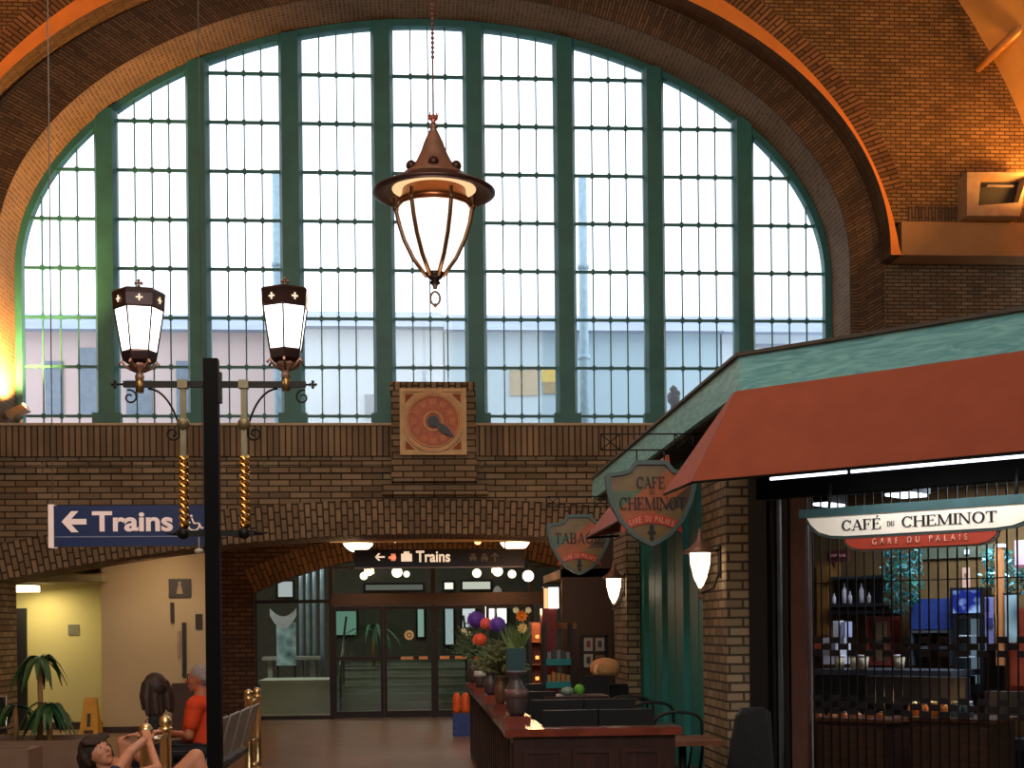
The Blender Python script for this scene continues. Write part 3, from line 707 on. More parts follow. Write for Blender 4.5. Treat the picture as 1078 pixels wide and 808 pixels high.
mb = MB(); cxx = gx(431); cz_ = zpx(668, YD); disc(mb, cxx, cz_, YD - .02, .045, .085, .01, 24); disc(mb, cxx, cz_, YD - .02, 0, .03, .01, 12); tag(mb.build('round_sticker', mat('sticker_cream', (240, 206, 150), .5), d2))
sc = thing('window_2', (gx(310), YD, 0), None, None, kind='structure')
mb = MB()
mb.box((RX0, YD - .05, 0), (gx(271), YD + .05, rlow(RX0))); mb.box((gx(347), YD - .07, 0), (gx(351.5), YD + .07, rlow(gx(349)))); mb.box((RX0, YD - .04, 0), (gx(349), YD + .04, .07)); mb.box((RX0, YD - .04, zpx(633.5, YD)), (gx(349), YD + .04, zpx(630, YD)))
mb.build('frame', BRONZE, sc)
mb = MB(); n = 10
for i in range(n):
    a = RX0 + (gx(349) - RX0) * i / n; b = RX0 + (gx(349) - RX0) * (i + 1) / n; mb.face([(a, YD, .05), (b, YD, .05), (b, YD, rlow(b)), (a, YD, rlow(a))])
mb.build('pane', DGL, sc)
sc = thing('window_3', (gx(450), YD, LZ0), None, None, kind='structure')
mb = MB(); mb.box((gx(350), YD - .10, LZ0), (RX1, YD + .10, LZ1)); mb.build('lintel', mat('lintel_bronze', (66, 42, 28), .35, .4), sc)
mb = MB()
for p in (457, 560): mb.box((gx(p) - .05, YD - .05, 0), (gx(p) + .03, YD + .05, rlow(gx(p))))
mb.box((gx(350), YD - .04, zpx(598, YD)), (RX1, YD + .04, zpx(595.5, YD))); mb.build('frame', BRONZE, sc)
mb = MB(); n = 20
for i in range(n):
    a = gx(350) + (RX1 - gx(350)) * i / n; b = gx(350) + (RX1 - gx(350)) * (i + 1) / n; mb.face([(a, YD, LZ1), (b, YD, LZ1), (b, YD, rlow(b)), (a, YD, rlow(a))])
mb.build('pane', DGL, sc)
# ------------------------------------------------------------------ corridor beyond the doors
YB = 33.0
CON = mat('grey_concrete', (150, 152, 144), .8, noise_amt=.15, nscale=2); LCON = mat('light_concrete', (160, 164, 150), .8, noise_amt=.1, nscale=2)
mb = MB(); mb.box((-6.5, YB, 0), (7, YB + .3, 6)); struct('wall_corridor', mb, mat('corridor_wall', (84, 84, 74), .8))
mb = MB(); mb.box((-6.5, Y2 + .5, 4.4), (7, YB + .2, 4.6)); struct('ceiling_corridor', mb, mat('corridor_ceiling', (96, 88, 74), .8))
mb = MB(); mb.box((-6.6, Y2 + .4, 0), (-6.4, YB, 4.5)); mb.box((7, Y2 + .4, 0), (7.2, YB, 4.5)); struct('wall_corridor_side', mb, CREAM)
stp = thing('staircase', (-.6, 27, 0), 'broad grey steps rising beyond the glass doors', 'staircase')
mb = MB(); x0, x1 = xpx(350, 26.5, 720), xpx(520, 26.5, 720)
for i in range(6): mb.box((x0, 27 + i * .42, i * .16), (x1, YB - 1.6, (i + 1) * .16 - .035))
mb.build('steps', CON, stp)
mb = MB()
for i in range(6): mb.box((x0, 26.97 + i * .42, (i + 1) * .16 - .035), (x1, 27.05 + i * .42, (i + 1) * .16))
mb.build('nosing', LCON, stp)
mb = MB()
for x in (xpx(360, 27.4, 700), xpx(492, 27.4, 700)):
    mb.tube([(x, 26.9, 0), (x, 26.9, .95), (x, 29.3, 1.85)], .025); mb.tube([(x, 28.1, .4), (x, 28.1, 1.38)], .02)
mb.build('handrail', mat('steel_rail', (90, 90, 88), .3, .8), stp)
def ledge(name, label, px0, py0, px1, Y, depth, m, cat):
    a = PY(px0, py0, Y); b = PY(px1, py0, Y); mb = MB(); mb.box((a.x, Y, 0), (b.x, Y + depth, a.z - .06)); mb.box((a.x - .04, Y - .04, a.z - .06), (b.x + .04, Y + depth, a.z)); return tag(mb.build(name, m), label, cat)
ledge('planter_wall', 'pale low concrete planter wall behind the left glass panel', 274, 716, 346, 26.2, 1.4, LCON, 'planter')
t = thing('bench', (xpx(305, 27.8), 27.8, 0), 'grey bench with sloping back seen through the left glass panel', 'bench')
a = PY(276, 700, 28.0); b = PY(336, 700, 28.0)
mb = MB(); mb.box((a.x, 28.0, .98), (b.x, 28.5, 1.05)); mb.build('seat', CON, t); mb = MB(); mb.box((a.x + .1, 28.1, 0), (a.x + .2, 28.4, .98)); mb.box((b.x - .2, 28.1, 0), (b.x - .1, 28.4, .98)); mb.build('leg', CON, t)
mb = MB(); a = PY(284, 640, 27.0); b = PY(312, 640, 27.0); n = 14; top = []; bot = []
for i in range(n + 1):
    k = i / n; x = a.x + (b.x - a.x) * k; s_ = 4 * k * (1 - k); top.append((x, 27.0, a.z - .16 * s_)); bot.append((x, 27.0, a.z - .14 - .26 * s_ + .0))
mb.prism(top + bot[::-1], (0, .02, 0)); tag(mb.build('banner', mat('white_banner', (214, 222, 236), .7, emit=(200, 215, 235), es=0)), 'white crescent banner hanging beyond the left glass panel', 'banner')
for k, px in enumerate((317, 324, 331, 339)):
    a = PY(px, 640, 28.6); mb = MB(); mb.tube([(a.x, 28.6, 0), (a.x, 28.6, 4.4)], (.03, .05, .04, .06)[k] if 0 else .045, 10)
    tag(mb.build('pipe', mat('blue_grey_pipe', (150, 170, 186), .3, .4)), ['thin upright pipe nearest the crescent banner', 'second thin upright pipe from the crescent banner', 'third thin upright pipe from the crescent banner', 'upright pipe nearest the door frame'][k], 'pipe', 'upright pipes beyond the glass')
a = PY(291, 655, 27.6); b = PY(312, 700, 27.6); t = thing('display_poster', ((a.x + b.x) / 2, 27.6, b.z), 'pale blue patterned poster panel below the crescent banner', 'poster')
pm = bpy.data.materials.new('blue_pattern'); pm.use_nodes = True; nn = pm.node_tree.nodes; vv = nn.new('ShaderNodeTexVoronoi'); vv.inputs['Scale'].default_value = 5; rr_ = nn.new('ShaderNodeValToRGB')
rr_.color_ramp.elements[0].color = lin((40, 60, 70)); rr_.color_ramp.elements[1].color = lin((190, 225, 235)); tc_ = nn.new('ShaderNodeTexCoord'); pm.node_tree.links.new(tc_.outputs['Object'], vv.inputs['Vector']); pm.node_tree.links.new(vv.outputs['Distance'], rr_.inputs[0]); pm.node_tree.links.new(rr_.outputs[0], nn['Principled BSDF'].inputs['Base Color'])
mb = MB(); mb.box((a.x, 27.57, b.z), (b.x, 27.6, a.z)); mb.build('panel', pm, t); mb = MB(); mb.box((a.x, 27.58, 0), (a.x + .05, 27.62, a.z)); mb.box((b.x - .05, 27.58, 0), (b.x, 27.62, a.z)); mb.build('stand', BLACK, t)
# bright windows in the corridor's far wall
def farwin(k, px0, py0, px1, py1, col, s):
    a = PY(px0, py1, YB - .02); b = PY(px1, py0, YB - .02); t = thing('window_%d' % k, ((a.x + b.x) / 2, YB - .02, a.z), None, None, kind='structure')
    mb = MB(); mb.box((a.x, YB - .04, a.z), (b.x, YB - .02, b.z)); mb.build('pane', emis('daylight_%d' % k, col, s), t)
    mb = MB(); f = .05
    for q in ((a.x - f, a.z - f, a.x, b.z + f), (b.x, a.z - f, b.x + f, b.z + f), (a.x, a.z - f, b.x, a.z), (a.x, b.z, b.x, b.z + f)): mb.box((q[0], YB - .07, q[1]), (q[2], YB, q[3]))
    mb.build('frame', BRONZE, t)
farwin(4, 469, 640, 477, 678, (215, 228, 240), .9); farwin(5, 487, 640, 500, 660, (235, 230, 250), 1.6); farwin(6, 511, 638, 521, 656, (255, 250, 250), 3.0); farwin(7, 522.5, 638, 533, 656, (255, 250, 250), 3.0)
farwin(8, 354, 643, 375, 668, (150, 196, 180), .7); farwin(9, 440, 641, 446, 670, (190, 225, 220), .8)
farwin(10, 487, 612, 516, 620, (230, 225, 215), 1.0); farwin(11, 385, 615, 445, 621, (120, 122, 115), .8); farwin(12, 468, 613, 477, 620, (255, 250, 240), 1.5); farwin(13, 293, 612, 308, 628, (215, 220, 226), .8)
light('corridor_light', 'AREA', (0, 28.5, 4.3), 120, (1, .98, .92), 4, (0, 28.5, 0))
light('corridor_light_left', 'AREA', (-4.3, 26.4, 4.2), 120, (1, 1, .94), 1.2, (-4.2, 27, 0))
# palm behind the doors
def palm(loc, label, n, L, m, h, name='potted_palm', trunks=((0, 0, 1),), droop=1.0, width=.035, group=None, seedv=1):
    rnd = random.Random(seedv); t = thing(name, loc, label, 'plant', group)
    L0 = Vector(loc)
    for (dx, dy, hh) in trunks:
        mb = MB(); mb.tube([L0 + Vector((dx, dy, 0)), L0 + Vector((dx + .01, dy, h * hh * .5)), L0 + Vector((dx, dy, h * hh))], [.035, .03, .026], 8); mb.build('trunk', mat('cane_bark', (150, 112, 68), .7), t)
        mb = MB()
        for i in range(n):
            a = rnd.uniform(0, 6.283); ln_ = L * rnd.uniform(.7, 1.1); up = rnd.uniform(.15, 1.1); P0 = L0 + Vector((dx, dy, h * hh * rnd.uniform(.93, 1.0))); prev = None; m_ = 6
            d = Vector((math.cos(a), math.sin(a), 0)); sd = Vector((-d.y, d.x, 0))
            for j in range(m_ + 1):
                k = j / m_; p = P0 + d * (ln_ * (k * .9)) + Vector((0, 0, ln_ * (up * k * .9 - droop * k * k * (.7 + up * .6)))); wd = width * (math.sin(math.pi * min(1, k * .9 + .08)) ** .8)
                cur = (p - sd * wd + Vector((0, 0, wd * .4)), p, p + sd * wd + Vector((0, 0, wd * .4)))
                if prev: mb.face([prev[0], prev[1], cur[1], cur[0]], smooth=True); mb.face([prev[1], prev[2], cur[2], cur[1]], smooth=True)
                prev = cur
        mb.build('foliage', m, t)
    return t
LEAF = mat('dark_leaf', (40, 84, 44), .4, noise_amt=.3); LEAF2 = mat('corridor_leaf', (44, 92, 62), .5, noise_amt=.3)
c = PZ(392, 745, 0); palm((c.x, 28.9, .8), 'dark green palm behind the glass doors left of the round sticker', 26, .9, LEAF2, .75, droop=.9)
# ------------------------------------------------------------------ bowl pendants and bulbs in the vestibule
def bowl(px, py, Y, label):
    c = PY(px, py, Y); t = thing('bowl_pendant', (c.x, Y, c.z), label, 'pendant lamp', 'bowl lamps under the wide arch'); r = .24
    mb = MB(); mb.lathe((c.x, Y, c.z), [(.01, -.13), (.10, -.11), (.18, -.06), (.23, 0), (.235, .02)], 24); mb.build('glass_bowl', emis('bowl_glow', (255, 232, 196), 5), t)
    mb = MB(); mb.lathe((c.x, Y, c.z), [(.245, .015), (.25, .03), (.245, .045)], 24); mb.tube([(c.x, Y, c.z), (c.x, Y, c.z + .25)], .015); mb.build('rim', BRASS, t)
    for k in range(4):
        a = k * math.pi / 2 + .4; mb = MB(); mb.ball((c.x + .17 * math.cos(a), Y + .17 * math.sin(a), c.z + .07), .045, 8); mb.build('bulb', emis('bulb_glow', (255, 236, 200), 6), t)
    light('bowl_light', 'POINT', (c.x, Y - .05, c.z - .2), 40, (1, .60, .28), .1); return t
bowl(377, 573, YG + .95, 'white glowing bowl pendant above the arrow end of the small navy sign'); bowl(542, 572, YG + .95, 'white glowing bowl pendant above the taxi end of the small navy sign')
for px, py, rr_, col, lb in ((416, 569, .03, (255, 220, 170), 'tiny white bulb hanging under the cream beam left of the sign lettering'), (503, 569.5, .055, (255, 170, 90), 'small orange bulb hanging under the cream beam')):
    c = PY(px, py, YG + .7); t = thing('bulb_fitting', c, lb, 'bulb'); mb = MB(); mb.ball(c, rr_, 10); mb.build('bulb', emis('bulb_%d' % px, col, 5), t); mb = MB(); mb.tube([c, c + Vector((0, 0, .3))], .01); mb.build('stem', BLACK, t)
# navy sign under the arch
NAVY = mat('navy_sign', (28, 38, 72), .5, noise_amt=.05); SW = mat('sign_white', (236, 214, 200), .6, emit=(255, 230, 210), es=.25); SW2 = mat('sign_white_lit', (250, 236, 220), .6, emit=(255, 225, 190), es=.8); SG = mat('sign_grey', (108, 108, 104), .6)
ys_ = YG + .55
ax, zx = Vector((1, 0, 0)), Vector((0, 0, 1))
sn = thing('direction_sign', PY(462, 597, ys_), 'small navy hanging sign reading Trains under the wide arch with taxi and bus symbols', 'sign')
a = PY(373, 597, ys_); b = PY(552, 577, ys_); mb = MB(); mb.box((a.x, ys_, a.z), (b.x, ys_ + .12, b.z)); mb.build('panel', mat('navy_sign_dark', (20, 22, 38), .5), sn, bevel=.01)
mb = MB(); mb.box((a.x, ys_ - .01, a.z - .015), (b.x, ys_ + .1, a.z)); mb.build('lower_rail', mat('rail_pale', (150, 140, 150), .4), sn)
mb = MB()
for x in (a.x + .3, b.x - .3): mb = MB(); mb.tube([(x, ys_ + .06, b.z), (x, ys_ + .06, b.z + .3)], .012); mb.build('hanger', BLACK, sn)
def PT(px, py, Y=ys_ - .004): return PY(px, py, Y)
def arrow(mb, pts, th=-.006): mb.prism(pts, (0, th, 0))
h_ = PT(0, 592).z
text_mesh('Trains', SW2, PT(438, 591.5), ax, zx, PT(438, 579.5).z - PT(438, 591.5).z, PT(474, 590).x - PT(438, 590).x, bold=.02, parent=sn)
def arr(cx, cz, s, ang, w, m, par, Y, head=.5):
    mb = MB(); c_, s__ = math.cos(ang), math.sin(ang)
    R = lambda x, z: (cx + x * c_ - z * s__, Y, cz + x * s__ + z * c_)
    mb.prism([R(-s * .6, -w / 2), R(s, -w / 2), R(s, w / 2), R(-s * .6, w / 2)], (0, -.006, 0))
    for sg in (1, -1): mb.prism([R(-s, 0), R(-s + w * 1.3, 0), R(-s + head * s * 1.6 + w * .9, sg * head * s * 1.5), R(-s + head * s * 1.6 - w * .5, sg * head * s * 1.5)], (0, -.0075, 0))
    return mb.build('arrow', m, par)
c = PT(400, 586); arr(c.x, c.z, .075, 0, .025, SW2, sn, ys_ - .004)
mb = MB(); c = PT(413, 586); mb.box((c.x - .06, ys_ - .01, c.z - .03), (c.x + .06, ys_, c.z + .01)); mb.box((c.x - .02, ys_ - .01, c.z - .06), (c.x + .05, ys_, c.z + .05)); mb.build('train_symbol', mat('symbol_orange', (240, 170, 140), .6, emit=(255, 150, 110), es=.6), sn)
mb = MB(); c = PT(428, 586); mb.box((c.x - .085, ys_ - .01, c.z - .07), (c.x + .085, ys_, c.z + .05)); mb.box((c.x - .045, ys_ - .01, c.z + .05), (c.x + .045, ys_, c.z + .085)); mb.build('luggage_symbol', SW2, sn)
for px in (498, 510):
    mb = MB(); c = PT(px, 586); mb.box((c.x - .055, ys_ - .01, c.z - .04), (c.x + .055, ys_, c.z + .01)); mb.box((c.x - .035, ys_ - .01, c.z + .02), (c.x + .035, ys_, c.z + .055)); mb.box((c.x - .045, ys_ - .01, c.z - .065), (c.x - .02, ys_, c.z - .04)); mb.box((c.x + .02, ys_ - .01, c.z - .065), (c.x + .045, ys_, c.z - .04)); mb.build('vehicle_symbol', SG, sn)
c = PT(521, 586); arr(c.x, c.z, .07, -math.pi / 2, .022, SG, sn, ys_ - .004)

for gx_, gy_, Y_, r_, lb in ((383, 606, 26.0, .075, 'small glowing globe lamp beyond the transom, nearest the left glass panel'), (418, 602, 28.0, .11, 'large glowing globe lamp beyond the transom under the train symbol'), (428, 604, 30.0, .07, 'small glowing globe lamp beyond the transom just beside the large globe'), (502, 603, 27.0, .09, 'glowing globe lamp beyond the transom under the taxi symbol'), (524, 601, 29.0, .11, 'glowing globe lamp beyond the transom under the up arrow'), (539, 604, 26.0, .08, 'glowing globe lamp beyond the transom near the bare white lamp')):
    c = PY(gx_, gy_, Y_); t = thing('globe_lamp', c, lb, 'lamp', 'globe lamps beyond the doors'); mb = MB(); mb.ball(c, r_, 12); mb.build('globe', emis('globe_glow', (255, 232, 204), 3.5), t); mb = MB(); mb.tube([c + Vector((0, 0, r_ * .9)), Vector((c.x, c.y, 4.41))], .01, 6); mb.build('rod', BLACK, t)
# ================================================================== CAFE KIOSK
FX_, FY_ = 2.18, 9.0; D45 = Vector((1, -1, 0)) / math.sqrt(2); N45 = Vector((-1, -1, 0)) / math.sqrt(2)
ZF0, ZF1 = 3.155, 3.395; FS = FX_ + FY_
ki = thing('cafe_kiosk', (4.2, 10, 0), 'cafe kiosk with brick pillars, teal panels and a teal wooden fascia round its flat roof', 'kiosk')
def kprism(mb, pts, z0, z1, mi=0): mb.prism([(x, y, z0) for x, y in pts], (0, 0, z1 - z0), mi)
c0 = Vector((FX_, FY_, 0)); cN = Vector((FX_ + .07, FY_ + .03, 0)); e1 = c0 + D45 * 5.2; e1n = cN + D45 * 5.2; FE = 16.6
mb = MB(); kprism(mb, [(FX_, FY_), (FX_ + .07, FY_ + .03), (FX_ + .07, FE), (FX_, FE)], ZF0, ZF1); mb.build('side_fascia', TEALW, ki)
mb = MB(); kprism(mb, [(c0.x, c0.y), (e1.x, e1.y), (e1n.x, e1n.y), (cN.x, cN.y)], ZF0, ZF1); mb.build('front_fascia', TEALW, ki)
mb = MB(); kprism(mb, [(FX_ - .025, FY_ - .01), (e1.x - .02, e1.y - .03), (8.5, 5.4), (8.5, FE), (FX_ - .025, FE)], ZF1, ZF1 + .022); mb.build('roof', mat('roof_edge', (74, 66, 56), .7), ki)
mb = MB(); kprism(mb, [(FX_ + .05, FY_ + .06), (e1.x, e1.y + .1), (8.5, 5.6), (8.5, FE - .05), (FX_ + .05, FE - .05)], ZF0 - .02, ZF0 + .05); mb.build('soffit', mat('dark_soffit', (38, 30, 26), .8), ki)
# brick pillars
def pillar(px0, px1, px2, yf, name):
    xa = PY(px1, 660, yf).x; xb = PY(px2, 660, yf).x; th = math.atan((px0 - CX) / FPX) + YAW; yb_ = xa / math.tan(th)
    mb = MB(); mb.box((xa, yf, 0), (xb, yb_, ZF0 - .02)); return mb.build(name, B_PIER, ki), xa, xb, yb_
_, pxa, pxb, pyb = pillar(740, 765, 790, 10.4, 'brick_pillar')
_, qxa, qxb, qyb = pillar(647, 660, 674, 14.75, 'brick_pillar')
# teal boards between the pillars
XW = pxa + .12
mb = MB(); mb.box((XW, pyb - .02, 0), (XW + .06, 14.8, ZF0 - .02))
y = pyb + .02; k = 0
while y < 14.7:
    d = .035 if k % 2 else .06
    mb.prism([(XW, y, 0), (XW - d, y + .03, 0), (XW - d, y + .40, 0), (XW, y + .43, 0)], (0, 0, ZF0 - .03)); y += .54; k += 1
mb.build('teal_boarding', TEALP, ki)
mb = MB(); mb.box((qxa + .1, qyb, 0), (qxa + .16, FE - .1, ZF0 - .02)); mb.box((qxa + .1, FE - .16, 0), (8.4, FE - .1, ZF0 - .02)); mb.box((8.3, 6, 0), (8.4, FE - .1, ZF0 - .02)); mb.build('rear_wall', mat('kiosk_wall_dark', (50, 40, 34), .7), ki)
# header beam above the sign
hb = lambda s, u0, u1, z0, z1, th, mb: mb.obox(Vector((FX_, FY_, z0)) + N45 * -(s) + D45 * u0, D45 * (u1 - u0), N45 * -th, (0, 0, z1 - z0))
mb = MB(); hb(.12, .05, 5, 2.44, 3.14, .10, mb); mb.build('header_beam', mat('beam_black', (10, 10, 11), .9, spec=.1), ki)
# ---- awnings
AWM = mat('rust_canvas', (146, 66, 38), .75, noise_amt=.10, nscale=5, bump=.1); AWL = mat('rust_canvas_side', (146, 66, 38), .75)
aw = thing('awning', (2.2, 8.9, 2.6), 'large rust red canvas awning over the canted cafe front', 'awning')
A0 = Vector((1.83, 8.855, 2.54)); A1 = A0 + D45 * 5; T0 = Vector((FX_, FY_, ZF0)) + N45 * .02; T1 = T0 + D45 * 5
A2 = Vector((1.79, 9.66, 2.54)); T2 = Vector((FX_ - .02, FY_ + .06, ZF0))
def slab(mb, q, th): 
    n = (Vector(q[1]) - Vector(q[0])).cross(Vector(q[2]) - Vector(q[0])).normalized(); mb.prism(q, n * th)
mb = MB(); slab(mb, [A0, A1, T1, T0], .012); mb.build('front_cloth', AWM, aw)
mb = MB(); slab(mb, [A2, A0, T0, T2], .012); mb.build('side_cloth', AWL, aw)
mb = MB(); mb.tube([A2, A0, A1], .012, 6); 
for u in (1.1, 2.2, 3.3): mb.tube([A0 + D45 * u + Vector((.02, .02, .0)), T0 + D45 * u + Vector((.05, .05, -.02))], .012, 6)
mb.build('frame', IRON, aw)
aw2 = thing('awning', (2.0, 12, 2.6), 'rust red canvas awning on the long side of the kiosk behind the shield signs', 'awning')
B0 = Vector((1.83, 11.25, 2.54)); B1 = Vector((1.83, 14.4, 2.54)); U0 = Vector((FX_ - .01, 11.5, 3.05)); U1 = Vector((FX_ - .01, 13.6, 3.05))
mb = MB(); slab(mb, [B1, B0, U0, U1], .012); mb.build('side_cloth', AWM, aw2)
mb = MB(); slab(mb, [B0, (FX_, 11.25, 2.60), U0], .01); mb.build('end_cloth', AWL, aw2)
mb = MB(); slab(mb, [B1, U1, (FX_, 14.4, 2.60)], .01); mb.build('end_cloth', AWL, aw2)
mb = MB(); mb.tube([(FX_, 11.25, 2.56), B0, B1, (FX_, 14.4, 2.56)], .012, 6); mb.build('frame', IRON, aw2)
# ---- fluorescent tubes behind the valance
TUBE = emis('tube_white', (235, 240, 255), 3.0)
for u0, u1, lb in ((.52, 1.05, 'white fluorescent tube under the awning edge, nearer the corner'), (1.08, 3.0, 'long white fluorescent tube under the awning edge, farther from the corner')):
    t = thing('fluorescent_tube', A0 + D45 * u0 - N45 * .12 + Vector((0, 0, .0)), lb, 'lamp'); o_ = A0 - N45 * .1 + Vector((0, 0, -.012))
    mb = MB(); mb.tube([o_ + D45 * u0, o_ + D45 * u1], .010, 8); mb.build('tube', TUBE, t); mb = MB(); mb.obox(o_ + D45 * u0 + Vector((0, 0, .014)), D45 * (u1 - u0), N45 * .03, (0, 0, .02)); mb.build('housing', BLACK, t)
# ---- long cafe sign
def kpt(px, py, s=FS): return PK(px, py, s)
sg = thing('cafe_sign', kpt(960, 570), 'long cream cafe sign with black capitals and a red lower board under the awning', 'sign')
zc_ = lambda px, py, s=FS: kpt(px, py, s)
CRS = bpy.data.materials.new('cream_sign'); 
CRS = mat('cream_sign_board', (240, 236, 222), .35, noise_amt=.04, emit=(250, 250, 240), es=.10)
pl = [zc_(849, 545), zc_(854, 553), zc_(862, 560), zc_(874, 563.5), zc_(890, 564)]
right = zc_(1093, 548.5); rt = zc_(1112, 524)
zb_ = sum(p.z for p in pl[-1:]) ; zt_ = pl[0].z
poly = [pl[0], pl[1], pl[2], pl[3], pl[4]]
uof = lambda p: (Vector(p) - Vector((FX_, FY_, 0))).dot(D45)
def kp(u, z, s=0): return Vector((FX_, FY_, z)) + D45 * u - N45 * s
uL = uof(pl[0]); uc = (uof(zc_(886, 552)) + uof(zc_(1051, 545))) / 2; uR = 2 * uc - uL
us = [uof(p) for p in pl]; zs = [p.z for p in pl]; zt_ = zs[0]; zb_ = zs[-1]
out = [(us[i], zs[i]) for i in range(5)] + [(2 * uc - us[i], zs[i]) for i in reversed(range(5))]
mb = MB(); mb.prism([kp(u, z) for u, z in out], -N45 * .03); mb.build('board', CRS, sg)
def grow(o, c, k): return o
mb = MB(); cc = (uc, zt_); out2 = [(cc[0] + (u - cc[0]) * 1.022, z - (.016 if z < zt_ - .002 else 0)) for u, z in out]
mb.prism([kp(u, z, .008) for u, z in out2], -N45 * .03); mb.build('edge', mat('sign_edge_teal', (64, 84, 84), .5), sg)
mb = MB(); mb.obox(kp(uL - .05, zt_, -.01), D45 * (uR - uL + .10), -N45 * .06, (0, 0, .055)); mb.build('top_rail', mat('teal_rail', (52, 88, 92), .5), sg)
ra = [zc_(887, 565), zc_(890, 571), zc_(896, 576), zc_(906, 578)]; ru = [uof(p) for p in ra]; rz = [p.z for p in ra]
rout = [(ru[i], rz[i] + (.01 if i == 0 else 0)) for i in range(4)] + [(2 * uc - ru[i], rz[i] + (.01 if i == 0 else 0)) for i in reversed(range(4))]
REDS = mat('red_sign_board', (172, 66, 48), .5, noise_amt=.05)
mb = MB(); mb.prism([kp(u, z, .012) for u, z in rout], -N45 * .02); mb.build('lower_board', REDS, sg)
mb = MB(); mb.prism([kp(uc + (u - uc) * 1.025, z - (.012 if z < rz[0] - .002 else 0), .02) for u, z in rout], -N45 * .02); mb.build('lower_edge', mat('edge_grey', (96, 90, 84), .5), sg)
INK = mat('sign_ink', (18, 16, 20), .5)
hL = zt_ - zb_; z_ = zb_ + hL * .26; hh_ = hL * .50
u1_, u2_ = uof(zc_(886, 552)), uof(zc_(928, 552)); serif('CAFÉ', INK, kp(u1_, z_, -.001), D45, zx, hh_, u2_ - u1_, parent=sg)
u1_, u2_ = uof(zc_(934, 549)), uof(zc_(942, 549)); serif('DU', INK, kp(u1_, z_ + hh_ * .18, -.001), D45, zx, hh_ * .48, u2_ - u1_, parent=sg)
u1_, u2_ = uof(zc_(949, 548)), uof(zc_(1050, 545)); serif('CHEMINOT', INK, kp(u1_, z_, -.001), D45, zx, hh_, u2_ - u1_, parent=sg)
hr = rz[0] - rz[3]; u1_, u2_ = uof(zc_(918, 567)), uof(zc_(1018, 562))
o_ = text_mesh('G  A  R  E     D  U     P  A  L  A  I  S', mat('sign_letter_pink', (224, 170, 150), .5), kp(u1_, rz[3] + hr * .32, .004), D45, zx, hr * .45, u2_ - u1_, parent=sg)
for u in (uL + .15, uR - .15): mb = MB(); mb.tube([kp(u, zt_ + .05, .02), kp(u, 2.5, .05)], .01, 6); mb.build('hanger', BLACK, sg)
light('sign_lamp', 'AREA', kp(uc + .3, 2.52, -.30), 5, (1, .97, .95), 1.4, kp(uc + .3, 2.25, 0), sizey=.05)
# ---- shield signs hanging from wrought iron brackets
SHB = bpy.data.materials.new('shield_paint'); SHB.use_nodes = True
def shield_material(name, c):
    m = bpy.data.materials.new(name); m.use_nodes = True; m.node_tree.nodes['Principled BSDF'].inputs['Base Color'].default_value = lin(c); m.node_tree.nodes['Principled BSDF'].inputs['Roughness'].default_value = .35; return m
TAN = mat('shield_tan', (118, 94, 56), .35); GRN = mat('shield_green', (82, 102, 74), .35); ORG = mat('shield_orange', (160, 84, 38), .35); DRK = mat('shield_brown', (76, 56, 40), .35); RIB = mat('shield_ribbon', (176, 56, 40), .4); EDG = mat('shield_edge', (74, 92, 90), .45, noise_amt=.08); GLD = mat('shield_letter', (216, 160, 110), .5)
SH = [(-.34, 1.0), (.33, 1.0), (.40, .93), (.50, .80), (.66, .74), (.97, .70), (1.0, .64), (.97, .35), (.88, .0), (.70, -.40), (.42, -.74), (.12, -.93), (0, -.98), (-.12, -.93), (-.42, -.74), (-.70, -.40), (-.90, 0), (-.97, .35), (-1.0, .64), (-.97, .70), (-.66, .74), (-.50, .80), (-.41, .93)]
def clip(poly, nx, nz, d):           # keep nx*x+nz*z<=d
    out = []
    for i in range(len(poly)):
        a, b = poly[i], poly[(i + 1) % len(poly)]; fa = nx * a[0] + nz * a[1] - d; fb = nx * b[0] + nz * b[1] - d
        if fa <= 0: out.append(a)
        if fa * fb < 0:
            t = fa / (fa - fb); out.append((a[0] + (b[0] - a[0]) * t, a[1] + (b[1] - a[1]) * t))
    return out
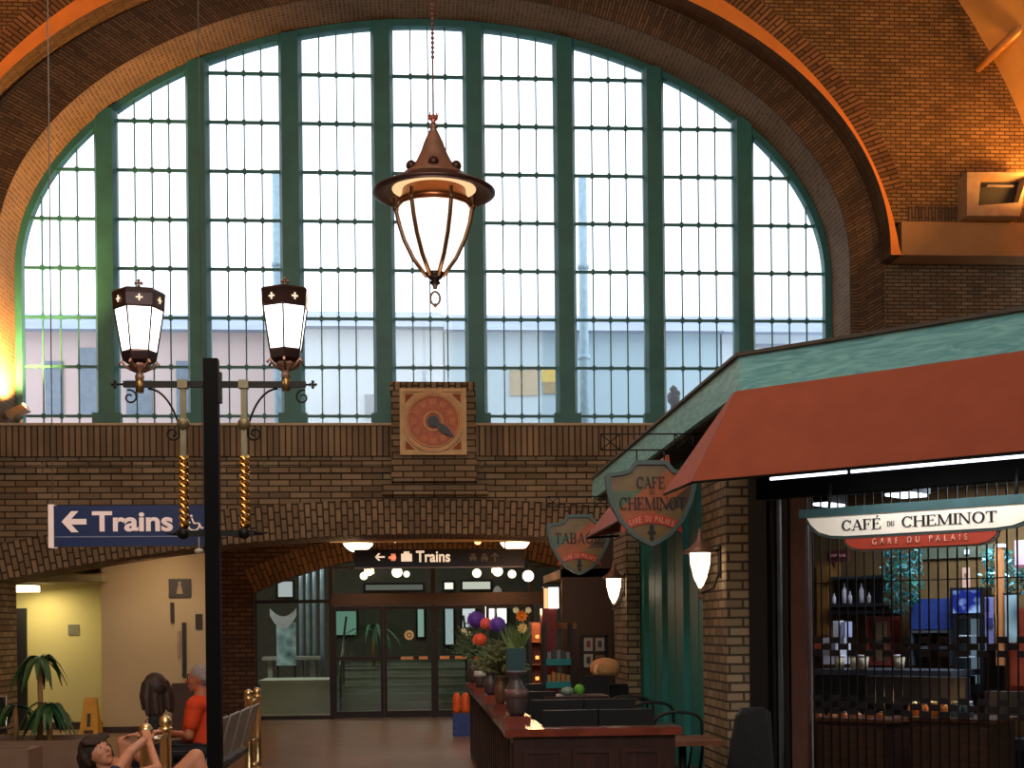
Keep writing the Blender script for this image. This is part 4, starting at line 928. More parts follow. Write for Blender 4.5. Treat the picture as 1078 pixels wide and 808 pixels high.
def shield(x0, y0, x1, y1, Y, lines, label, bracket):
    a = PY(x0, y1, Y); b = PY(x1, y0, Y); cx, cz = (a.x + b.x) / 2, (a.z + b.z) / 2; hx, hz = (b.x - a.x) / 2, (b.z - a.z) / 2
    t = thing('shield_sign', (cx, Y, a.z), label, 'sign', 'painted shield signs'); del t['group']
    P_ = lambda p, k=1, y=0: (cx + p[0] * hx * k, Y + y, cz + p[1] * hz * k)
    IN = [(x * .89, z * .90) for x, z in SH]
    mb = MB(); m = len(SH)
    for i in range(m):
        j = (i + 1) % m
        mb.face([P_(SH[i], 1, -.0), P_(SH[j], 1, -.0), P_(IN[j], 1, -.0), P_(IN[i], 1, -.0)]); mb.face([P_(SH[i], 1, 0), P_(SH[i], 1, .07), P_(SH[j], 1, .07), P_(SH[j], 1, 0)])
        mb.face([P_(IN[i], 1, 0), P_(IN[j], 1, 0), P_(IN[j], 1, .03), P_(IN[i], 1, .03)]); mb.face([P_(SH[j], 1, .07), P_(SH[i], 1, .07), P_(IN[i], 1, .07), P_(IN[j], 1, .07)])
    mb.build('frame', EDG, t)
    def area(poly, y, mi, mb):
        if len(poly) > 2: mb.prism([P_(p, 1, y) for p in poly], (0, .012, 0), mi)
    # painted countryside: fields, track bed and hills as bands of colour
    mb = MB(); area(IN, .022, 0, mb)
    g = clip(clip(IN, 0, 1, .30), 0, -1, .12); g = clip(g, .95, -.2, .12); area(g, .0205, 1, mb)
    o1 = clip(clip(clip(IN, -.95, -.75, .22), .95, .75, .55), 0, -1, .30); o1 = clip(IN, -1, 1.15, .55) ; o1 = clip(o1, 1, -1.15, .35); area(clip(o1, 0, -1, .52), .0195, 2, mb)
    d1 = clip(IN, -1, 1.15, -.35); area(clip(d1, 0, -1, .10), .0205, 3, mb)
    mb.build('painting', [TAN, GRN, ORG, DRK], t)
    mb = MB(); n = 14; top = []; bot = []
    for i in range(n + 1):
        k = -1 + 2 * i / n; zz = -.33 - .22 * k * k; top.append((k * .64, zz + .10)); bot.append((k * .66, zz - .12))
    mb.prism([P_(p, 1, .012) for p in top + bot[::-1]], (0, .01, 0)); mb.build('ribbon', RIB, t)
    ri = 'GARE DU PALAIS' if hx > .1 else ''
    # ribbon lettering follows the curve letter by letter
    mb = MB(); tot = sum((GL.get(c) or GL['A'])[0] for c in ri.replace('R', 'B').replace('P', 'F').replace('L', 'I').replace('S', 'C')); x = 0
    txt = ri.replace('R', 'B').replace('P', 'F').replace('L', 'I').replace('S', 'C')
    for ch in []: pass
    for i_, ch in enumerate(ri):
        if ch == ' ': continue
        k = -1 + 2 * (i_ + .5) / len(ri); k *= .74
        text_mesh(ch, GLD, P_((k * .64 - .028, -.33 - .22 * k * k - .075), 1, .010), Vector((1, 0, -.55 * k)), Vector((.55 * k, 0, 1)), (.13 if ch != 'I' else .13) * hz, (.055 if ch != 'I' else .02) * hx, depth=.002, parent=t)
    mb = MB(); mb.prism([P_(p, 1, .012) for p in ((0, -.46), (.06, -.54), (.03, -.60), (.10, -.66), (.03, -.72), (.05, -.80), (0, -.86), (-.05, -.80), (-.03, -.72), (-.10, -.66), (-.03, -.60), (-.06, -.54))], (0, .01, 0)); mb.build('emblem', INK, t)
    for (s, xa, xb, z0, h) in lines: serif(s, INK, P_((xa, z0), 1, .010), ax, zx, h * hz, (xb - xa) * hx, parent=t)
    # bracket
    bx0, by0, bx1, by1 = bracket; p = PY(bx0, by1, Y); q = PY(bx1, by0, Y); mb = MB(); r = .006
    mb.tube([(p.x, Y + .03, q.z), (q.x, Y + .03, q.z)], r, 6); mb.tube([(p.x, Y + .03, p.z), (q.x, Y + .03, p.z)], r, 6)
    wX = (q.x - p.x) * .15; hB = q.z - p.z
    xs_ = [p.x, p.x + hB * 1.2, q.x - hB * 1.2 - wX, q.x - wX]
    for i in (0, 2):
        A_, B_ = xs_[i], xs_[i + 1]
        for X_ in (A_, B_): mb.tube([(X_, Y + .03, p.z), (X_, Y + .03, q.z)], r, 6)
        mb.tube([(A_, Y + .03, p.z), (B_, Y + .03, q.z)], r * .8, 6); mb.tube([(A_, Y + .03, q.z), (B_, Y + .03, p.z)], r * .8, 6)
    for X_ in (cx - hx * .3, cx + hx * .3): mb.tube([(X_, Y + .035, p.z), (X_, Y + .035, cz + hz * .97)], r, 6)
    mb.build('bracket', IRON, t)
    return t
shield(638, 484, 734, 576, 10.7, [('CAFE', -.33, .30, .36, .26), ('DU', -.05, .08, .22, .09), ('CHEMINOT', -.70, .74, -.13, .28)], 'large painted shield sign reading cafe du cheminot hanging beside the near brick pillar', (633, 456, 748, 473))
shield(576, 541, 644, 606, 15.1, [('TABAGIE', -.76, .76, .06, .34)], 'smaller painted shield sign reading tabagie near the far brick pillar', (576, 522, 650, 533))
# ---- wall lanterns on the pillars
def wlant(px, py, Y, xw, label):
    c = PY(px, py, Y); t = thing('wall_lantern', (c.x, Y, c.z), label, 'wall lamp'); C_ = (c.x, Y, c.z)
    mb = MB(); mb.lathe(C_, [(.012, -.20), (.05, -.12), (.075, -.02), (.08, .05), (.082, .08)], 16); mb.build('glass', emis('lantern_glow', (255, 230, 196), 5), t)
    mb = MB(); mb.lathe(C_, [(.13, .075), (.135, .085), (.07, .13), (.035, .17), (.02, .21), (.006, .27)], 20); mb.build('cap', COPPER, t)
    mb = MB(); mb.tube([(c.x, Y, c.z - .20), (c.x, Y, c.z - .25)], .012, 8); mb.lathe(C_, [(.004, -.29), (.018, -.26), (.004, -.235)], 8)
    for k in range(6):
        a = k * math.pi / 3; mb.tube([(c.x + .084 * math.cos(a), Y + .084 * math.sin(a), c.z + .07), (c.x + .078 * math.cos(a), Y + .078 * math.sin(a), c.z - .02), (c.x + .015 * math.cos(a), Y + .015 * math.sin(a), c.z - .2)], .004, 5)
    mb.build('ribs', COPPER, t)
    mb = MB(); mb.tube([(xw, Y + .05, c.z - .05), (xw - .06, Y + .03, c.z - .2), (c.x, Y, c.z - .24)], .009, 6); mb.tube([(xw, Y + .05, c.z + .1), (c.x, Y, c.z + .1)], .009, 6); mb.obox((xw - .012, Y, c.z - .12), (.012, 0, 0), (0, .1, 0), (0, 0, .25)); mb.build('bracket', IRON, t)
    light('lantern_light', 'POINT', (c.x - .0, Y, c.z - .02), 9, WARM, .07)
wlant(737, 592, 10.55, pxa, 'glowing teardrop wall lantern on the near brick pillar'); wlant(646, 616, 14.85, qxa, 'glowing teardrop wall lantern on the far brick pillar')
# ================================================================== SHOP BEHIND THE GRILLE
GS = pxb + 10.44                             # plane of the grille: x + y
G0 = Vector((pxb + .02, 10.46, 0))
gr = thing('security_grille', G0 + D45 * 1.2, 'closed roll down steel grille across the cafe front with staggered plates', 'grille')
ug = lambda px, s=GS: (PK(px, 650, s) - G0).dot(D45)
GU0 = ug(854); GU1 = 3.8; st = .070
mb = MB(); u = GU0
while u < GU1:
    mb.obox(G0 + D45 * u, D45 * .010, N45 * .008, (0, 0, 2.62)); u += st
for z in (.5, 1.9, 2.4): mb.obox(G0 + D45 * GU0 + Vector((0, 0, z)), D45 * (GU1 - GU0), N45 * .006, (0, 0, .008))
mb.build('rods', mat('grille_steel', (30, 32, 38), .4, .6), gr)
mb = MB(); 
for zb in (1.36, .93, .22):
    for r_ in range(3):
        u = GU0 + (st if r_ % 2 else 0)
        if r_ == 2 and zb == .22: continue
        while u < GU1:
            mb.obox(G0 + D45 * (u - .002) + Vector((0, 0, zb + r_ * .048)), D45 * (st + .01), N45 * .010, (0, 0, .046)); u += 2 * st
mb.build('plates', mat('grille_plate', (42, 44, 50), .45, .5), gr)
mb = MB(); 
for p0, p1, m_, th in ((793, 812, 0, .1), (818, 821, 1, .03), (825, 827, 1, .03), (834, 850, 2, .06), (852, 854, 3, .02), (814, 817, 0, .05), (828, 833, 0, .08)):
    mb.obox(G0 + D45 * ug(p0) - N45 * .01, D45 * (ug(p1) - ug(p0)), N45 * th, (0, 0, 2.75), m_)
mb.build('guide_posts', [BLACK, mat('post_grey', (92, 94, 96), .4, .5), mat('post_brown', (84, 56, 50), .5), mat('post_steel', (190, 190, 195), .3, .7)], gr)
BS = GS + 2.6                                # back wall plane
def kbox(px0, py0, px1, py1, s, dep, mb, mi=0):
    a = PK(px0, (py0 + py1) / 2, s); b = PK(px1, (py0 + py1) / 2, s); z1 = PK((px0 + px1) / 2, py0, s).z; z0 = PK((px0 + px1) / 2, py1, s).z
    mb.obox((a.x, a.y, z0), (b - a) * Vector((1, 1, 0)).length / math.sqrt(2) if 0 else Vector((b.x - a.x, b.y - a.y, 0)), -N45 * dep, (0, 0, z1 - z0), mi); return Vector(((a.x + b.x) / 2, (a.y + b.y) / 2, z0))
mb = MB(); mb.obox((2.7, BS - 2.7, 0), D45 * 7, -N45 * .1, (0, 0, 2.8)); mb.build('shop_wall', mat('shop_ochre', (104, 76, 38), .8), ki)
mb = MB(); mb.obox(G0 + Vector((0, 0, 2.72)), D45 * 5, -N45 * 2.2, (0, 0, .06)); mb.build('shop_ceiling', mat('shop_ceiling', (80, 90, 96), .7), ki)
mb = MB(); mb.obox(G0 + Vector((.0, .6, 0)), (.05, 0, 0), (0, 2.2, 0), (0, 0, 2.7)); mb.build('shop_side_wall', mat('shop_brown', (70, 44, 30), .7), ki)
light('shop_light', 'AREA', G0 + D45 * 1.7 - N45 * 1.0 + Vector((0, 0, 2.66)), 60, COOL, 1.6, G0 + D45 * 1.7 - N45 * 1.2, sizey=.6)
for px, py, wpx, lb in ((945, 521, 24, 'bright white oblong ceiling lamp inside the kiosk above the sign'), (868, 531, 14, 'slanted bright strip lamp inside the kiosk at the left end of the sign')):
    p = PK(px, py, GS + .5); t = thing('ceiling_lamp', p, lb, 'lamp'); mb = MB(); mb.obox(p - D45 * .10, D45 * wpx * .0085, -N45 * .3, (0, 0, .02)); mb.build('diffuser', TUBE, t); mb = MB(); mb.obox(p - D45 * .11 + Vector((0, 0, .02)), D45 * (wpx * .0085 + .02), -N45 * .32, (0, 0, 2.73 - p.z - .02)); mb.build('housing', BLACK, t)
def kt(name, label, cat, base, parts, group=None):
    """parts: (part name, material, boxes[(px0,py0,px1,py1,s,depth)])"""
    b0 = base; t = None; mbs = []
    for pn, m, boxes in parts:
        mb = MB()
        for bx in boxes:
            p = kbox(*bx, mb)
            if t is None: t = thing(name, p, label, cat, group)
        mb.build(pn, m, t)
    return t
DK = mat('shelf_black', (20, 20, 26), .4); GRY = mat('shop_grey', (64, 68, 78), .6); WHT = mat('shop_white', (212, 208, 220), .4); OCH = mat('shop_ochre_cabinet', (130, 84, 36), .6); REDC = mat('shop_red', (116, 36, 22), .5)
S1 = BS - .35; S2 = BS - .9; S3 = GS + .6
kt('wall_cabinet', 'ochre tall cabinet at the left end of the shop wall', 'cabinet', 0, [('body', OCH, [(858, 592, 874, 672, S1, .2)]), ('door', mat('ochre_door', (146, 98, 46), .5), [(860, 596, 872, 668, S1 - .02, .02)])])
kt('shop_sign', 'small dark red lozenge sign high on the shop wall', 'sign', 0, [('panel', mat('dim_red', (96, 34, 36), .5), [(870, 579, 893, 591, S1, .03)]), ('lettering', mat('dim_pink', (190, 120, 120), .5), [(874, 583, 880, 586, S1 - .02, .02), (882, 583, 889, 586, S1 - .02, .02)])])
kt('bottle_shelf', 'black wall shelf holding white bottles behind the grille', 'shelf', 0, [('back_panel', DK, [(875, 608, 928, 640, S1 + .1, .05)]), ('shelf_board', mat('shelf_edge', (48, 50, 60), .4), [(874, 606, 928, 609, S1 - .1, .3), (874, 635, 928, 638, S1 - .1, .3)]), ('lower_board', DK, [(874, 642, 935, 646, S1 - .1, .3)])])
for px, h, w_ in ((878, 10, 4), (889, 20, 5), (895, 12, 4), (907, 20, 5), (915, 11, 4)):
    p = PK(px, 635, S1); t = thing('bottle', p, {878: 'short round white bottle at the left end of the black shelf', 889: 'tall white bottle second on the black shelf', 895: 'short white bottle between the two tall bottles', 907: 'tall pinkish white bottle on the black shelf', 915: 'short pale bottle at the right end of the black shelf'}[px], 'bottle', 'bottles on the black shelf')
    k = .0088; mb = MB(); mb.lathe(p, [(w_ * k * .5, 0), (w_ * k * .5, h * k * .6), (w_ * k * .2, h * k * .8), (w_ * k * .2, h * k)], 12); mb.build('body', mat('bottle_white', (236, 228, 244), .3, emit=(235, 230, 250), es=.0), t); mb = MB(); mb.lathe(p + Vector((0, 0, h * k)), [(w_ * k * .24, 0), (w_ * k * .24, .02)], 10); mb.build('cap', DK, t)
kt('coffee_machine', 'white coffee machine beside an orange box behind the grille', 'machine', 0, [('body', WHT, [(865, 671, 881, 699, S2, .25)]), ('panel', mat('lilac_grey', (140, 130, 150), .4), [(868, 676, 879, 684, S2 - .02, .02)]), ('water_tank', WHT, [(877, 653, 882, 671, S2, .12)]), ('grinder', mat('pale_lilac', (170, 170, 200), .4), [(885, 654, 890, 671, S2, .12)])])
kt('carton', 'small orange carton left of the white coffee machine', 'box', 0, [('body', mat('carton_orange', (190, 76, 34), .6), [(857, 671, 864, 683, S2, .1)]), ('lid', mat('carton_lid', (150, 56, 26), .6), [(856.5, 669.5, 864.5, 671, S2 - .01, .12)])])
kt('display_cabinet', 'red framed glass cabinet with cream back behind the grille', 'cabinet', 0, [('frame', REDC, [(911, 648, 937, 654, S1, .2), (911, 654, 914, 696, S1, .2), (934, 654, 937, 696, S1, .2), (911, 696, 937, 700, S1, .2)]), ('back_panel', mat('cabinet_cream', (214, 200, 150), .5), [(914, 654, 934, 696, S1 + .2, .02)]), ('shelf_board', GRY, [(914, 674, 934, 675.5, S1 + .02, .12)])])
for px, lb in ((884, 'first pale tub from the coffee machine'), (900, 'cream paper cup stack in the middle of the counter row'), (909, 'small dark cream tub next to the cup stack'), (947, 'cream tub at the far end of the counter row')):
    p = PK(px, 704, S2 - .3); t = thing('tub', p, lb, 'tub', 'tubs on the cafe counter'); mb = MB(); mb.lathe(p, [(.035, 0), (.045, .10)], 14); mb.build('body', mat('tub_cream', (190, 176, 150), .5), t); mb = MB(); mb.lathe(p, [(.048, .10), (.048, .115)], 14); mb.build('lid', WHT, t)
kt('service_counter', 'dark service counter running behind the grille', 'counter', 0, [('body', mat('counter_dark', (26, 26, 30), .5), [(857, 712, 1000, 800, S2 - .3, .5)]), ('worktop', mat('counter_top', (70, 74, 84), .3), [(856, 705, 1001, 711, S2 - .34, .6)])])
# hanging glittering teal foliage
def foliage_kiosk(name, label, px0, py0, px1, py1, s, dep, seedv, cols):
    rnd = random.Random(seedv); a = PK((px0 + px1) / 2, py0, s); t = thing(name, a, label, 'garland'); names = ['leaf_teal', 'leaf_green', 'leaf_pale']
    mb = MB()
    for i in range(620):
        px = rnd.uniform(px0, px1); kx_ = (px - px0) / (px1 - px0); py = py0 + (py1 - py0) * (rnd.random() * (1 - .5 * abs(kx_ - .5))); p = PK(px, py, s) - N45 * rnd.uniform(0, dep); r = rnd.uniform(.012, .03)
        d1 = Vector((rnd.uniform(-1, 1), rnd.uniform(-1, 1), rnd.uniform(-1, 1))).normalized(); d2 = d1.orthogonal().normalized()
        mb.face([p - d1 * r * 1.4, p + d2 * r * .5, p + d1 * r * 1.4, p - d2 * r * .5], mi=rnd.choice((0, 0, 1, 2)))
    mb.build('leaves', cols, t); mb = MB(); mb.tube([PK((px0 + px1) / 2, py0, s), PK((px0 + px1) / 2, py0, s) + Vector((0, 0, max(.05, 2.7 - a.z)))], .006, 5); mb.build('cord', DK, t)
LC = [mat('foil_teal', (44, 120, 128), .25, .4), mat('foil_green', (44, 104, 74), .3, .3), mat('foil_pale', (130, 200, 205), .2, .5)]
foliage_kiosk('garland', 'bunch of glittering teal foil leaves hanging below the left half of the red board', 927, 578, 962, 648, S1 - .3, .2, 3, LC)
foliage_kiosk('garland', 'glittering teal foil garland at the right edge behind the grille', 1030, 578, 1090, 630, S1 - .4, .2, 5, LC)
kt('draped_box', 'blue cloth covered box above a grey shelf unit behind the grille', 'box', 0, [('cloth', mat('blue_cloth', (22, 46, 116), .7, noise_amt=.3, nscale=30), [(958, 630, 1000, 662, S1 - .1, .3)]), ('shelf_unit', GRY, [(960, 663, 998, 666, S1 - .1, .3), (960, 680, 998, 683, S1 - .1, .3), (957, 663, 960, 700, S1 - .1, .3), (998, 663, 1001, 700, S1 - .1, .3)])])
tv = kt('screen', 'bright blue advertising screen on top of the glass fridge', 'screen', 0, [('casing', DK, [(1000, 618, 1034, 647, S1 - .25, .2)])])
bm_ = bpy.data.materials.new('blue_screen'); bm_.use_nodes = True; nn = bm_.node_tree.nodes; e_ = nn['Principled BSDF']; vv = nn.new('ShaderNodeTexNoise'); vv.inputs['Scale'].default_value = 9; rr_ = nn.new('ShaderNodeValToRGB'); rr_.color_ramp.elements[0].position = .45; rr_.color_ramp.elements[0].color = lin((10, 30, 130)); rr_.color_ramp.elements[1].position = .68; rr_.color_ramp.elements[1].color = lin((160, 200, 255)); tc_ = nn.new('ShaderNodeTexCoord'); bm_.node_tree.links.new(tc_.outputs['Object'], vv.inputs[0]); bm_.node_tree.links.new(vv.outputs[0], rr_.inputs[0]); bm_.node_tree.links.new(rr_.outputs[0], e_.inputs['Emission Color']); e_.inputs['Emission Strength'].default_value = .9; e_.inputs['Base Color'].default_value = (0, 0, 0, 1)
mb = MB(); kbox(1003, 621, 1031, 645, S1 - .27, .015, mb); mb.build('display', bm_, tv)
kt('glass_fridge', 'upright glass door fridge with pale lit shelves behind the grille', 'fridge', 0, [('casing', DK, [(1004, 648, 1009, 722, S1 - .3, .4), (1031, 648, 1036, 722, S1 - .3, .4), (1004, 647, 1036, 651, S1 - .3, .4), (1004, 720, 1036, 730, S1 - .3, .4)]), ('back_panel', mat('fridge_back_glow', (150, 176, 190), .4, emit=(150, 180, 200), es=.25), [(1009, 651, 1031, 720, S1 + .05, .02)]), ('shelf_board', mat('fridge_shelf', (190, 210, 220), .3), [(1009, 668, 1031, 669.5, S1 - .28, .3), (1009, 690, 1031, 692, S1 - .28, .3)])])  # back panel glows by itself in place of a lamp inside
kt('banner', 'narrow blue and white hanging banner right of the fridge', 'banner', 0, [('cloth', mat('banner_lilac', (130, 130, 190), .7), [(1037, 628, 1046, 684, S2, .01)]), ('stripe', mat('banner_blue', (40, 50, 120), .7), [(1038, 650, 1045, 660, S2 - .01, .008), (1037.5, 630, 1041, 644, S2 - .01, .008)]), ('rod', DK, [(1036, 626, 1047, 628, S2, .02)])])
kt('orange_post', 'orange upright post right of the narrow banner', 'post', 0, [('shaft', mat('peach_post', (206, 136, 84), .5), [(1048, 576, 1055, 700, S2, .05)]), ('cap', WHT, [(1048, 572, 1056, 576, S2 - .01, .07)])])
kt('patterned_cloth', 'pink and white patterned cloth hanging by the red cabinet', 'cloth', 0, [('cloth', bpy.data.materials.get('blue_pattern'), [(1058, 626, 1072, 676, S2, .01)]), ('rail', DK, [(1056, 624, 1074, 626, S2, .02)])])
kt('red_cabinet', 'dark red cabinet at the right edge behind the grille', 'cabinet', 0, [('body', mat('cabinet_red', (140, 50, 26), .6), [(1060, 640, 1120, 730, S2 + .1, .4)]), ('door', mat('cabinet_red2', (158, 60, 30), .6), [(1064, 646, 1090, 722, S2 + .07, .03)])])
kt('poster', 'small pink and white poster top right behind the grille', 'poster', 0, [('paper', mat('poster_pink', (214, 180, 200), .6), [(1068, 568, 1092, 597, S2, .01)]), ('border', mat('poster_maroon', (130, 70, 90), .6), [(1068, 594, 1092, 597, S2 - .01, .008)])])
kt('price_card', 'pale pink price card pinned on the ochre shop wall', 'card', 0, [('card', mat('card_pink', (206, 160, 140), .6), [(1013, 597, 1021, 618, BS - .03, .01)]), ('mark', mat('card_mark', (150, 90, 80), .6), [(1015, 603, 1019, 607, BS - .045, .008)])])
kt('ceiling_panel', 'long grey green panel high on the shop wall', 'panel', 0, [('panel', mat('panel_sage', (92, 96, 78), .7), [(965, 574, 1045, 587, BS - .05, .03)]), ('clip', WHT, [(1015, 578, 1020, 583, BS - .09, .02)])])
# low wooden front counters just behind the grille
WD = wood('counter_wood', (34, 22, 18), (54, 36, 28), .4)
for p0, p1, lb in ((858, 934, 'low dark wooden front cupboard behind the grille, nearer the pillar'), (958, 1046, 'low dark wooden front cupboard behind the grille under the orange jars')):
    kt('front_cupboard', lb, 'cupboard', 0, [('body', WD, [(p0, 760, p1, 868, GS + .12, .4)]), ('door', wood('cupboard_door', (44, 30, 22), (66, 46, 34), .4), [(p0 + 3, 765, p1 - 3, 862, GS + .10, .02)]), ('top', mat('cupboard_top', (70, 44, 28), .35), [(p0 - 2, 756, p1 + 2, 760, GS + .08, .5)])])
for i, (px, lb) in enumerate(((961, 'first orange jar on the front cupboard'), (972, 'second orange jar on the front cupboard'), (983, 'third orange jar, middle of the cupboard top'), (993, 'fourth orange jar on the front cupboard'), (1006, 'clear jar right of the orange jars'), (1020, 'clear jar at the right end of the jar row'))):
    p = PK(px, 757, GS + .3); t = thing('jar', p, lb, 'jar', 'jars on the front cupboard'); mb = MB(); mb.lathe(p, [(.03, 0), (.036, .03), (.036, .09), (.025, .11)], 12); mb.build('body', mat('jar_orange', (224, 130, 50), .3, noise_amt=.2, nscale=20) if i < 4 else mat('jar_clear', (90, 110, 120), .1), t); mb = MB(); mb.lathe(p, [(.028, .11), (.028, .13)], 12); mb.build('lid', WHT if i % 2 else BRASS, t)
for i, px in enumerate((863, 876, 889, 902, 915, 928)):
    p = PK(px, 757, GS + .3); mb = MB(); mb.lathe(p, [(.03, 0), (.034, .02), (.034, .045), (.02, .05)], 12); t = thing('sauce_pot', p, ['first', 'second', 'third', 'fourth', 'fifth', 'sixth'][i] + ' small orange pot from the pillar on the front cupboard', 'pot', 'pots on the front cupboard'); mb.build('body', mat('pot_orange', (190, 104, 50), .4), t); mb = MB(); mb.lathe(p, [(.024, .05), (.02, .06)], 10); mb.build('lid', mat('pot_lid', (120, 60, 30), .4), t)
light('counter_glow', 'POINT', PK(975, 735, GS + .5), 1.2, (1, .6, .25), .05)
kt('booth_bench', 'long dark grey padded bench back seen low behind the grille', 'bench', 0, [('backrest', mat('grey_vinyl', (44, 46, 52), .45), [(912, 712, 1016, 742, GS + 1.0, .1)]), ('seat', mat('grey_vinyl'), [(912, 770, 1016, 786, GS + .75, .4)]), ('base', DK, [(914, 786, 1014, 842, GS + .8, .3)])])
kt('booth_bench', 'dark grey padded bench back at the right edge behind the grille', 'bench', 0, [('backrest', mat('grey_vinyl'), [(1036, 728, 1110, 758, GS + 1.3, .1)]), ('seat', mat('grey_vinyl'), [(1048, 778, 1110, 790, GS + 1.1, .2)]), ('base', DK, [(1050, 790, 1108, 830, GS + 1.12, .16)])])
# ================================================================== BOOTH WALL, VASES, BOOTHS, TABLES
ZB = .90
RW = wood('red_wood', (104, 44, 32), (136, 66, 48), .22, 2, (1, 6, 1), coat=.4); DW = wood('dark_wood', (40, 20, 16), (60, 32, 24), .35, 2, (6, 6, 1))
pA = PZ(533, 768, ZB); BX0 = pA.x; BY0 = pA.y; BX1 = PZ(718, 765, ZB).x; BY1 = PZ(494, 720, ZB).y
WX0 = BX0; BX0 = BX0 + .18
bw = thing('booth_partition', (BX0, BY0, 0), 'low dark panelled wooden partition with a red brown wooden ledge round the booths', 'partition')
mb = MB(); mb.box((WX0, BY0 + .222, ZB - .045), (BX0 + .10, BY1, ZB)); mb.build('side_ledge', RW, bw, bevel=.012)
mb = MB(); mb.box((WX0 - .01, BY0 - .0, ZB - .05), (BX1, BY0 + .22, ZB + .001)); mb.build('end_ledge', RW, bw, bevel=.012)
mb = MB(); mb.box((WX0 + .05, BY0 + .17, 0), (BX0 + .04, BY1 - .05, ZB - .045))
y = BY0 + .1
while y < BY1 - .2: mb.box((WX0 + .035, y, .1), (WX0 + .05, y + .05, ZB - .1)); y += .32
mb.build('side_body', DW, bw)
mb = MB(); mb.box((WX0 + .05, BY0 + .05, 0), (BX1 - .04, BY0 + .16, ZB - .05)); mb.build('end_body', DW, bw)
w_ = (BX1 - WX0 - .2) / 3
for k in range(3):
    x0 = WX0 + .12 + k * w_; mb = MB(); z0, z1, f = .14, ZB - .14, .03
    for q in ((x0, z0, x0 + f, z1), (x0 + w_ - .06 - f, z0, x0 + w_ - .06, z1), (x0 + f, z1 - f, x0 + w_ - .06 - f, z1), (x0 + f, z0, x0 + w_ - .06 - f, z0 + f)): mb.box((q[0], BY0 + .035, q[1]), (q[2], BY0 + .05, q[3]))
    mb.build('panel_moulding', wood('moulding_wood', (46, 24, 19), (62, 33, 26), .35), bw)
VIN = mat('black_vinyl', (16, 17, 18), .6, noise_amt=.1, nscale=3, spec=.3)
def booth(Y, x0, x1, z, label, two=True):
    t = thing('dining_booth', ((x0 + x1) / 2, Y, 0), label, 'booth seat', 'booth seats behind the partition'); del t['group']
    n = 2 if two else 1; w_ = (x1 - x0) / n
    for k in range(n):
        mb = MB(); mb.box((x0 + k * w_ + .006, Y, .5), (x0 + (k + 1) * w_ - .006, Y + .10, z)); mb.build('backrest', VIN, t, bevel=.03)
    mb = MB(); mb.box((x0, Y - .42, .36), (x1, Y, .47)); mb.build('seat', VIN, t, bevel=.02); mb = MB(); mb.box((x0 + .02, Y - .38, 0), (x1 - .02, Y + .08, .36)); mb.build('base', DW, t)
ys = [(BY0 + .72, 562, 688, 748, 'nearest black padded booth seat with two backrests just behind the partition end'), (BY0 + 1.75, 556, 670, 737, 'second black booth seat from the partition end'), (BY0 + 3.1, 552, 586, 728, 'third black booth seat behind the vases'), (BY0 + 4.4, 548, 574, 720, 'farthest small black booth seat near the end of the partition')]
for Y, p0, p1, py, lb in ys: booth(Y, max(PY(p0, py, Y).x, BX0 + .14), PY(p1, py, Y).x, PY(p0, py, Y).z, lb, Y < BY0 + 2)
for (p0, p1, py, Y, lb) in ((616, 640, 711, 13.6, 'tall black booth back under the rounded tan object'), (640, 672, 720, 14.35, 'black booth back standing before the far brick pillar')):
    booth(Y, PY(p0, py, Y).x, min(PY(p1, py, Y).x, 2.25), PY(p0, py, Y).z, lb, False)
# rounded tan object
c = PY(637, 704, 13.75); t = thing('straw_bag', (c.x, 13.75, c.z - .12), 'rounded tan straw bag resting on the tall black booth back', 'bag')
mb = MB(); mb.lathe((c.x, 13.75, PY(634, 711, 13.65).z), [(.125, 0), (.155, .05), (.15, .11), (.11, .155), (.05, .175), (.001, .18)], 20, sy=.45); mb.build('body', mat('straw_tan', (190, 134, 84), .8, noise_amt=.15, nscale=20, bump=.5), t)
mb = MB(); z_ = PY(634, 711, 13.65).z; mb.tube([(c.x - .085, 13.70, z_ + .10), (c.x - .11, 13.66, z_ + .05), (c.x - .10, 13.66, z_ + .01)], .02, 8); mb.build('flap', mat('straw_light', (214, 164, 110), .8), t)
# ---- bistro chairs and tables
def bistro(loc, rz, label):
    t = thing('bistro_chair', loc, label, 'chair'); L = Vector(loc); R = Matrix.Rotation(rz, 3, 'Z'); P_ = lambda x, y, z: L + R @ Vector((x, y, z))
    mb = MB(); mb.tube([P_(.19 * math.cos(a), .19 * math.sin(a), .45) for a in [k * math.pi / 10 for k in range(20)]], .014, 8, closed=True); mb.prism([P_(.185 * math.cos(k * math.pi / 10), .185 * math.sin(k * math.pi / 10), .44) for k in range(20)], (0, 0, .02)); mb.build('seat', BLACK, t)
    for x, y in ((-.14, -.14), (.14, -.14), (-.14, .14), (.14, .14)):
        mb = MB(); mb.tube([P_(x, y, .44), P_(x * 1.35, y * 1.35, .01)], .012, 8); mb.build('leg', BLACK, t)
    mb = MB(); pts = [P_(-.19, .12, .45), P_(-.2, .17, .62)] + [P_(-.2 * math.cos(a), .2, .72 + .20 * math.sin(a) ** .4) for a in [k * math.pi / 10 for k in range(1, 10)]] + [P_(.2, .17, .62), P_(.19, .12, .45)]; mb.tube(pts, .013, 8)
    pts = [P_(-.09, .15, .46)] + [P_(-.11 * math.cos(a), .19, .62 + .13 * math.sin(a)) for a in [k * math.pi / 8 for k in range(9)]] + [P_(.09, .15, .46)]; mb.tube(pts, .008, 6); mb.build('backrest', BLACK, t)
    return t
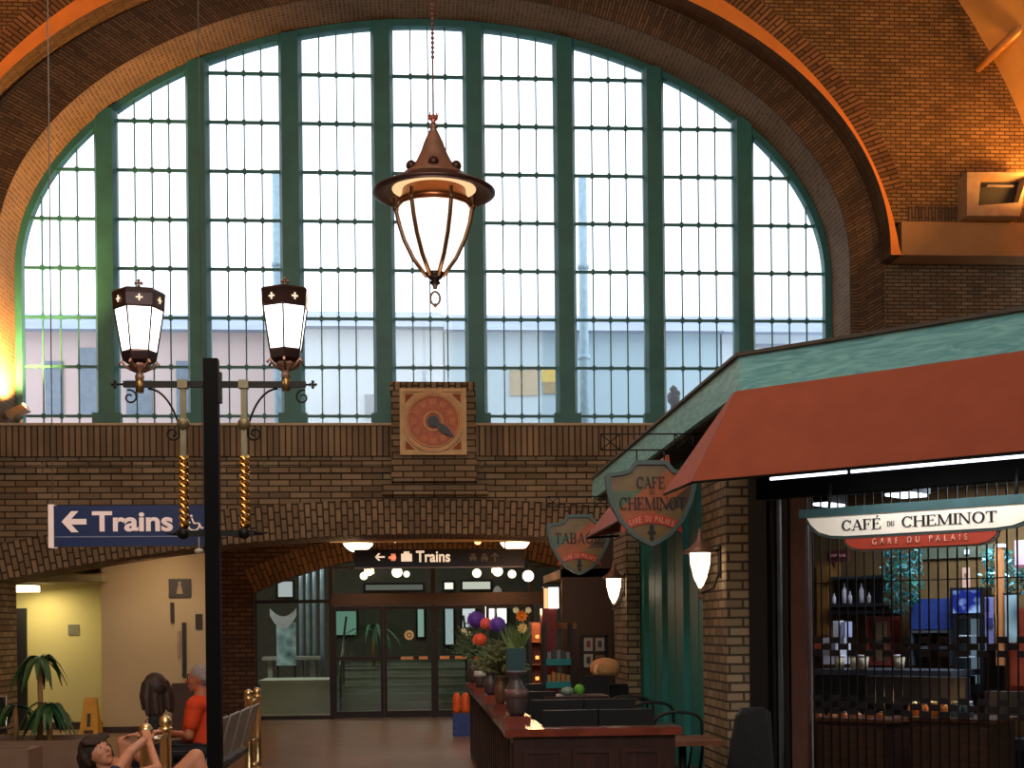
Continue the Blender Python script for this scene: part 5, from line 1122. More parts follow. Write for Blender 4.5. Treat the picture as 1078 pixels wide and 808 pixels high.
def btable(loc, label, m, rect=(.34, .30), top=.75):
    t = thing('bistro_table', loc, label, 'table'); L = Vector(loc)
    mb = MB(); mb.box(L + Vector((-rect[0], -rect[1], top - .035)), L + Vector((rect[0], rect[1], top))); mb.build('tabletop', m, t, bevel=.008)
    mb = MB(); mb.tube([L + Vector((0, 0, .03)), L + Vector((0, 0, top - .035))], .03, 10); mb.build('column', BLACK, t)
    mb = MB(); mb.lathe(L, [(.22, 0), (.22, .015), (.05, .05)], 16); mb.build('foot', BLACK, t); return t
tc = PZ(735, 778, .75); TW = wood('table_wood', (96, 56, 38), (126, 80, 56), .35, 2, (1, 6, 1))
btable((2.00, tc.y + .12, 0), 'small bistro table with a brown wooden top beside the near brick pillar', TW, (.25, .28))
btable((2.02, tc.y + 1.62, 0), 'small dark topped bistro table among the black chairs by the teal boarding', mat('teal_table', (44, 66, 70), .3), (.22, .22))
bistro((2.06, tc.y + .80, 0), math.pi, 'black bistro chair directly behind the brown table')
bistro((2.10, tc.y + 2.2, 0), math.pi, 'black bistro chair behind the dark topped table')
bistro((2.08, tc.y + 2.75, 0), 0, 'black bistro chair second from the far brick pillar')
bistro((2.06, tc.y + 3.35, 0), math.pi, 'farthest black bistro chair by the teal boarding')
# near dark chair at the pillar
c = PY(790, 760, 9.2); t = thing('upholstered_chair', (c.x, 9.2, 0), 'dark upholstered chair back standing against the near pillar by the grille', 'chair')
a = PY(770, 800, 9.2); b = PY(816, 745, 9.2); mb = MB(); mb.prism([(a.x - .03, 9.2, .42), (b.x, 9.2, .42), (b.x - .02, 9.24, b.z - .03), (b.x - .06, 9.25, b.z), (a.x + .10, 9.25, b.z), (a.x + .06, 9.24, b.z - .05), (a.x + .0, 9.2, b.z - .3)], (0, .08, 0)); mb.build('backrest', VIN, t, bevel=.02)
mb = MB(); mb.box((a.x - .03, 8.78, .38), (b.x, 9.2, .47)); mb.build('seat', VIN, t, bevel=.02)
for x in (a.x, b.x - .04):
    for y in (8.82, 9.2): mb = MB(); mb.box((x, y, 0), (x + .035, y + .035, .38)); mb.build('leg', DW, t)
# ---- vases with flowers on the partition
CER = mat('grey_stoneware', (72, 62, 62), .4, noise_amt=.1, nscale=6); CER2 = mat('brown_stoneware', (104, 70, 50), .45, noise_amt=.1); BAND = mat('rose_glaze', (100, 74, 72), .35)
def vase(px, Y, h, r, label, m, pot=False, blooms=(), fol=.3, nf=60, neck=.55, lm=None, folm=None):
    x = PY(px, 750, Y).x; t = thing('flower_vase', (x, Y, ZB), label, 'vase', 'flower vases on the partition ledge'); del t['group']
    mb = MB(); mb.box((x - r * 1.05, Y - r * 1.05, ZB + .001), (x + r * 1.05, Y + r * 1.05, ZB + .045)); mb.build('plinth', RW, t, bevel=.008)
    z0 = ZB + .045; mb = MB(); pr = [(r * .55, 0), (r * .8, h * .12), (r, h * .42), (r * .92, h * .6), (r * neck, h * .78), (r * neck, h * .86), (r * .85, h * .95), (r * .9, h)] ; mb.lathe((x, Y, z0), pr, 28); mb.build('body', m, t)
    if lm: mb = MB(); mb.lathe((x, Y, z0), [(r * 1.005, h * .40), (r * 1.0, h * .50), (r * .93, h * .60)], 28); mb.build('glaze_band', lm, t)
    rnd = random.Random(int(Y * 100)); mb = MB(); top = Vector((x, Y, z0 + h))
    bouquet(t, top, Y, nf, fol, folm, blooms, rnd)
    return t
def bouquet(t, top, Y, nf, fol, folm, blooms, rnd):
    mb = MB()
    for i in range(nf):
        a = rnd.uniform(0, 6.283); el = rnd.uniform(.1, 1.5); L = fol * rnd.uniform(.5, 1.05); d = Vector((math.cos(a) * math.cos(el) * .8, math.sin(a) * math.cos(el) * .8, math.sin(el))); p1 = top + d * L; sd = d.orthogonal().normalized(); w_ = rnd.uniform(.005, .013)
        mid = top + d * L * .5 + Vector((0, 0, .03)); mb.face([top, mid - sd * w_, p1, mid + sd * w_])
        mb.face([p1 + Vector((.02, 0, 0)), p1 + sd * w_ * 1.4, p1 - Vector((.02, 0, -.02)), p1 - sd * w_ * 1.2])
    if nf: mb.build('foliage', folm or LEAF3, t)
    for (bx, by, br, bm, kind) in blooms:
        c = PY(bx, by, Y); mb = MB(); mb.tube([top - Vector((0, 0, .04)), (top + c) / 2 + Vector((.01, 0, 0)), c], .004, 5); mb.build('stem', LEAF3, t); mb = MB()
        if kind == 'pom':
            mb.ball(c, br * .86, 14)
            for i in range(170):
                zz = 1 - 2 * (i + .5) / 170; a = i * 2.39996; d = Vector((math.cos(a) * math.sqrt(1 - zz * zz), math.sin(a) * math.sqrt(1 - zz * zz), zz)); s_ = d.orthogonal().normalized() * br * .10; mb.face([c + d * br * .8 - s_, c + d * br * rnd.uniform(1.0, 1.12), c + d * br * .8 + s_])
        else:
            for ring in range(3):
                for k in range(9):
                    a = k * .698 + ring * .35; rr0 = br * (1 - ring * .25); d = Vector((math.cos(a), -.35 - .3 * ring, math.sin(a))).normalized(); s_ = Vector((-math.sin(a), 0, math.cos(a))) * br * .26; mb.face([c, c + d * rr0 * .6 - s_, c + d * rr0, c + d * rr0 * .6 + s_])
            mb.ball(c + Vector((0, -br * .3, 0)), br * .25, 8)
        mb.build('flower', bm, t)
LEAF3 = mat('bouquet_green', (70, 92, 56), .6, noise_amt=.3, nscale=14); LEAF4 = mat('autumn_leaf', (90, 94, 52), .6, noise_amt=.5, nscale=22)
PUR = mat('purple_petal', (104, 62, 168), .6, noise_amt=.2, nscale=20); ORF = mat('orange_petal', (236, 96, 56), .6, noise_amt=.1); PKF = mat('coral_petal', (226, 98, 84), .6); YEF = mat('yellow_petal', (242, 208, 130), .6); OR2 = mat('amber_petal', (240, 130, 30), .6); WHF = mat('cream_petal', (250, 236, 190), .5)
vase(544, 10.1, PY(543, 706, 10.1).z - ZB - .045, .091, 'large grey stoneware vase with a rose band nearest the partition corner', CER, nf=0, lm=BAND)
vase(527.5, 11.7, .24, .058, 'brown vase with trailing autumn foliage, second from the partition corner', CER2, fol=.30, nf=260, neck=.6, blooms=[(524, 657, .072, PUR, 'pom')], folm=LEAF4)
vase(517, 13.3, .23, .075, 'squat grey vase with coral and orange blooms, third from the partition corner', CER, fol=.30, nf=220, blooms=[(505, 673, .068, ORF, 'pom'), (512, 656, .062, PKF, 'pom'), (503, 693, .04, OR2, 'd')])
vase(506, 15.0, .30, .07, 'pale fronted vase holding the other purple pompom, fourth from the corner', CER, fol=.32, nf=180, blooms=[(501, 652, .10, PUR, 'pom')], lm=mat('white_glaze', (200, 196, 190), .3))
vase(498, 16.3, .32, .065, 'farthest grey vase at the back end of the partition ledge', CER, fol=.40, nf=170, blooms=[(494, 668, .055, WHF, 'd'), (488, 664, .045, WHF, 'd')])
c = PY(541, 706, BY0 + 1.0); t = thing('teal_planter', (c.x, c.y, c.z), 'teal square pot of grassy plants seen above the big grey vase', 'plant pot')
x, y_ = PY(543, 695, 10.85).x, 10.85; t.location = (x, y_, ZB + .001)
mb = MB(); mb.box((x - .05, y_ - .05, ZB + .001), (x + .05, y_ + .05, PY(541, 708, y_).z)); mb.build('stand', RW, t)
mb = MB(); za, zb2 = PY(541, 708, y_).z, PY(541, 682, y_).z; mb.prism([(x - .075, y_ - .07, za), (x + .075, y_ - .07, za), (x + .075, y_ + .07, za), (x - .075, y_ + .07, za)], (0, 0, zb2 - za)); mb.build('pot', mat('teal_glaze', (36, 72, 74), .35), t, bevel=.01)
rnd = random.Random(4); mb = MB()
for i in range(120):
    a = rnd.uniform(0, 6.28); L = rnd.uniform(.08, .24); d = Vector((math.cos(a) * .6, math.sin(a) * .5, 1)).normalized(); p = Vector((x + rnd.uniform(-.06, .06), y_ + rnd.uniform(-.05, .05), zb2)); mb.face([p - Vector((.006, 0, 0)), p + Vector((.006, 0, 0)), p + d * L])
mb.build('grass', mat('grass_green', (96, 116, 58), .6, noise_amt=.3), t)
bouquet(t, Vector((x, y_, zb2)), y_, 0, 0, None, [(549, 648, .055, OR2, 'd'), (550, 661, .05, YEF, 'd'), (556, 642, .03, WHF, 'd'), (543, 642, .03, WHF, 'd')], rnd)
# ---- things beyond: orange and blue display, tabac shop front
c0_ = PZ(486, 774, 0); t = thing('display_bin', (c0_.x, c0_.y, 0), 'small display bin with orange top and blue base on the floor by the partition end', 'bin')
h_ = PY(488, 728, c0_.y).z; w_ = .13
mb = MB(); mb.box((c0_.x - w_, c0_.y - .1, 0), (c0_.x + w_, c0_.y + .16, h_ * .52)); mb.build('lower_box', mat('bin_blue', (40, 70, 140), .5, noise_amt=.4, nscale=20), t, bevel=.01)
mb = MB()
for k in (-1, 1): mb.lathe((c0_.x + k * .065, c0_.y, h_ * .52), [(.055, 0), (.06, .05), (.06, h_ * .36), (.03, h_ * .46)], 14)
mb.build('bottles', mat('bin_orange', (226, 96, 30), .4, noise_amt=.2), t)
YT = 17.3
def tb_(name, label, cat, parts, Y=YT, group=None):
    t = None
    for pn, m, boxes in parts:
        mb = MB()
        for (x0, y0, x1, y1, dy, dep) in boxes:
            a = PY(x0, y1, Y + dy); b = PY(x1, y0, Y + dy)
            if t is None: t = thing(name, ((a.x + b.x) / 2, Y + dy, a.z), label, cat, group)
            mb.box((a.x, Y + dy, a.z), (b.x, Y + dy + dep, b.z))
        mb.build(pn, m, t)
    return t
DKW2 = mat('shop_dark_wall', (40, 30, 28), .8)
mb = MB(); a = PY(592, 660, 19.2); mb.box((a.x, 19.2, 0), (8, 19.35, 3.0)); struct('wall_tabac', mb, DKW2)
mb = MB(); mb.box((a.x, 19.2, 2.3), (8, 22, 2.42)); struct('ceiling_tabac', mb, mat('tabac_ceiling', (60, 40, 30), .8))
RD = mat('tabac_red', (112, 30, 26), .5)
tb_('red_column', 'dark red square column of the tobacco shop with a bright lamp at its top', 'column', [('shaft', RD, [(573, 640, 586, 860, 0, .25)])], 17.6)
tb_('lit_display', 'pair of bright white lit panels on top of the red column', 'lamp', [('panel', emis('display_white', (255, 244, 230), 3.0), [(578, 618, 588, 640, 0, .05)]), ('side_panel', emis('display_peach', (255, 190, 130), 1.3), [(573, 619, 577, 640, 0, .05)]), ('casing', DK, [(571, 616, 590, 618, -.02, .1)])], 17.55)
tb_('shop_plaque', 'small dull gold plaque on the dark shop wall', 'plaque', [('panel', mat('dull_gold', (128, 84, 40), .6), [(582, 655, 607, 662, 0, .03)]), ('border', DK, [(581, 662, 608, 663, -.01, .03)])], 17.9)
TQ = mat('turquoise_shelf', (20, 128, 134), .5)
tb_('display_rack', 'dark rack with two turquoise shelf fronts of small packets', 'rack', [('shelf_front', TQ, [(575, 693, 601, 700, -.02, .03)]), ('shelf_front', TQ, [(575, 717, 601, 724, -.02, .03)]), ('uprights', DK, [(573, 655, 575, 760, 0, .3), (601, 655, 603, 760, 0, .3)]), ('shelf_board', DK, [(575, 699, 601, 701, 0, .3), (575, 723, 601, 725, 0, .3)])], 16.9)
rnd = random.Random(11)
for row, yb_, cols in ((0, 693, ('packet_grey', 'packet_dark')), (1, 717, ('packet_gold', 'packet_cream'))):
    for k in range(5):
        px = 576 + k * 5; m = mat(cols[k % 2], {'packet_grey': (120, 120, 120), 'packet_dark': (60, 60, 66), 'packet_gold': (150, 120, 56), 'packet_cream': (170, 110, 70)}[cols[k % 2]], .5)
        tb_('packet', ['first', 'second', 'middle', 'fourth', 'last'][k] + ' small packet from the red column on the ' + ('upper' if row == 0 else 'lower') + ' turquoise shelf', 'packet', [('body', m, [(px, yb_ - 7 - (k * 3) % 4, px + 4, yb_ + 5, .05, .06)])], 16.9, 'packets on the ' + ('upper' if row == 0 else 'lower') + ' turquoise shelf')
rk = tb_('card_rack', 'black rack of framed picture cards beside the far pillar', 'rack', [('frame', DK, [(612, 668, 614, 735, 0, .1), (638, 668, 640, 735, 0, .1), (612, 668, 640, 670, 0, .1), (612, 686, 640, 688, 0, .1), (612, 702, 640, 704, 0, .1)])], 16.6)
for i, (x0, y0, x1, y1, lb) in enumerate(((615, 671, 624, 685, 'pale framed card, top row of the black rack nearer the shelves'), (627, 671, 636, 685, 'pale framed card, top row of the black rack nearer the pillar'), (615, 688, 624, 702, 'speckled pale card in the second row of the black rack'), (627, 689, 636, 700, 'brownish card in the second row of the black rack'))):
    tb_('picture_card', lb, 'card', [('paper', mat('card_pale', (166, 158, 146), .6) if i < 3 else mat('card_brown', (120, 90, 64), .6), [(x0, y0, x1, y1, -.02, .015)]), ('print', mat('card_print%d' % i, ((120, 60, 50), (70, 70, 80), (60, 60, 60), (60, 40, 34))[i], .6), [(x0 + 2.5, y0 + 3, x1 - 2.5, y1 - 4, -.03, .01)])], 16.6, 'framed cards on the black rack')
# glowing amber shelves left of the red column
AB = mat('amber_board', (150, 96, 54), .4); AL = emis('amber_lamp', (255, 150, 70), 2.5)
tb_('trinket_shelf', 'amber lit shelf unit of trinkets left of the red column', 'shelf', [('back_panel', mat('amber_back', (120, 60, 26), .5), [(559, 655, 573, 790, .2, .02)])] + [('shelf_board', AB, [(560, y - 1.5, 572, y, -.05, .25)]) for y in (676, 700, 720)] + [('lamp', AL, [(564, y - 6, 567.5, y - 2.5, 0, .03)]) for y in (674, 696, 718)] + [('uprights', DK, [(558, 654, 559.5, 800, -.05, .28), (572, 654, 573.5, 800, -.05, .28)])], 18.2)
c = PY(610, 731, 12.6); t = thing('green_parcel', c, 'bright green wrapped parcel lying on a booth table', 'parcel'); x, y_, z_ = c.x, 12.6, c.z
mb = MB(); mb.ball((x, y_, z_ + .05), .05, 10, sx=1, sy=.8, sz=1); mb.build('wrapping', mat('lime_green', (96, 170, 50), .5, noise_amt=.3, nscale=20), t)
mb = MB(); mb.ball((x - .11, y_, z_ + .035), .05, 10, sx=1.3, sy=.8, sz=.8); mb.build('clear_bag', mat('pale_green_bag', (120, 140, 120), .3), t)
mb = MB(); mb.box((x - .35, y_ - .25, z_ - .03), (x + .25, y_ + .25, z_ - .001)); bt = thing('booth_table', (x, y_, 0), 'dark booth table under the green parcel', 'table'); mb.build('tabletop', DW, bt); mb = MB(); mb.tube([(x, y_, 0), (x, y_, z_ - .03)], .04, 8); mb.build('column', BLACK, bt)
light('tabac_light', 'POINT', PY(566, 640, 18.0), 26, (1, .5, .22), .1)
lc = PY(556, 606, 20.6); t = thing('spot_lamp', lc, 'bright bare white lamp by the end of the small navy sign', 'lamp'); mb = MB(); mb.ball(lc, .085, 12); mb.build('bulb', emis('bare_bulb', (255, 238, 215), 5), t); mb = MB(); mb.tube([lc, lc + Vector((0, 0, .35))], .015); mb.build('stem', BLACK, t)
light('bare_light', 'POINT', lc - Vector((0, 0, .15)), 20, WARM, .1)
# ================================================================== LAMP POST WITH TWO LANTERNS
YP = 10.0
lp = thing('lamp_post', (xpx(224.5, YP, 600), YP, 0), 'black square lamp post carrying two lit hexagonal lanterns on a crossbar', 'lamp post'); LX = lp.location.x
zt = zpx(378, YP, 224); mb = MB(); mb.box((LX - .052, YP - .05, .0), (LX + .052, YP + .05, zt)); mb.box((LX - .11, YP - .11, 0), (LX + .11, YP + .11, .35)); mb.build('post', mat('post_black', (6, 7, 9), .75, 0, spec=.15), lp, bevel=.006)
mb = MB(); mb.box((LX + .052, YP - .03, zpx(424, YP, 230)), (LX + .075, YP + .03, zpx(392, YP, 230))); mb.build('side_plate', BLACK, lp)
GIL = mat('aged_gold', (136, 110, 66), .35, .8, noise_amt=.25, nscale=30)
za = zpx(404.5, YP, 224)
mb = MB(); xl_, xr_ = xpx(130, YP, 408), xpx(322, YP, 405); mb.box((xl_, YP - .018, za - .022), (xr_, YP + .018, za + .022)); mb.build('crossbar', IRON, lp)
def cross(mb, c, s):
    for d in (Vector((1, 0, 0)), Vector((-1, 0, 0)), Vector((0, 0, 1)), Vector((0, 0, -1))): mb.ball(Vector(c) + d * s * .55, s * .36, 8)
    mb.ball(c, s * .3, 8)
mb = MB(); mb.tube([(xl_, YP, za), (xl_ - .05, YP, za)], .008, 6); cross(mb, (xl_ - .06, YP, za), .035); mb.tube([(xr_, YP, za), (xr_ + .03, YP, za)], .008, 6); cross(mb, (xr_ + .05, YP, za), .035); mb.build('end_cross', IRON, lp)
def spiral(c, r0, turns, sgn, start, n=26): return [(c[0] + sgn * r0 * (1 - .75 * i / n) * math.cos(start + 6.283 * turns * i / n), YP, c[1] + r0 * (1 - .75 * i / n) * math.sin(start + 6.283 * turns * i / n)) for i in range(n + 1)]
HEXG = emis('lantern_glass', (255, 246, 240), 4.2)
for side, px, pb in ((-1, 146.5, 193), (1, 300.5, 257)):
    cx = xpx(px, YP, 350); dy_ = 2 if side < 0 else 0
    zf = lambda y: zpx(y + dy_ - 1, YP, px)
    ln_ = bpy.data.objects.new('lantern', None); COL.objects.link(ln_); ln_.parent = lp; ln_.location = Vector((cx, YP, zf(400))) - lp.location
    C_ = (cx, YP, 0); k = YP / FPX; rot = math.radians(12 if side < 0 else 30)
    bpy.context.view_layer.update()
    mb = MB(); mb.lathe(C_, [(17 * k, zf(370)), (24.3 * k, zf(325))], 6, smooth=False, rot=rot); mb.build('glass', HEXG, ln_)
    mb = MB(); mb.lathe(C_, [(25.5 * k, zf(326)), (26 * k, zf(324)), (26.5 * k, zf(312)), (27 * k, zf(308)), (25 * k, zf(306)), (10 * k, zf(304)), (3 * k, zf(302))], 6, smooth=False, rot=rot); mb.build('cap', mat('cap_dark', (52, 38, 40), .3, .7), ln_)
    for q in range(6):
        mb = MB()
        a = rot + (q + .5) * math.pi / 3; R_ = 26.6 * k * math.cos(math.pi / 6) + .004; c = Vector((cx + R_ * math.cos(a), YP + R_ * math.sin(a), zf(317))); t_ = Vector((-math.sin(a), math.cos(a), 0)); n_ = Vector((math.cos(a), math.sin(a), 0))
        mb.obox(c - t_ * .024 - Vector((0, 0, .006)), t_ * .048, n_ * .004, (0, 0, .012)); mb.obox(c - t_ * .006 - Vector((0, 0, .024)), t_ * .012, n_ * .005, (0, 0, .048))
        mb.build('cross_piercing', emis('cross_glow', (255, 225, 190), 1.2), ln_)
    mb = MB()
    for q in range(6):
        a = rot + q * math.pi / 3; mb.tube([(cx + 24.8 * k * math.cos(a), YP + 24.8 * k * math.sin(a), zf(325)), (cx + 17.6 * k * math.cos(a), YP + 17.6 * k * math.sin(a), zf(371))], .007, 6)
    mb.build('corner_bars', IRON, ln_)
    mb = MB(); mb.lathe(C_, [(11 * k, zf(383)), (17 * k, zf(379)), (18.5 * k, zf(371)), (17.5 * k, zf(369))], 6, smooth=False, rot=rot); mb.build('collar', mat('cap_dark'), ln_)
    mb = MB(); mb.lathe(C_, [(4 * k, zf(400)), (5 * k, zf(395)), (3.5 * k, zf(392)), (9 * k, zf(386)), (11 * k, zf(382))], 12)
    for q in range(6):
        a = rot + q * math.pi / 3; u_ = Vector((math.cos(a), math.sin(a), 0)); mb.tube([Vector((cx, YP, zf(390))) + u_ * .03, Vector((cx, YP, zf(386))) + u_ * .09, Vector((cx, YP, zf(380))) + u_ * .125, Vector((cx, YP, zf(384))) + u_ * .145], .010, 6)
    mb.build('cup', COPPER, ln_)
    mb = MB(); mb.tube([(cx, YP, zf(304)), (cx, YP, zf(299))], .008, 6); cross(mb, (cx, YP, zf(297)), .036); mb.build('finial', COPPER, ln_)
    mb = MB(); mb.tube([(cx, YP, zf(412)), (cx, YP, zf(398))], .03, 8); mb.build('stem', GIL, lp)
    light('lantern_light', 'POINT', (cx, YP - .3, zf(350)), 7, (1, .78, .55), .12)
    # scrolls
    bx = xpx(pb, YP, 450); mb = MB(); s = side
    pts = []
    for i in range(17):
        a = math.pi / 2 * i / 16; pts.append((cx + (-s) * .06 + (bx - cx + s * .06) * math.sin(a), YP, zpx(484, YP, px) + (zpx(409, YP, px) - zpx(484, YP, px)) * math.cos(a)))
    mb.tube(pts, .008, 6)
    mb.tube(spiral((bx + s * .075, zpx(456, YP, px)), .055, 1.3, s, math.pi * .9), .008, 6); mb.tube([(bx, YP, zpx(440, YP, px)), (bx + s * .03, YP, zpx(452, YP, px)), (bx + s * .03, YP, zpx(458, YP, px))], .008, 6)
    mb.tube(spiral((cx + s * .07 if s < 0 else cx + .12, zpx(418, YP, px)), .055, 1.2, s, math.pi * .4), .007, 6)
    mb.build('scroll', IRON, lp)
    mb = MB(); mb.box((bx - .02, YP - .02, zpx(482, YP, pb)), (bx + .02, YP + .02, za)); mb.box((bx - .035, YP - .035, za - .03), (bx + .035, YP + .035, za + .03)); mb.lathe((bx, YP, zpx(446, YP, pb)), [(.02, -.05), (.045, -.02), (.045, .02), (.02, .05)], 10); mb.build('upper_rod', mat('olive_gold', (122, 112, 84), .4, .5), lp)
    # twisted gold rod
    z1, z0 = zpx(480, YP, pb), zpx(555, YP, pb); mb = MB()
    for ph in (0, math.pi):
        mb.tube([(bx + .022 * math.cos(ph + i * .75), YP + .022 * math.sin(ph + i * .75), z1 + (z0 - z1) * i / 44) for i in range(45)], .017, 7)
    mb.build('twisted_rod', mat('bright_gold', (226, 184, 104), .16, 1.0, noise_amt=.2, nscale=30), lp)
zl = zpx(561, YP, 224); mb = MB(); x0, x1 = xpx(186, YP, 561), xpx(268, YP, 561); mb.box((x0, YP - .02, zl - .02), (x1, YP + .02, zl + .02)); mb.ball((xpx(193, YP, 561), YP, zl), .045, 10); mb.ball((xpx(257, YP, 561), YP, zl), .045, 10); mb.build('lower_bar', IRON, lp)
mb = MB(); mb.tube([(x1, YP, zl), (x1 + .10, YP, zl)], [.018, .003], 8); mb.tube([(x0, YP, zl), (x0 - .08, YP, zl)], [.018, .003], 8); mb.build('spear_tip', IRON, lp)
mb = MB(); c = PY(210, 580, YP + .02); mb.ball((c.x, YP, c.z), .035, 10, sz=.6); mb.tube([(c.x, YP, c.z), (c.x, YP, zl)], .006, 6); mb.build('camera_dome', mat('dome_white', (190, 176, 160), .4), lp)
# ================================================================== HANGING TRAINS SIGN
YT_ = 11.0
ts = thing('trains_sign', PY(135, 575, YT_), 'large navy hanging sign with a white arrow, the word Trains and a wheelchair symbol', 'sign')
a = PY(57, 575, YT_); b = PY(217, 531, YT_); z0_, z1_ = a.z, PY(57, 532, YT_).z
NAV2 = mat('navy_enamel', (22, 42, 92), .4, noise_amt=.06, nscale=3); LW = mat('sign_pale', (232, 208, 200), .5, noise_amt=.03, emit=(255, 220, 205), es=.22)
mb = MB(); mb.box((a.x, YT_, z0_), (b.x, YT_ + .10, z1_)); mb.build('panel', NAV2, ts)
mb = MB(); mb.box((a.x - .042, YT_ - .01, z0_ - .01), (a.x - .001, YT_ + .11, z1_ + .01)); mb.build('end_cap', LW, ts)
mb = MB(); mb.box((a.x, YT_ - .004, PY(57, 565, YT_).z - .004), (b.x - .2, YT_, PY(57, 565, YT_).z + .004)); mb.build('rule', mat('rule_blue', (130, 140, 170), .5), ts)
c = PY(66.5, 549, YT_ - .003); H = z1_ - z0_
mb = MB(); q = PY(65, 549, YT_); r = PY(91, 549, YT_); w_ = .035
mb.prism([(q.x + .03, YT_ - .006, q.z - w_ / 1.6), (r.x, YT_ - .006, q.z - w_ / 1.6), (r.x, YT_ - .006, q.z + w_ / 1.6), (q.x + .03, YT_ - .006, q.z + w_ / 1.6)], (0, .005, 0))
for sg_ in (1, -1): mb.prism([(q.x, YT_ - .007, q.z), (q.x + .055, YT_ - .007, q.z), (q.x + .055 + .075, YT_ - .007, q.z + sg_ * .083), (q.x + .075, YT_ - .007, q.z + sg_ * .083)], (0, .005, 0))
mb.build('arrow', LW, ts)
o_ = PY(97, 559.5, YT_ - .004); text_mesh('Trains', LW, o_, ax, zx, PY(97, 538, YT_).z - PY(97, 559.5, YT_).z, PY(182, 550, YT_).x - PY(97, 550, YT_).x, bold=.028, parent=ts)
mb = MB(); k = YT_ / FPX; c = PY(204, 550, YT_ - .004); w_ = mb
mb.tube([(c.x + 5.5 * k * math.cos(t), YT_ - .004, c.z - 3 * k + 5 * k * math.sin(t)) for t in [math.radians(130 + i * 18) for i in range(14)]], .007, 6)
mb.tube([(c.x - 2 * k, YT_ - .004, c.z + 5 * k), (c.x, YT_ - .004, c.z - .5 * k), (c.x + 5 * k, YT_ - .004, c.z - .5 * k), (c.x + 8 * k, YT_ - .004, c.z - 6 * k), (c.x + 10 * k, YT_ - .004, c.z - 5 * k)], .007, 6); mb.ball((c.x - 2.5 * k, YT_ - .004, c.z + 7 * k), .011, 8)
mb.build('wheelchair_symbol', LW, ts)
mb = MB()
for px in (50, 213): x = xpx(px, YT_ + .05, 300) if px == 50 else b.x - .03; x = max(x, a.x - .02); mb.tube([(x, YT_ + .05, z1_), (x, YT_ + .05, 14.8)], .005, 5)
mb.build('wire', mat('steel_wire', (84, 80, 76), .4, .6), ts)
# ================================================================== GREAT PENDANT LANTERN
YL = 14.0; k = YL / FPX; lx = xpx(457, YL, 205); z = lambda y: zpx(y, YL, 457)
pl_ = thing('pendant_lantern', (lx, YL, z(324)), 'large hanging copper lantern with a pointed cap, wide brim and tapering lit glass', 'pendant lamp'); C_ = (lx, YL, 0)
mb = MB(); mb.lathe(C_, [(r * k, z(y)) for r, y in ((38, 190), (36, 187), (27, 180), (19, 171), (13.5, 160), (10, 150), (6, 141), (3, 135), (5, 134), (3, 131))], 36); mb.build('cap', COPPER, pl_)
for q in range(6):
    mb = MB(); a = q * math.pi / 3 + .5; mb.ball((lx + 27 * k * math.cos(a), YL + 27 * k * math.sin(a), z(179)), .055, 10, sz=1.0)
    mb.build('vent_hood', mat('vent_dark', (62, 40, 34), .4, .6), pl_)
mb = MB(); mb.lathe(C_, [(r * k, z(y)) for r, y in ((38, 196), (50, 203), (60, 206), (64.5, 204), (64.5, 202.5), (58, 199), (48, 194), (38, 189))], 48); mb.build('brim', mat('brim_copper', (82, 62, 60), .35, .7), pl_)
mb = MB(); mb.lathe(C_, [(r * k, z(y)) for r, y in ((3.5, 131), (2, 128), (4.5, 125), (4.5, 123), (2, 121))], 14)
for q in range(8): a = q * math.pi / 4; mb.tube([(lx + 3.5 * k * math.cos(a), YL + 3.5 * k * math.sin(a), z(126)), (lx + 5.5 * k * math.cos(a), YL + 5.5 * k * math.sin(a), z(119))], [.012, .004], 5)
mb.build('crown', mat('pink_copper', (196, 130, 116), .3, .8), pl_)
mb = MB(); mb.lathe(C_, [(r * k, z(y)) for r, y in ((33, 196), (34, 206), (38, 212), (39, 219), (37, 219))], 36); mb.build('collar', mat('collar_copper', (150, 92, 56), .3, .8), pl_)
mb = MB(); mb.lathe(C_, [(r * k, z(y)) for r, y in ((8, 289), (20, 272), (29.5, 252), (35, 234), (37.5, 218))], 12, smooth=False); mb.build('glass', emis('big_lantern_glass', (255, 238, 220), 1.5), pl_)
mb = MB(); mb.lathe(C_, [(35 * k, z(200)), (46 * k, z(199.5))], 36); mb.build('glowing_rim', emis('rim_glow', (255, 206, 150), 1.1), pl_)
for q in range(6):
    a = q * math.pi / 3 + .95; mb = MB(); mb.tube([(lx + r * k * math.cos(a), YL + r * k * math.sin(a), z(y)) for r, y in ((41, 207), (40.5, 219), (37.5, 234), (32, 252), (22.5, 272), (8.5, 291))], .022, 6); mb.ball((lx + 41 * k * math.cos(a), YL + 41 * k * math.sin(a), z(218)), .035, 8); mb.build('rib', mat('rib_bronze', (104, 74, 50), .35, .7), pl_)
mb = MB(); mb.lathe(C_, [(r * k, z(y)) for r, y in ((2, 304), (3, 300), (6, 298), (4, 295), (8, 292), (10, 287), (8, 286))], 18); mb.build('bottom_knob', BRONZE, pl_)
mb = MB(); mb.tube([(lx + 5 * k * math.cos(t), YL, z(314) + 7 * k * math.sin(t)) for t in [i * .3927 for i in range(16)]], .012, 6, closed=True); mb.lathe(C_, [(.1 * k, z(325)), (2.5 * k, z(321)), (.5 * k, z(319))], 8); mb.build('pull_ring', mat('ring_dark', (90, 70, 60), .4, .6), pl_)
mb = MB(); mb.tube([(lx, YL, z(121)), (lx, YL, z(58))], .009, 6)
for i in range(14): mb.ball((lx, YL, z(60 - i * 5)), .018, 6, sz=1.2)
mb.tube([(lx, YL, z(60)), (lx, YL, 14.9)], .007, 6); mb.build('chain', mat('chain_brown', (120, 84, 76), .4, .6), pl_)
light('pendant_light', 'POINT', (lx, YL, z(282) - .5), 25, (1, .74, .5), .3)
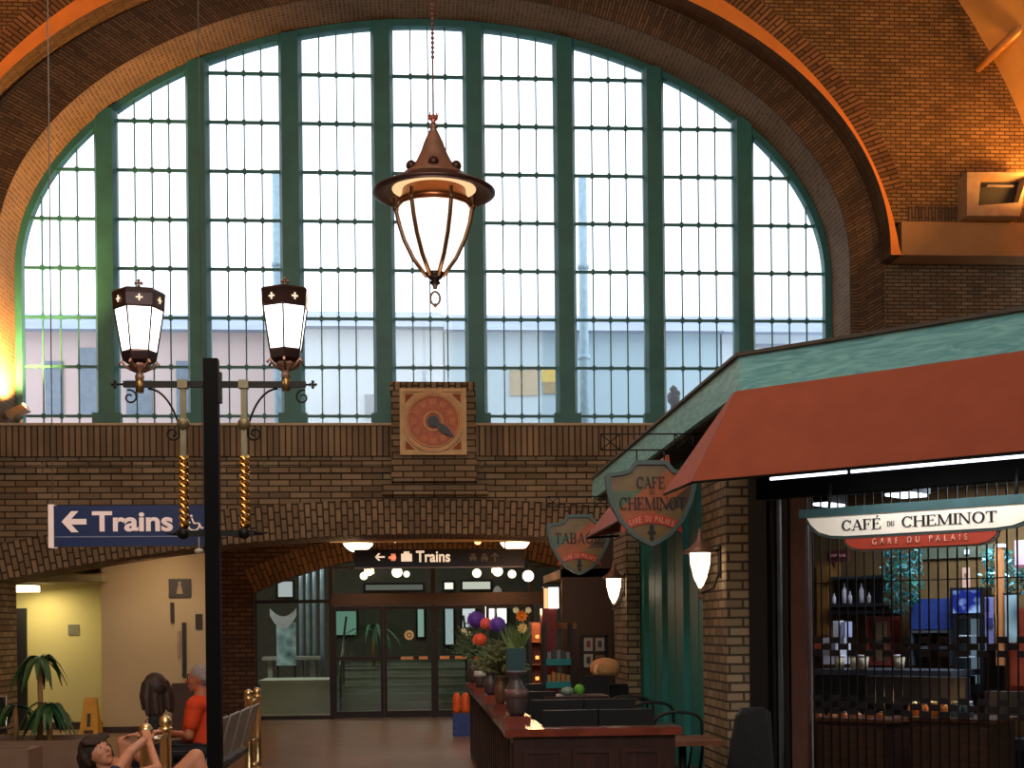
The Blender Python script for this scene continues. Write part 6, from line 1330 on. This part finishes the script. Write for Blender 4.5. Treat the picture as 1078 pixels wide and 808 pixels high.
# ================================================================== BENCHES
def bframe(par, p0, p1, h, r=.04):
    mb = MB()
    for p in (p0, p1):
        mb = MB(); mb.lathe((p[0], p[1], 0), [(r * 1.5, 0), (r * 1.5, .03), (r, .05), (r, h - .10), (r * 1.25, h - .095), (r * 1.25, h - .075), (r * .9, h - .07)], 16); mb.ball((p[0], p[1], h - .035), r * 1.15, 14); mb.build('post', BRASS, par)
    mb = MB(); A_, B_ = Vector(p0), Vector(p1)
    for zz in (h - .13, .42, .16): mb.tube([A_ + Vector((0, 0, zz)), B_ + Vector((0, 0, zz))], .028, 12)
    mb.build('rails', BRASS, par)
SL = mat('grey_sling', (150, 152, 150), .6, noise_amt=.12, nscale=5, bump=.2)
be = thing('waiting_bench', (-1.75, 12.5, 0), 'row of grey sling seats with brass end posts where the man in orange sits', 'bench')
fp = [PZ(261.5, 728, .95), PZ(270.7, 726, .95)]
bframe(be, (fp[0].x, fp[0].y, 0), (fp[1].x, fp[1].y, 0), .97)
def backx(y): return -1.72 + (y - 11.2) * .02
for i in range(4):
    y0, y1 = 11.25 + i * .66, 11.25 + (i + 1) * .66 - .03
    mb = MB(); x0, x1 = backx(y0), backx(y1); mb.prism([(x0, y0, .50), (x0 + .10, y0, .87), (x0 + .115, y0, .86), (x0 + .015, y0, .49)], (0, y1 - y0, 0)); mb.build('backrest', SL, be)
    mb = MB(); mb.box((x0 - .46, y0, .38), (x0 + .0, y1, .43)); mb.build('seat', mat('dark_sling', (70, 72, 74), .6), be)
for i in range(5):
    y0 = 11.235 + i * .66; x0 = backx(y0); mb = MB(); mb.box((x0 - .42, y0 - .02, .60), (x0 + .02, y0 + .02, .625)); mb.box((x0 - .42, y0 - .015, .3), (x0 - .39, y0 + .015, .6)); mb.build('armrest', BLACK, be)
mb = MB(); mb.box((-2.1, 11.2, .33), (-1.75, 13.95, .37)); 
for y0 in (11.4, 13.6): mb.box((-1.98, y0, 0), (-1.92, y0 + .06, .33))
mb.build('beam', BLACK, be)
b2 = thing('waiting_bench', (-1.78, 9.2, 0), 'nearer bench with polished brass end frame that the reclining boy holds', 'bench')
np_ = [PZ(153.5, 766, .95), PZ(174, 757.5, .95)]
bframe(b2, (np_[0].x, np_[0].y, 0), (np_[1].x, np_[1].y, 0), .97, .042)
mb = MB(); mb.box((-2.45, 8.25, .36), (-1.1, 8.9, .42)); mb.build('seat', mat('dark_sling'), b2, bevel=.02)
mb = MB(); 
for x in (-2.3, -1.25): mb.box((x, 8.5, 0), (x + .05, 8.6, .36))
mb.build('legs', BLACK, b2)
# ================================================================== PEOPLE
def remesh(mb, name, m, par, vox=.008, smooth=6):
    o = mb.build('tmp', m); md = o.modifiers.new('r', 'REMESH'); md.mode = 'VOXEL'; md.voxel_size = vox; md.use_smooth_shade = True
    s = o.modifiers.new('s', 'SMOOTH'); s.factor = .5; s.iterations = smooth
    dg = bpy.context.evaluated_depsgraph_get(); dg.update(); me = bpy.data.meshes.new_from_object(o.evaluated_get(dg)); bpy.data.objects.remove(o)
    me.materials.clear(); me.materials.append(m)
    off = par.location
    for v in me.vertices: v.co -= off
    for p in me.polygons: p.use_smooth = True
    r = bpy.data.objects.new(name, me); COL.objects.link(r); r.parent = par; return r
def limb(mb, pts, rs, seg=12):
    mb.tube(pts, rs, seg)
    for p, r in zip(pts, rs): mb.ball(p, r * 1.0, seg)
def hand(mb, wr, d, n, s=1.0, curl=.4, side=1):
    """wr wrist, d finger direction, n palm normal (palm faces n)"""
    wr = Vector(wr); d = Vector(d).normalized(); n = Vector(n); n = (n - d * n.dot(d)).normalized(); t = d.cross(n) * side
    for a in (-.02, 0, .02): limb(mb, [wr + t * a * s * .6, wr + d * .075 * s + t * a * s * 1.3], [.016 * s, .013 * s], 8)
    for i, (a, L) in enumerate(((-.030, .062), (-.010, .074), (.010, .070), (.029, .054))):
        p = wr + d * .075 * s + t * a * s; q = p + (d + n * curl * .5).normalized() * L * .5 * s; r = q + (d + n * curl * 1.8).normalized() * L * .5 * s; limb(mb, [p, q, r], [.0095 * s, .0085 * s, .007 * s], 7)
    p = wr + d * .025 * s - t * .026 * s; q = p + (d - t * 1.0 + n * .3).normalized() * .035 * s; r = q + (d * 1.2 - t * .3 + n * .5).normalized() * .03 * s; limb(mb, [p, q, r], [.012 * s, .0105 * s, .008 * s], 7)
def head(mb, c, f, up, s=1.0):
    """c centre, f face direction, up crown direction"""
    c = Vector(c); f = Vector(f).normalized(); up = Vector(up); up = (up - f * up.dot(f)).normalized(); r = f.cross(up)
    mb.ball(c + up * .025 * s - f * .012 * s, .092 * s, 16); mb.ball(c - up * .01 * s + f * .022 * s, .072 * s, 14); mb.ball(c - up * .055 * s + f * .035 * s, .052 * s, 12); mb.ball(c - up * .088 * s + f * .058 * s, .026 * s, 10)
    limb(mb, [c + up * .012 * s + f * .088 * s, c - up * .025 * s + f * .108 * s], [.009 * s, .014 * s], 8)
    mb.ball(c - up * .055 * s + f * .083 * s, .014 * s, 8); mb.ball(c - up * .064 * s + f * .081 * s, .013 * s, 8)
    for sg_ in (-1, 1):
        mb.ball(c + up * .028 * s + f * .078 * s + r * .026 * sg_ * s, .014 * s, 8); mb.ball(c - up * .022 * s + f * .060 * s + r * .034 * sg_ * s, .026 * s, 8)
        limb(mb, [c + up * .018 * s - f * .008 * s + r * .082 * sg_ * s, c - up * .022 * s - f * .004 * s + r * .078 * sg_ * s], [.014 * s, .010 * s], 8)
    return c, f, up, r
def eyes(c, f, up, r, s, par):
    for sg_ in (-1, 1):
        mb = MB(); p = c + up * .010 * s + f * .081 * s + r * .029 * sg_ * s; mb.ball(p, .0098 * s, 10); mb.build('eye', mat('eye_white', (220, 210, 200), .3), par); mb = MB(); mb.ball(p + f * .007 * s, .0065 * s, 8); mb.build('pupil', mat('pupil_dark', (30, 18, 14), .2), par)
        mb = MB(); mb.tube([c + up * .036 * s + f * .088 * s + r * .014 * sg_ * s, c + up * .041 * s + f * .086 * s + r * .03 * sg_ * s, c + up * .034 * s + f * .074 * s + r * .046 * sg_ * s], .004 * s, 5); mb.build('eyebrow', mat('brow', (60, 40, 30), .8), par)
    mb = MB(); mb.tube([c - up * .060 * s + f * .090 * s - r * .024 * s, c - up * .061 * s + f * .097 * s, c - up * .060 * s + f * .090 * s + r * .024 * s], .0045 * s, 6); mb.build('mouth', mat('lip', (170, 90, 76), .5), par)
def hair(c, f, up, r, s, par, m, strands, seedv=1, vox=.007):
    mb = MB(); rnd = random.Random(seedv)
    mb.ball(c + up * .035 * s - f * .022 * s, .099 * s, 16); mb.ball(c + up * .01 * s - f * .04 * s, .088 * s, 14)
    for (st_, en, rr) in strands: limb(mb, [c + (f * st_[0] + r * st_[1] + up * st_[2]) * s, c + (f * (st_[0] + en[0]) / 2 + r * (st_[1] + en[1]) / 2 * 1.15 + up * (st_[2] + en[2]) / 2) * s, c + (f * en[0] + r * en[1] + up * en[2]) * s], [rr * s, rr * s * 1.05, rr * s * .6], 8)
    return remesh(mb, 'hair', m, par, vox, 2)
SKIN = mat('skin_warm', (206, 142, 108), .55, noise_amt=.05); SKIN2 = mat('skin_ruddy', (196, 122, 92), .55, noise_amt=.05)
# --- man in orange
mn = thing('person', (-1.98, 12.4, 0), 'grey haired man in an orange t-shirt sitting on the bench behind the lamp post', 'person')
f = Vector((-1, -.12, .0)); c, f, up, r = head(MB(), (0, 0, 0), f, (.10, 0, 1))
HC = Vector((xpx(209, 12.4, 714), 12.4, zpx(714, 12.4, 209))); mb = MB(); c, f, up, r = head(mb, HC, f, (-.10, 0, 1), 1.02)
nk = HC - up * .12 - f * .03; ch = Vector((-1.93, 12.4, .80)); pv = Vector((-1.92, 12.4, .53))
limb(mb, [HC - up * .05 - f * .02, nk, ch + Vector((0, 0, .12))], [.055, .056, .075]); limb(mb, [ch + Vector((0, 0, .08)), ch - Vector((0, 0, .1)), pv], [.12, .13, .14])
for sg_ in (-1, 1):
    sh = Vector((-1.95, 12.4 + sg_ * .18, .94)); el = Vector((-1.99, 12.4 + sg_ * .25, .68)); wr = Vector((-2.20, 12.4 + sg_ * .07, .66 + (.035 if sg_ < 0 else 0)))
    limb(mb, [ch + Vector((0, sg_ * .08, .12)), sh, el, wr], [.07, .062, .045, .03]); hand(mb, wr, (-.5, -sg_ * .8, -.1), (.6, 0, -.6), 1.0, .6, sg_)
    hp = Vector((-1.94, 12.4 + sg_ * .10, .52)); kn = Vector((-2.38, 12.4 + sg_ * .14, .53)); an = Vector((-2.36, 12.4 + sg_ * .13, .09))
    limb(mb, [hp, kn], [.09, .06]); limb(mb, [kn, an], [.058, .038]); limb(mb, [an - Vector((0, 0, .03)), an + Vector((-.17, 0, -.055))], [.04, .028])
body = remesh(mb, 'body', SKIN2, mn, .009, 4)
mb = MB(); limb(mb, [ch + Vector((0, 0, .10)), ch - Vector((.01, 0, .1)), pv + Vector((-.0, 0, .02))], [.135, .15, .155])
for sg_ in (-1, 1): sh = Vector((-1.95, 12.4 + sg_ * .18, .93)); limb(mb, [ch + Vector((0, sg_ * .06, .11)), sh, sh + Vector((-.03, sg_ * .045, -.16))], [.085, .08, .066])
remesh(mb, 'shirt', mat('orange_shirt', (226, 70, 22), .8, noise_amt=.08), mn, .009, 4)
mb = MB()
for sg_ in (-1, 1): hp = Vector((-1.93, 12.4 + sg_ * .10, .52)); limb(mb, [hp, Vector((-2.28, 12.4 + sg_ * .135, .53))], [.105, .082])
remesh(mb, 'shorts', mat('dark_shorts', (40, 40, 52), .8), mn, .01, 4)
mb = MB(); 
for sg_ in (-1, 1): limb(mb, [(-2.35, 12.4 + sg_ * .13, .045), (-2.55, 12.4 + sg_ * .13, .04)], [.045, .036])
remesh(mb, 'shoes', mat('shoe_grey', (90, 88, 86), .7), mn, .009, 3)
eyes(c, f, up, r, 1.02, mn); hair(c, f, up, r, 1.0, mn, mat('grey_hair', (150, 142, 138), .8, noise_amt=.25, nscale=50), [((-.04, s_ * .075, .04), (-.05, s_ * .07, -.04), .022) for s_ in (-1, 1)] + [((-.09, 0, 0), (-.08, 0, -.06), .03)])
mb = MB(); 
for sg_ in (-1, 1): mb.tube([c + up * .01 + f * .095 + r * .03 * sg_ + (r * math.cos(t) + up * math.sin(t)) * .02 for t in [i * .785 for i in range(8)]], .0025, 5, closed=True); mb.tube([c + up * .012 + f * .092 + r * .05 * sg_, c + up * .015 + r * .088 * sg_], .0025, 5)
mb.build('glasses', mat('glasses_dark', (70, 50, 44), .4), mn)
# --- girl with long dark hair
gl_ = thing('person', (-2.12, 11.5, 0), 'girl with long dark hair and black top seen from behind, one knee drawn up', 'person')
HC = Vector((xpx(162, 11.5, 726), 11.5, zpx(724, 11.5, 162))); mb = MB(); f = Vector((-.65, .75, -.05)); c, f, up, r = head(mb, HC, f, (0, 0, 1), .92)
nk = HC - up * .11 - f * .02; ch = Vector((HC.x + .02, 11.5, .74)); pv = Vector((HC.x + .03, 11.5, .51)); limb(mb, [HC - up * .05, nk, ch + Vector((0, 0, .1))], [.045, .045, .06]); limb(mb, [ch + Vector((0, 0, .06)), ch - Vector((0, 0, .1)), pv], [.09, .095, .11])
sd = Vector((-f.y, f.x, 0)).normalized()
lk = Vector((xpx(130, 11.35, 778), 11.35, zpx(781, 11.35, 130)))
limb(mb, [pv + Vector((-.03, -.07, 0)), lk, lk + Vector((.02, .02, -.16))], [.075, .056, .045]); limb(mb, [lk, Vector((lk.x + .02, lk.y + .02, .12)), Vector((lk.x - .10, lk.y, .04))], [.05, .034, .025])
limb(mb, [pv + Vector((-.03, .07, 0)), Vector((-2.5, 11.62, .5)), Vector((-2.48, 11.62, .08)), Vector((-2.6, 11.64, .04))], [.075, .052, .034, .025])
wr = lk + Vector((.03, -.02, .065)); sh = ch + Vector((-.02, -.12, .11)); limb(mb, [ch + Vector((0, -.05, .1)), sh, sh + Vector((.0, -.09, -.19)), wr + Vector((.09, -.02, .0))], [.055, .045, .033, .024]); hand(mb, wr + Vector((.085, -.02, .0)), (-1, 0, -.05), (0, 0, -1), .85, .7, 1)
sh = ch + Vector((.02, .13, .11)); limb(mb, [ch + Vector((0, .05, .1)), sh, sh + Vector((-.05, .07, -.18)), Vector((-2.35, 11.6, .58))], [.055, .045, .033, .024]); hand(mb, (-2.35, 11.6, .58), (-1, 0, -.1), (0, 0, -1), .85, .4, 1)
remesh(mb, 'body', SKIN, gl_, .008, 4)
mb = MB(); limb(mb, [ch + Vector((0, 0, .06)), ch - Vector((0, 0, .1)), pv], [.11, .112, .128])
for sg_ in (-1, 1): sh = ch + Vector((-.0, sg_ * .12, .11)); limb(mb, [ch + Vector((0, sg_ * .04, .1)), sh, sh + Vector((0, sg_ * .03, -.06))], [.065, .058, .052])
remesh(mb, 'top', mat('black_top', (26, 24, 28), .85), gl_, .009, 4)
mb = MB(); limb(mb, [pv + Vector((0, -.06, .0)), pv + (lk - pv) * .5], [.10, .075]); limb(mb, [pv + Vector((0, .06, .0)), Vector((-2.3, 11.58, .5))], [.10, .075]); remesh(mb, 'shorts', mat('denim', (50, 60, 90), .8), gl_, .01, 3)
eyes(c, f, up, r, .9, gl_)
rnd = random.Random(3); stn = [((-.05, x_, .04), (-.075 + rnd.uniform(-.02, .02), x_ * 1.35 + rnd.uniform(-.01, .01), -.20 + rnd.uniform(-.035, .02)), .034) for x_ in (-.085, -.06, -.03, 0, .03, .06, .085)] + [((.0, x_, .04), (-.01, x_ * 1.25, -.17), .026) for x_ in (-.088, .088)]
hair(c, f, up, r, .98, gl_, mat('dark_brown_hair', (54, 36, 28), .6, noise_amt=.35, nscale=60), stn)
# --- reclining boy
by = thing('person', (-1.8, 8.65, 0), 'boy with dark brown hair reclining and reaching one arm up to the brass bench frame', 'person')
by.location = (-1.8, 8.65, .42)
HC = Vector((xpx(103, 8.7, 790), 8.7, zpx(792, 8.7, 103))); mb = MB(); f = Vector((.62, -.62, .45)); c, f, up, r = head(mb, HC, f, (-.55, .1, .9), .95)
ch = Vector((-1.86, 8.68, .615)); pv = Vector((-1.62, 8.62, .52)); nk = HC - up * .11 - f * .02
limb(mb, [HC - up * .05 - f * .01, nk, ch], [.045, .043, .07]); limb(mb, [ch, (ch + pv) / 2, pv], [.095, .09, .095])
sh = Vector((-1.90, 8.58, .66)); el = Vector((-1.80, 8.72, .835)); wr = Vector((np_[0].x + .015, np_[0].y + .16, .905))
limb(mb, [ch + Vector((-.02, -.03, .02)), sh, el, wr], [.055, .045, .034, .025]); hand(mb, wr, (.2, .95, .1), (.3, 0, -1), .85, .8, 1)
sh2 = Vector((-1.86, 8.80, .66)); el2 = Vector((-1.66, 8.90, .72)); wr2 = Vector((np_[0].x + .04, np_[0].y - .1, .86)); limb(mb, [ch + Vector((0, .05, .03)), sh2, el2, wr2], [.055, .045, .034, .025]); hand(mb, wr2, (-.3, .3, .9), (-.5, .8, 0), .85, .9, 1)
kn = Vector((xpx(206, 8.6, 790), 8.6, zpx(797, 8.6, 206))); an = Vector((kn.x + .13, 8.58, .47)); limb(mb, [pv + Vector((0, -.05, 0)), kn], [.08, .055]); limb(mb, [kn, an], [.052, .034]); limb(mb, [an, an + Vector((.12, -.02, -.015))], [.032, .022])
kn2 = Vector((-1.30, 8.8, .62)); limb(mb, [pv + Vector((0, .06, 0)), kn2, Vector((-1.17, 8.8, .46))], [.08, .055, .034])
remesh(mb, 'body', SKIN, by, .007, 4)
mb = MB(); limb(mb, [ch + Vector((0, 0, .0)), (ch + pv) / 2, pv], [.108, .105, .11]); limb(mb, [ch, sh, sh + (el - sh) * .35], [.07, .058, .05]); limb(mb, [ch, sh2, sh2 + (el2 - sh2) * .4], [.07, .058, .05]); remesh(mb, 'shirt', mat('navy_shirt', (36, 44, 76), .8), by, .008, 3)
mb = MB(); limb(mb, [pv + Vector((0, -.05, 0)), pv + (kn - pv) * .55], [.1, .08]); limb(mb, [pv + Vector((0, .06, 0)), pv + (kn2 - pv) * .6], [.1, .08]); remesh(mb, 'shorts', mat('blue_shorts', (60, 80, 120), .8), by, .009, 3)
eyes(c, f, up, r, .95, by)
rnd = random.Random(8); stn = [((.02, x_, .10), (.080, x_ * 1.05 + rnd.uniform(-.01, .01), .048 + rnd.uniform(-.012, .008)), .015) for x_ in (-.07, -.045, -.02, .005, .03, .055, .075)] + [((-.02, s_ * .075, .06), (-.01 + q, s_ * .093, -.05), .026) for s_ in (-1, 1) for q in (-.05, 0)] + [((-.09, x_, .03), (-.10, x_, -.07), .034) for x_ in (-.06, 0, .06)]
hair(c, f, up, r, .98, by, mat('boy_hair', (44, 28, 20), .7, noise_amt=.35, nscale=60), stn)
# ================================================================== PLANTERS
CONP = mat('planter_concrete', (128, 104, 86), .85, noise_amt=.1, nscale=5, bump=.2)
def planter(px0, px1, pyt, zt, label, dep=.9):
    b = PZ(px1, pyt, zt); a = PZ(px0, pyt, zt); t = thing('concrete_planter', ((a.x + b.x) / 2, b.y + dep / 2, 0), label, 'planter'); mb = MB(); x0, x1, y0, y1 = a.x, b.x, b.y, b.y + dep; w_ = .07
    for q in ((x0, y0, x1, y0 + w_), (x0, y1 - w_, x1, y1), (x0, y0 + w_, x0 + w_, y1 - w_), (x1 - w_, y0 + w_, x1, y1 - w_)): mb.box((q[0], q[1], 0), (q[2], q[3], zt))
    mb.build('box', CONP, t); mb = MB(); mb.box((x0 + w_, y0 + w_, 0), (x1 - w_, y1 - w_, zt - .08)); mb.build('soil', mat('soil_dark', (44, 32, 24), .95, noise_amt=.3, nscale=30), t); return b
p = planter(-70, 85, 779, .44, 'long concrete planter at the left holding the cane plant')
pc = PZ(42, 772, .38); x2 = PZ(53, 772, .38).x
pc = PY(42, 772, p.y + .35); x2 = PY(53, 772, p.y + .35).x
palm((pc.x, p.y + .35, .36), 'tall cane plant with drooping leaf crowns in the long concrete planter', 34, .36, LEAF, PY(42, 692, p.y + .35).z - .36, name='cane_plant', trunks=((0, 0, 1), (x2 - pc.x, -.05, .44)), droop=1.3, width=.038, seedv=9)
planter(-60, 30, 789, .46, 'nearer concrete planter at the left corner of the floor', .5)
palm((PY(16, 772, p.y + .6).x, p.y + .6, .36), 'low leafy plant at the left of the long planter by the dark door', 16, .34, LEAF, .42, name='cane_plant', droop=1.2, width=.035, seedv=12)
# brown dado and chrome chair at far left
mb = MB(); a = PY(-30, 712, YF - .05); mb.box((-9.6, YF - .06, 0), (AX0, YF, zpx(712, YF, 10))); struct('trim_12', mb, mat('brown_dado', (92, 72, 56), .7))
c = PZ(-2, 790, 0); t = thing('chrome_chair', (c.x, 16.0, 0), 'dark chair with chrome frame cut by the left edge beyond the planters', 'chair'); x = PY(1, 750, 16.4).x
mb = MB(); mb.tube([(x + .06, 16.4, 0), (x + .06, 16.4, .85), (x - .36, 16.4, .85), (x - .36, 16.4, 0)], .018, 8); mb.tube([(x + .06, 15.95, 0), (x + .06, 15.95, .62), (x + .06, 16.4, .62)], .018, 8); mb.tube([(x - .36, 15.95, 0), (x - .36, 15.95, .62), (x - .36, 16.4, .62)], .018, 8); mb.build('frame', mat('chrome', (190, 190, 195), .15, 1), t)
mb = MB(); mb.box((x - .34, 16.36, .5), (x + .04, 16.41, .84)); mb.build('backrest', VIN, t, bevel=.01); mb = MB(); mb.box((x - .35, 15.93, .42), (x + .05, 16.38, .48)); mb.build('seat', VIN, t, bevel=.01)
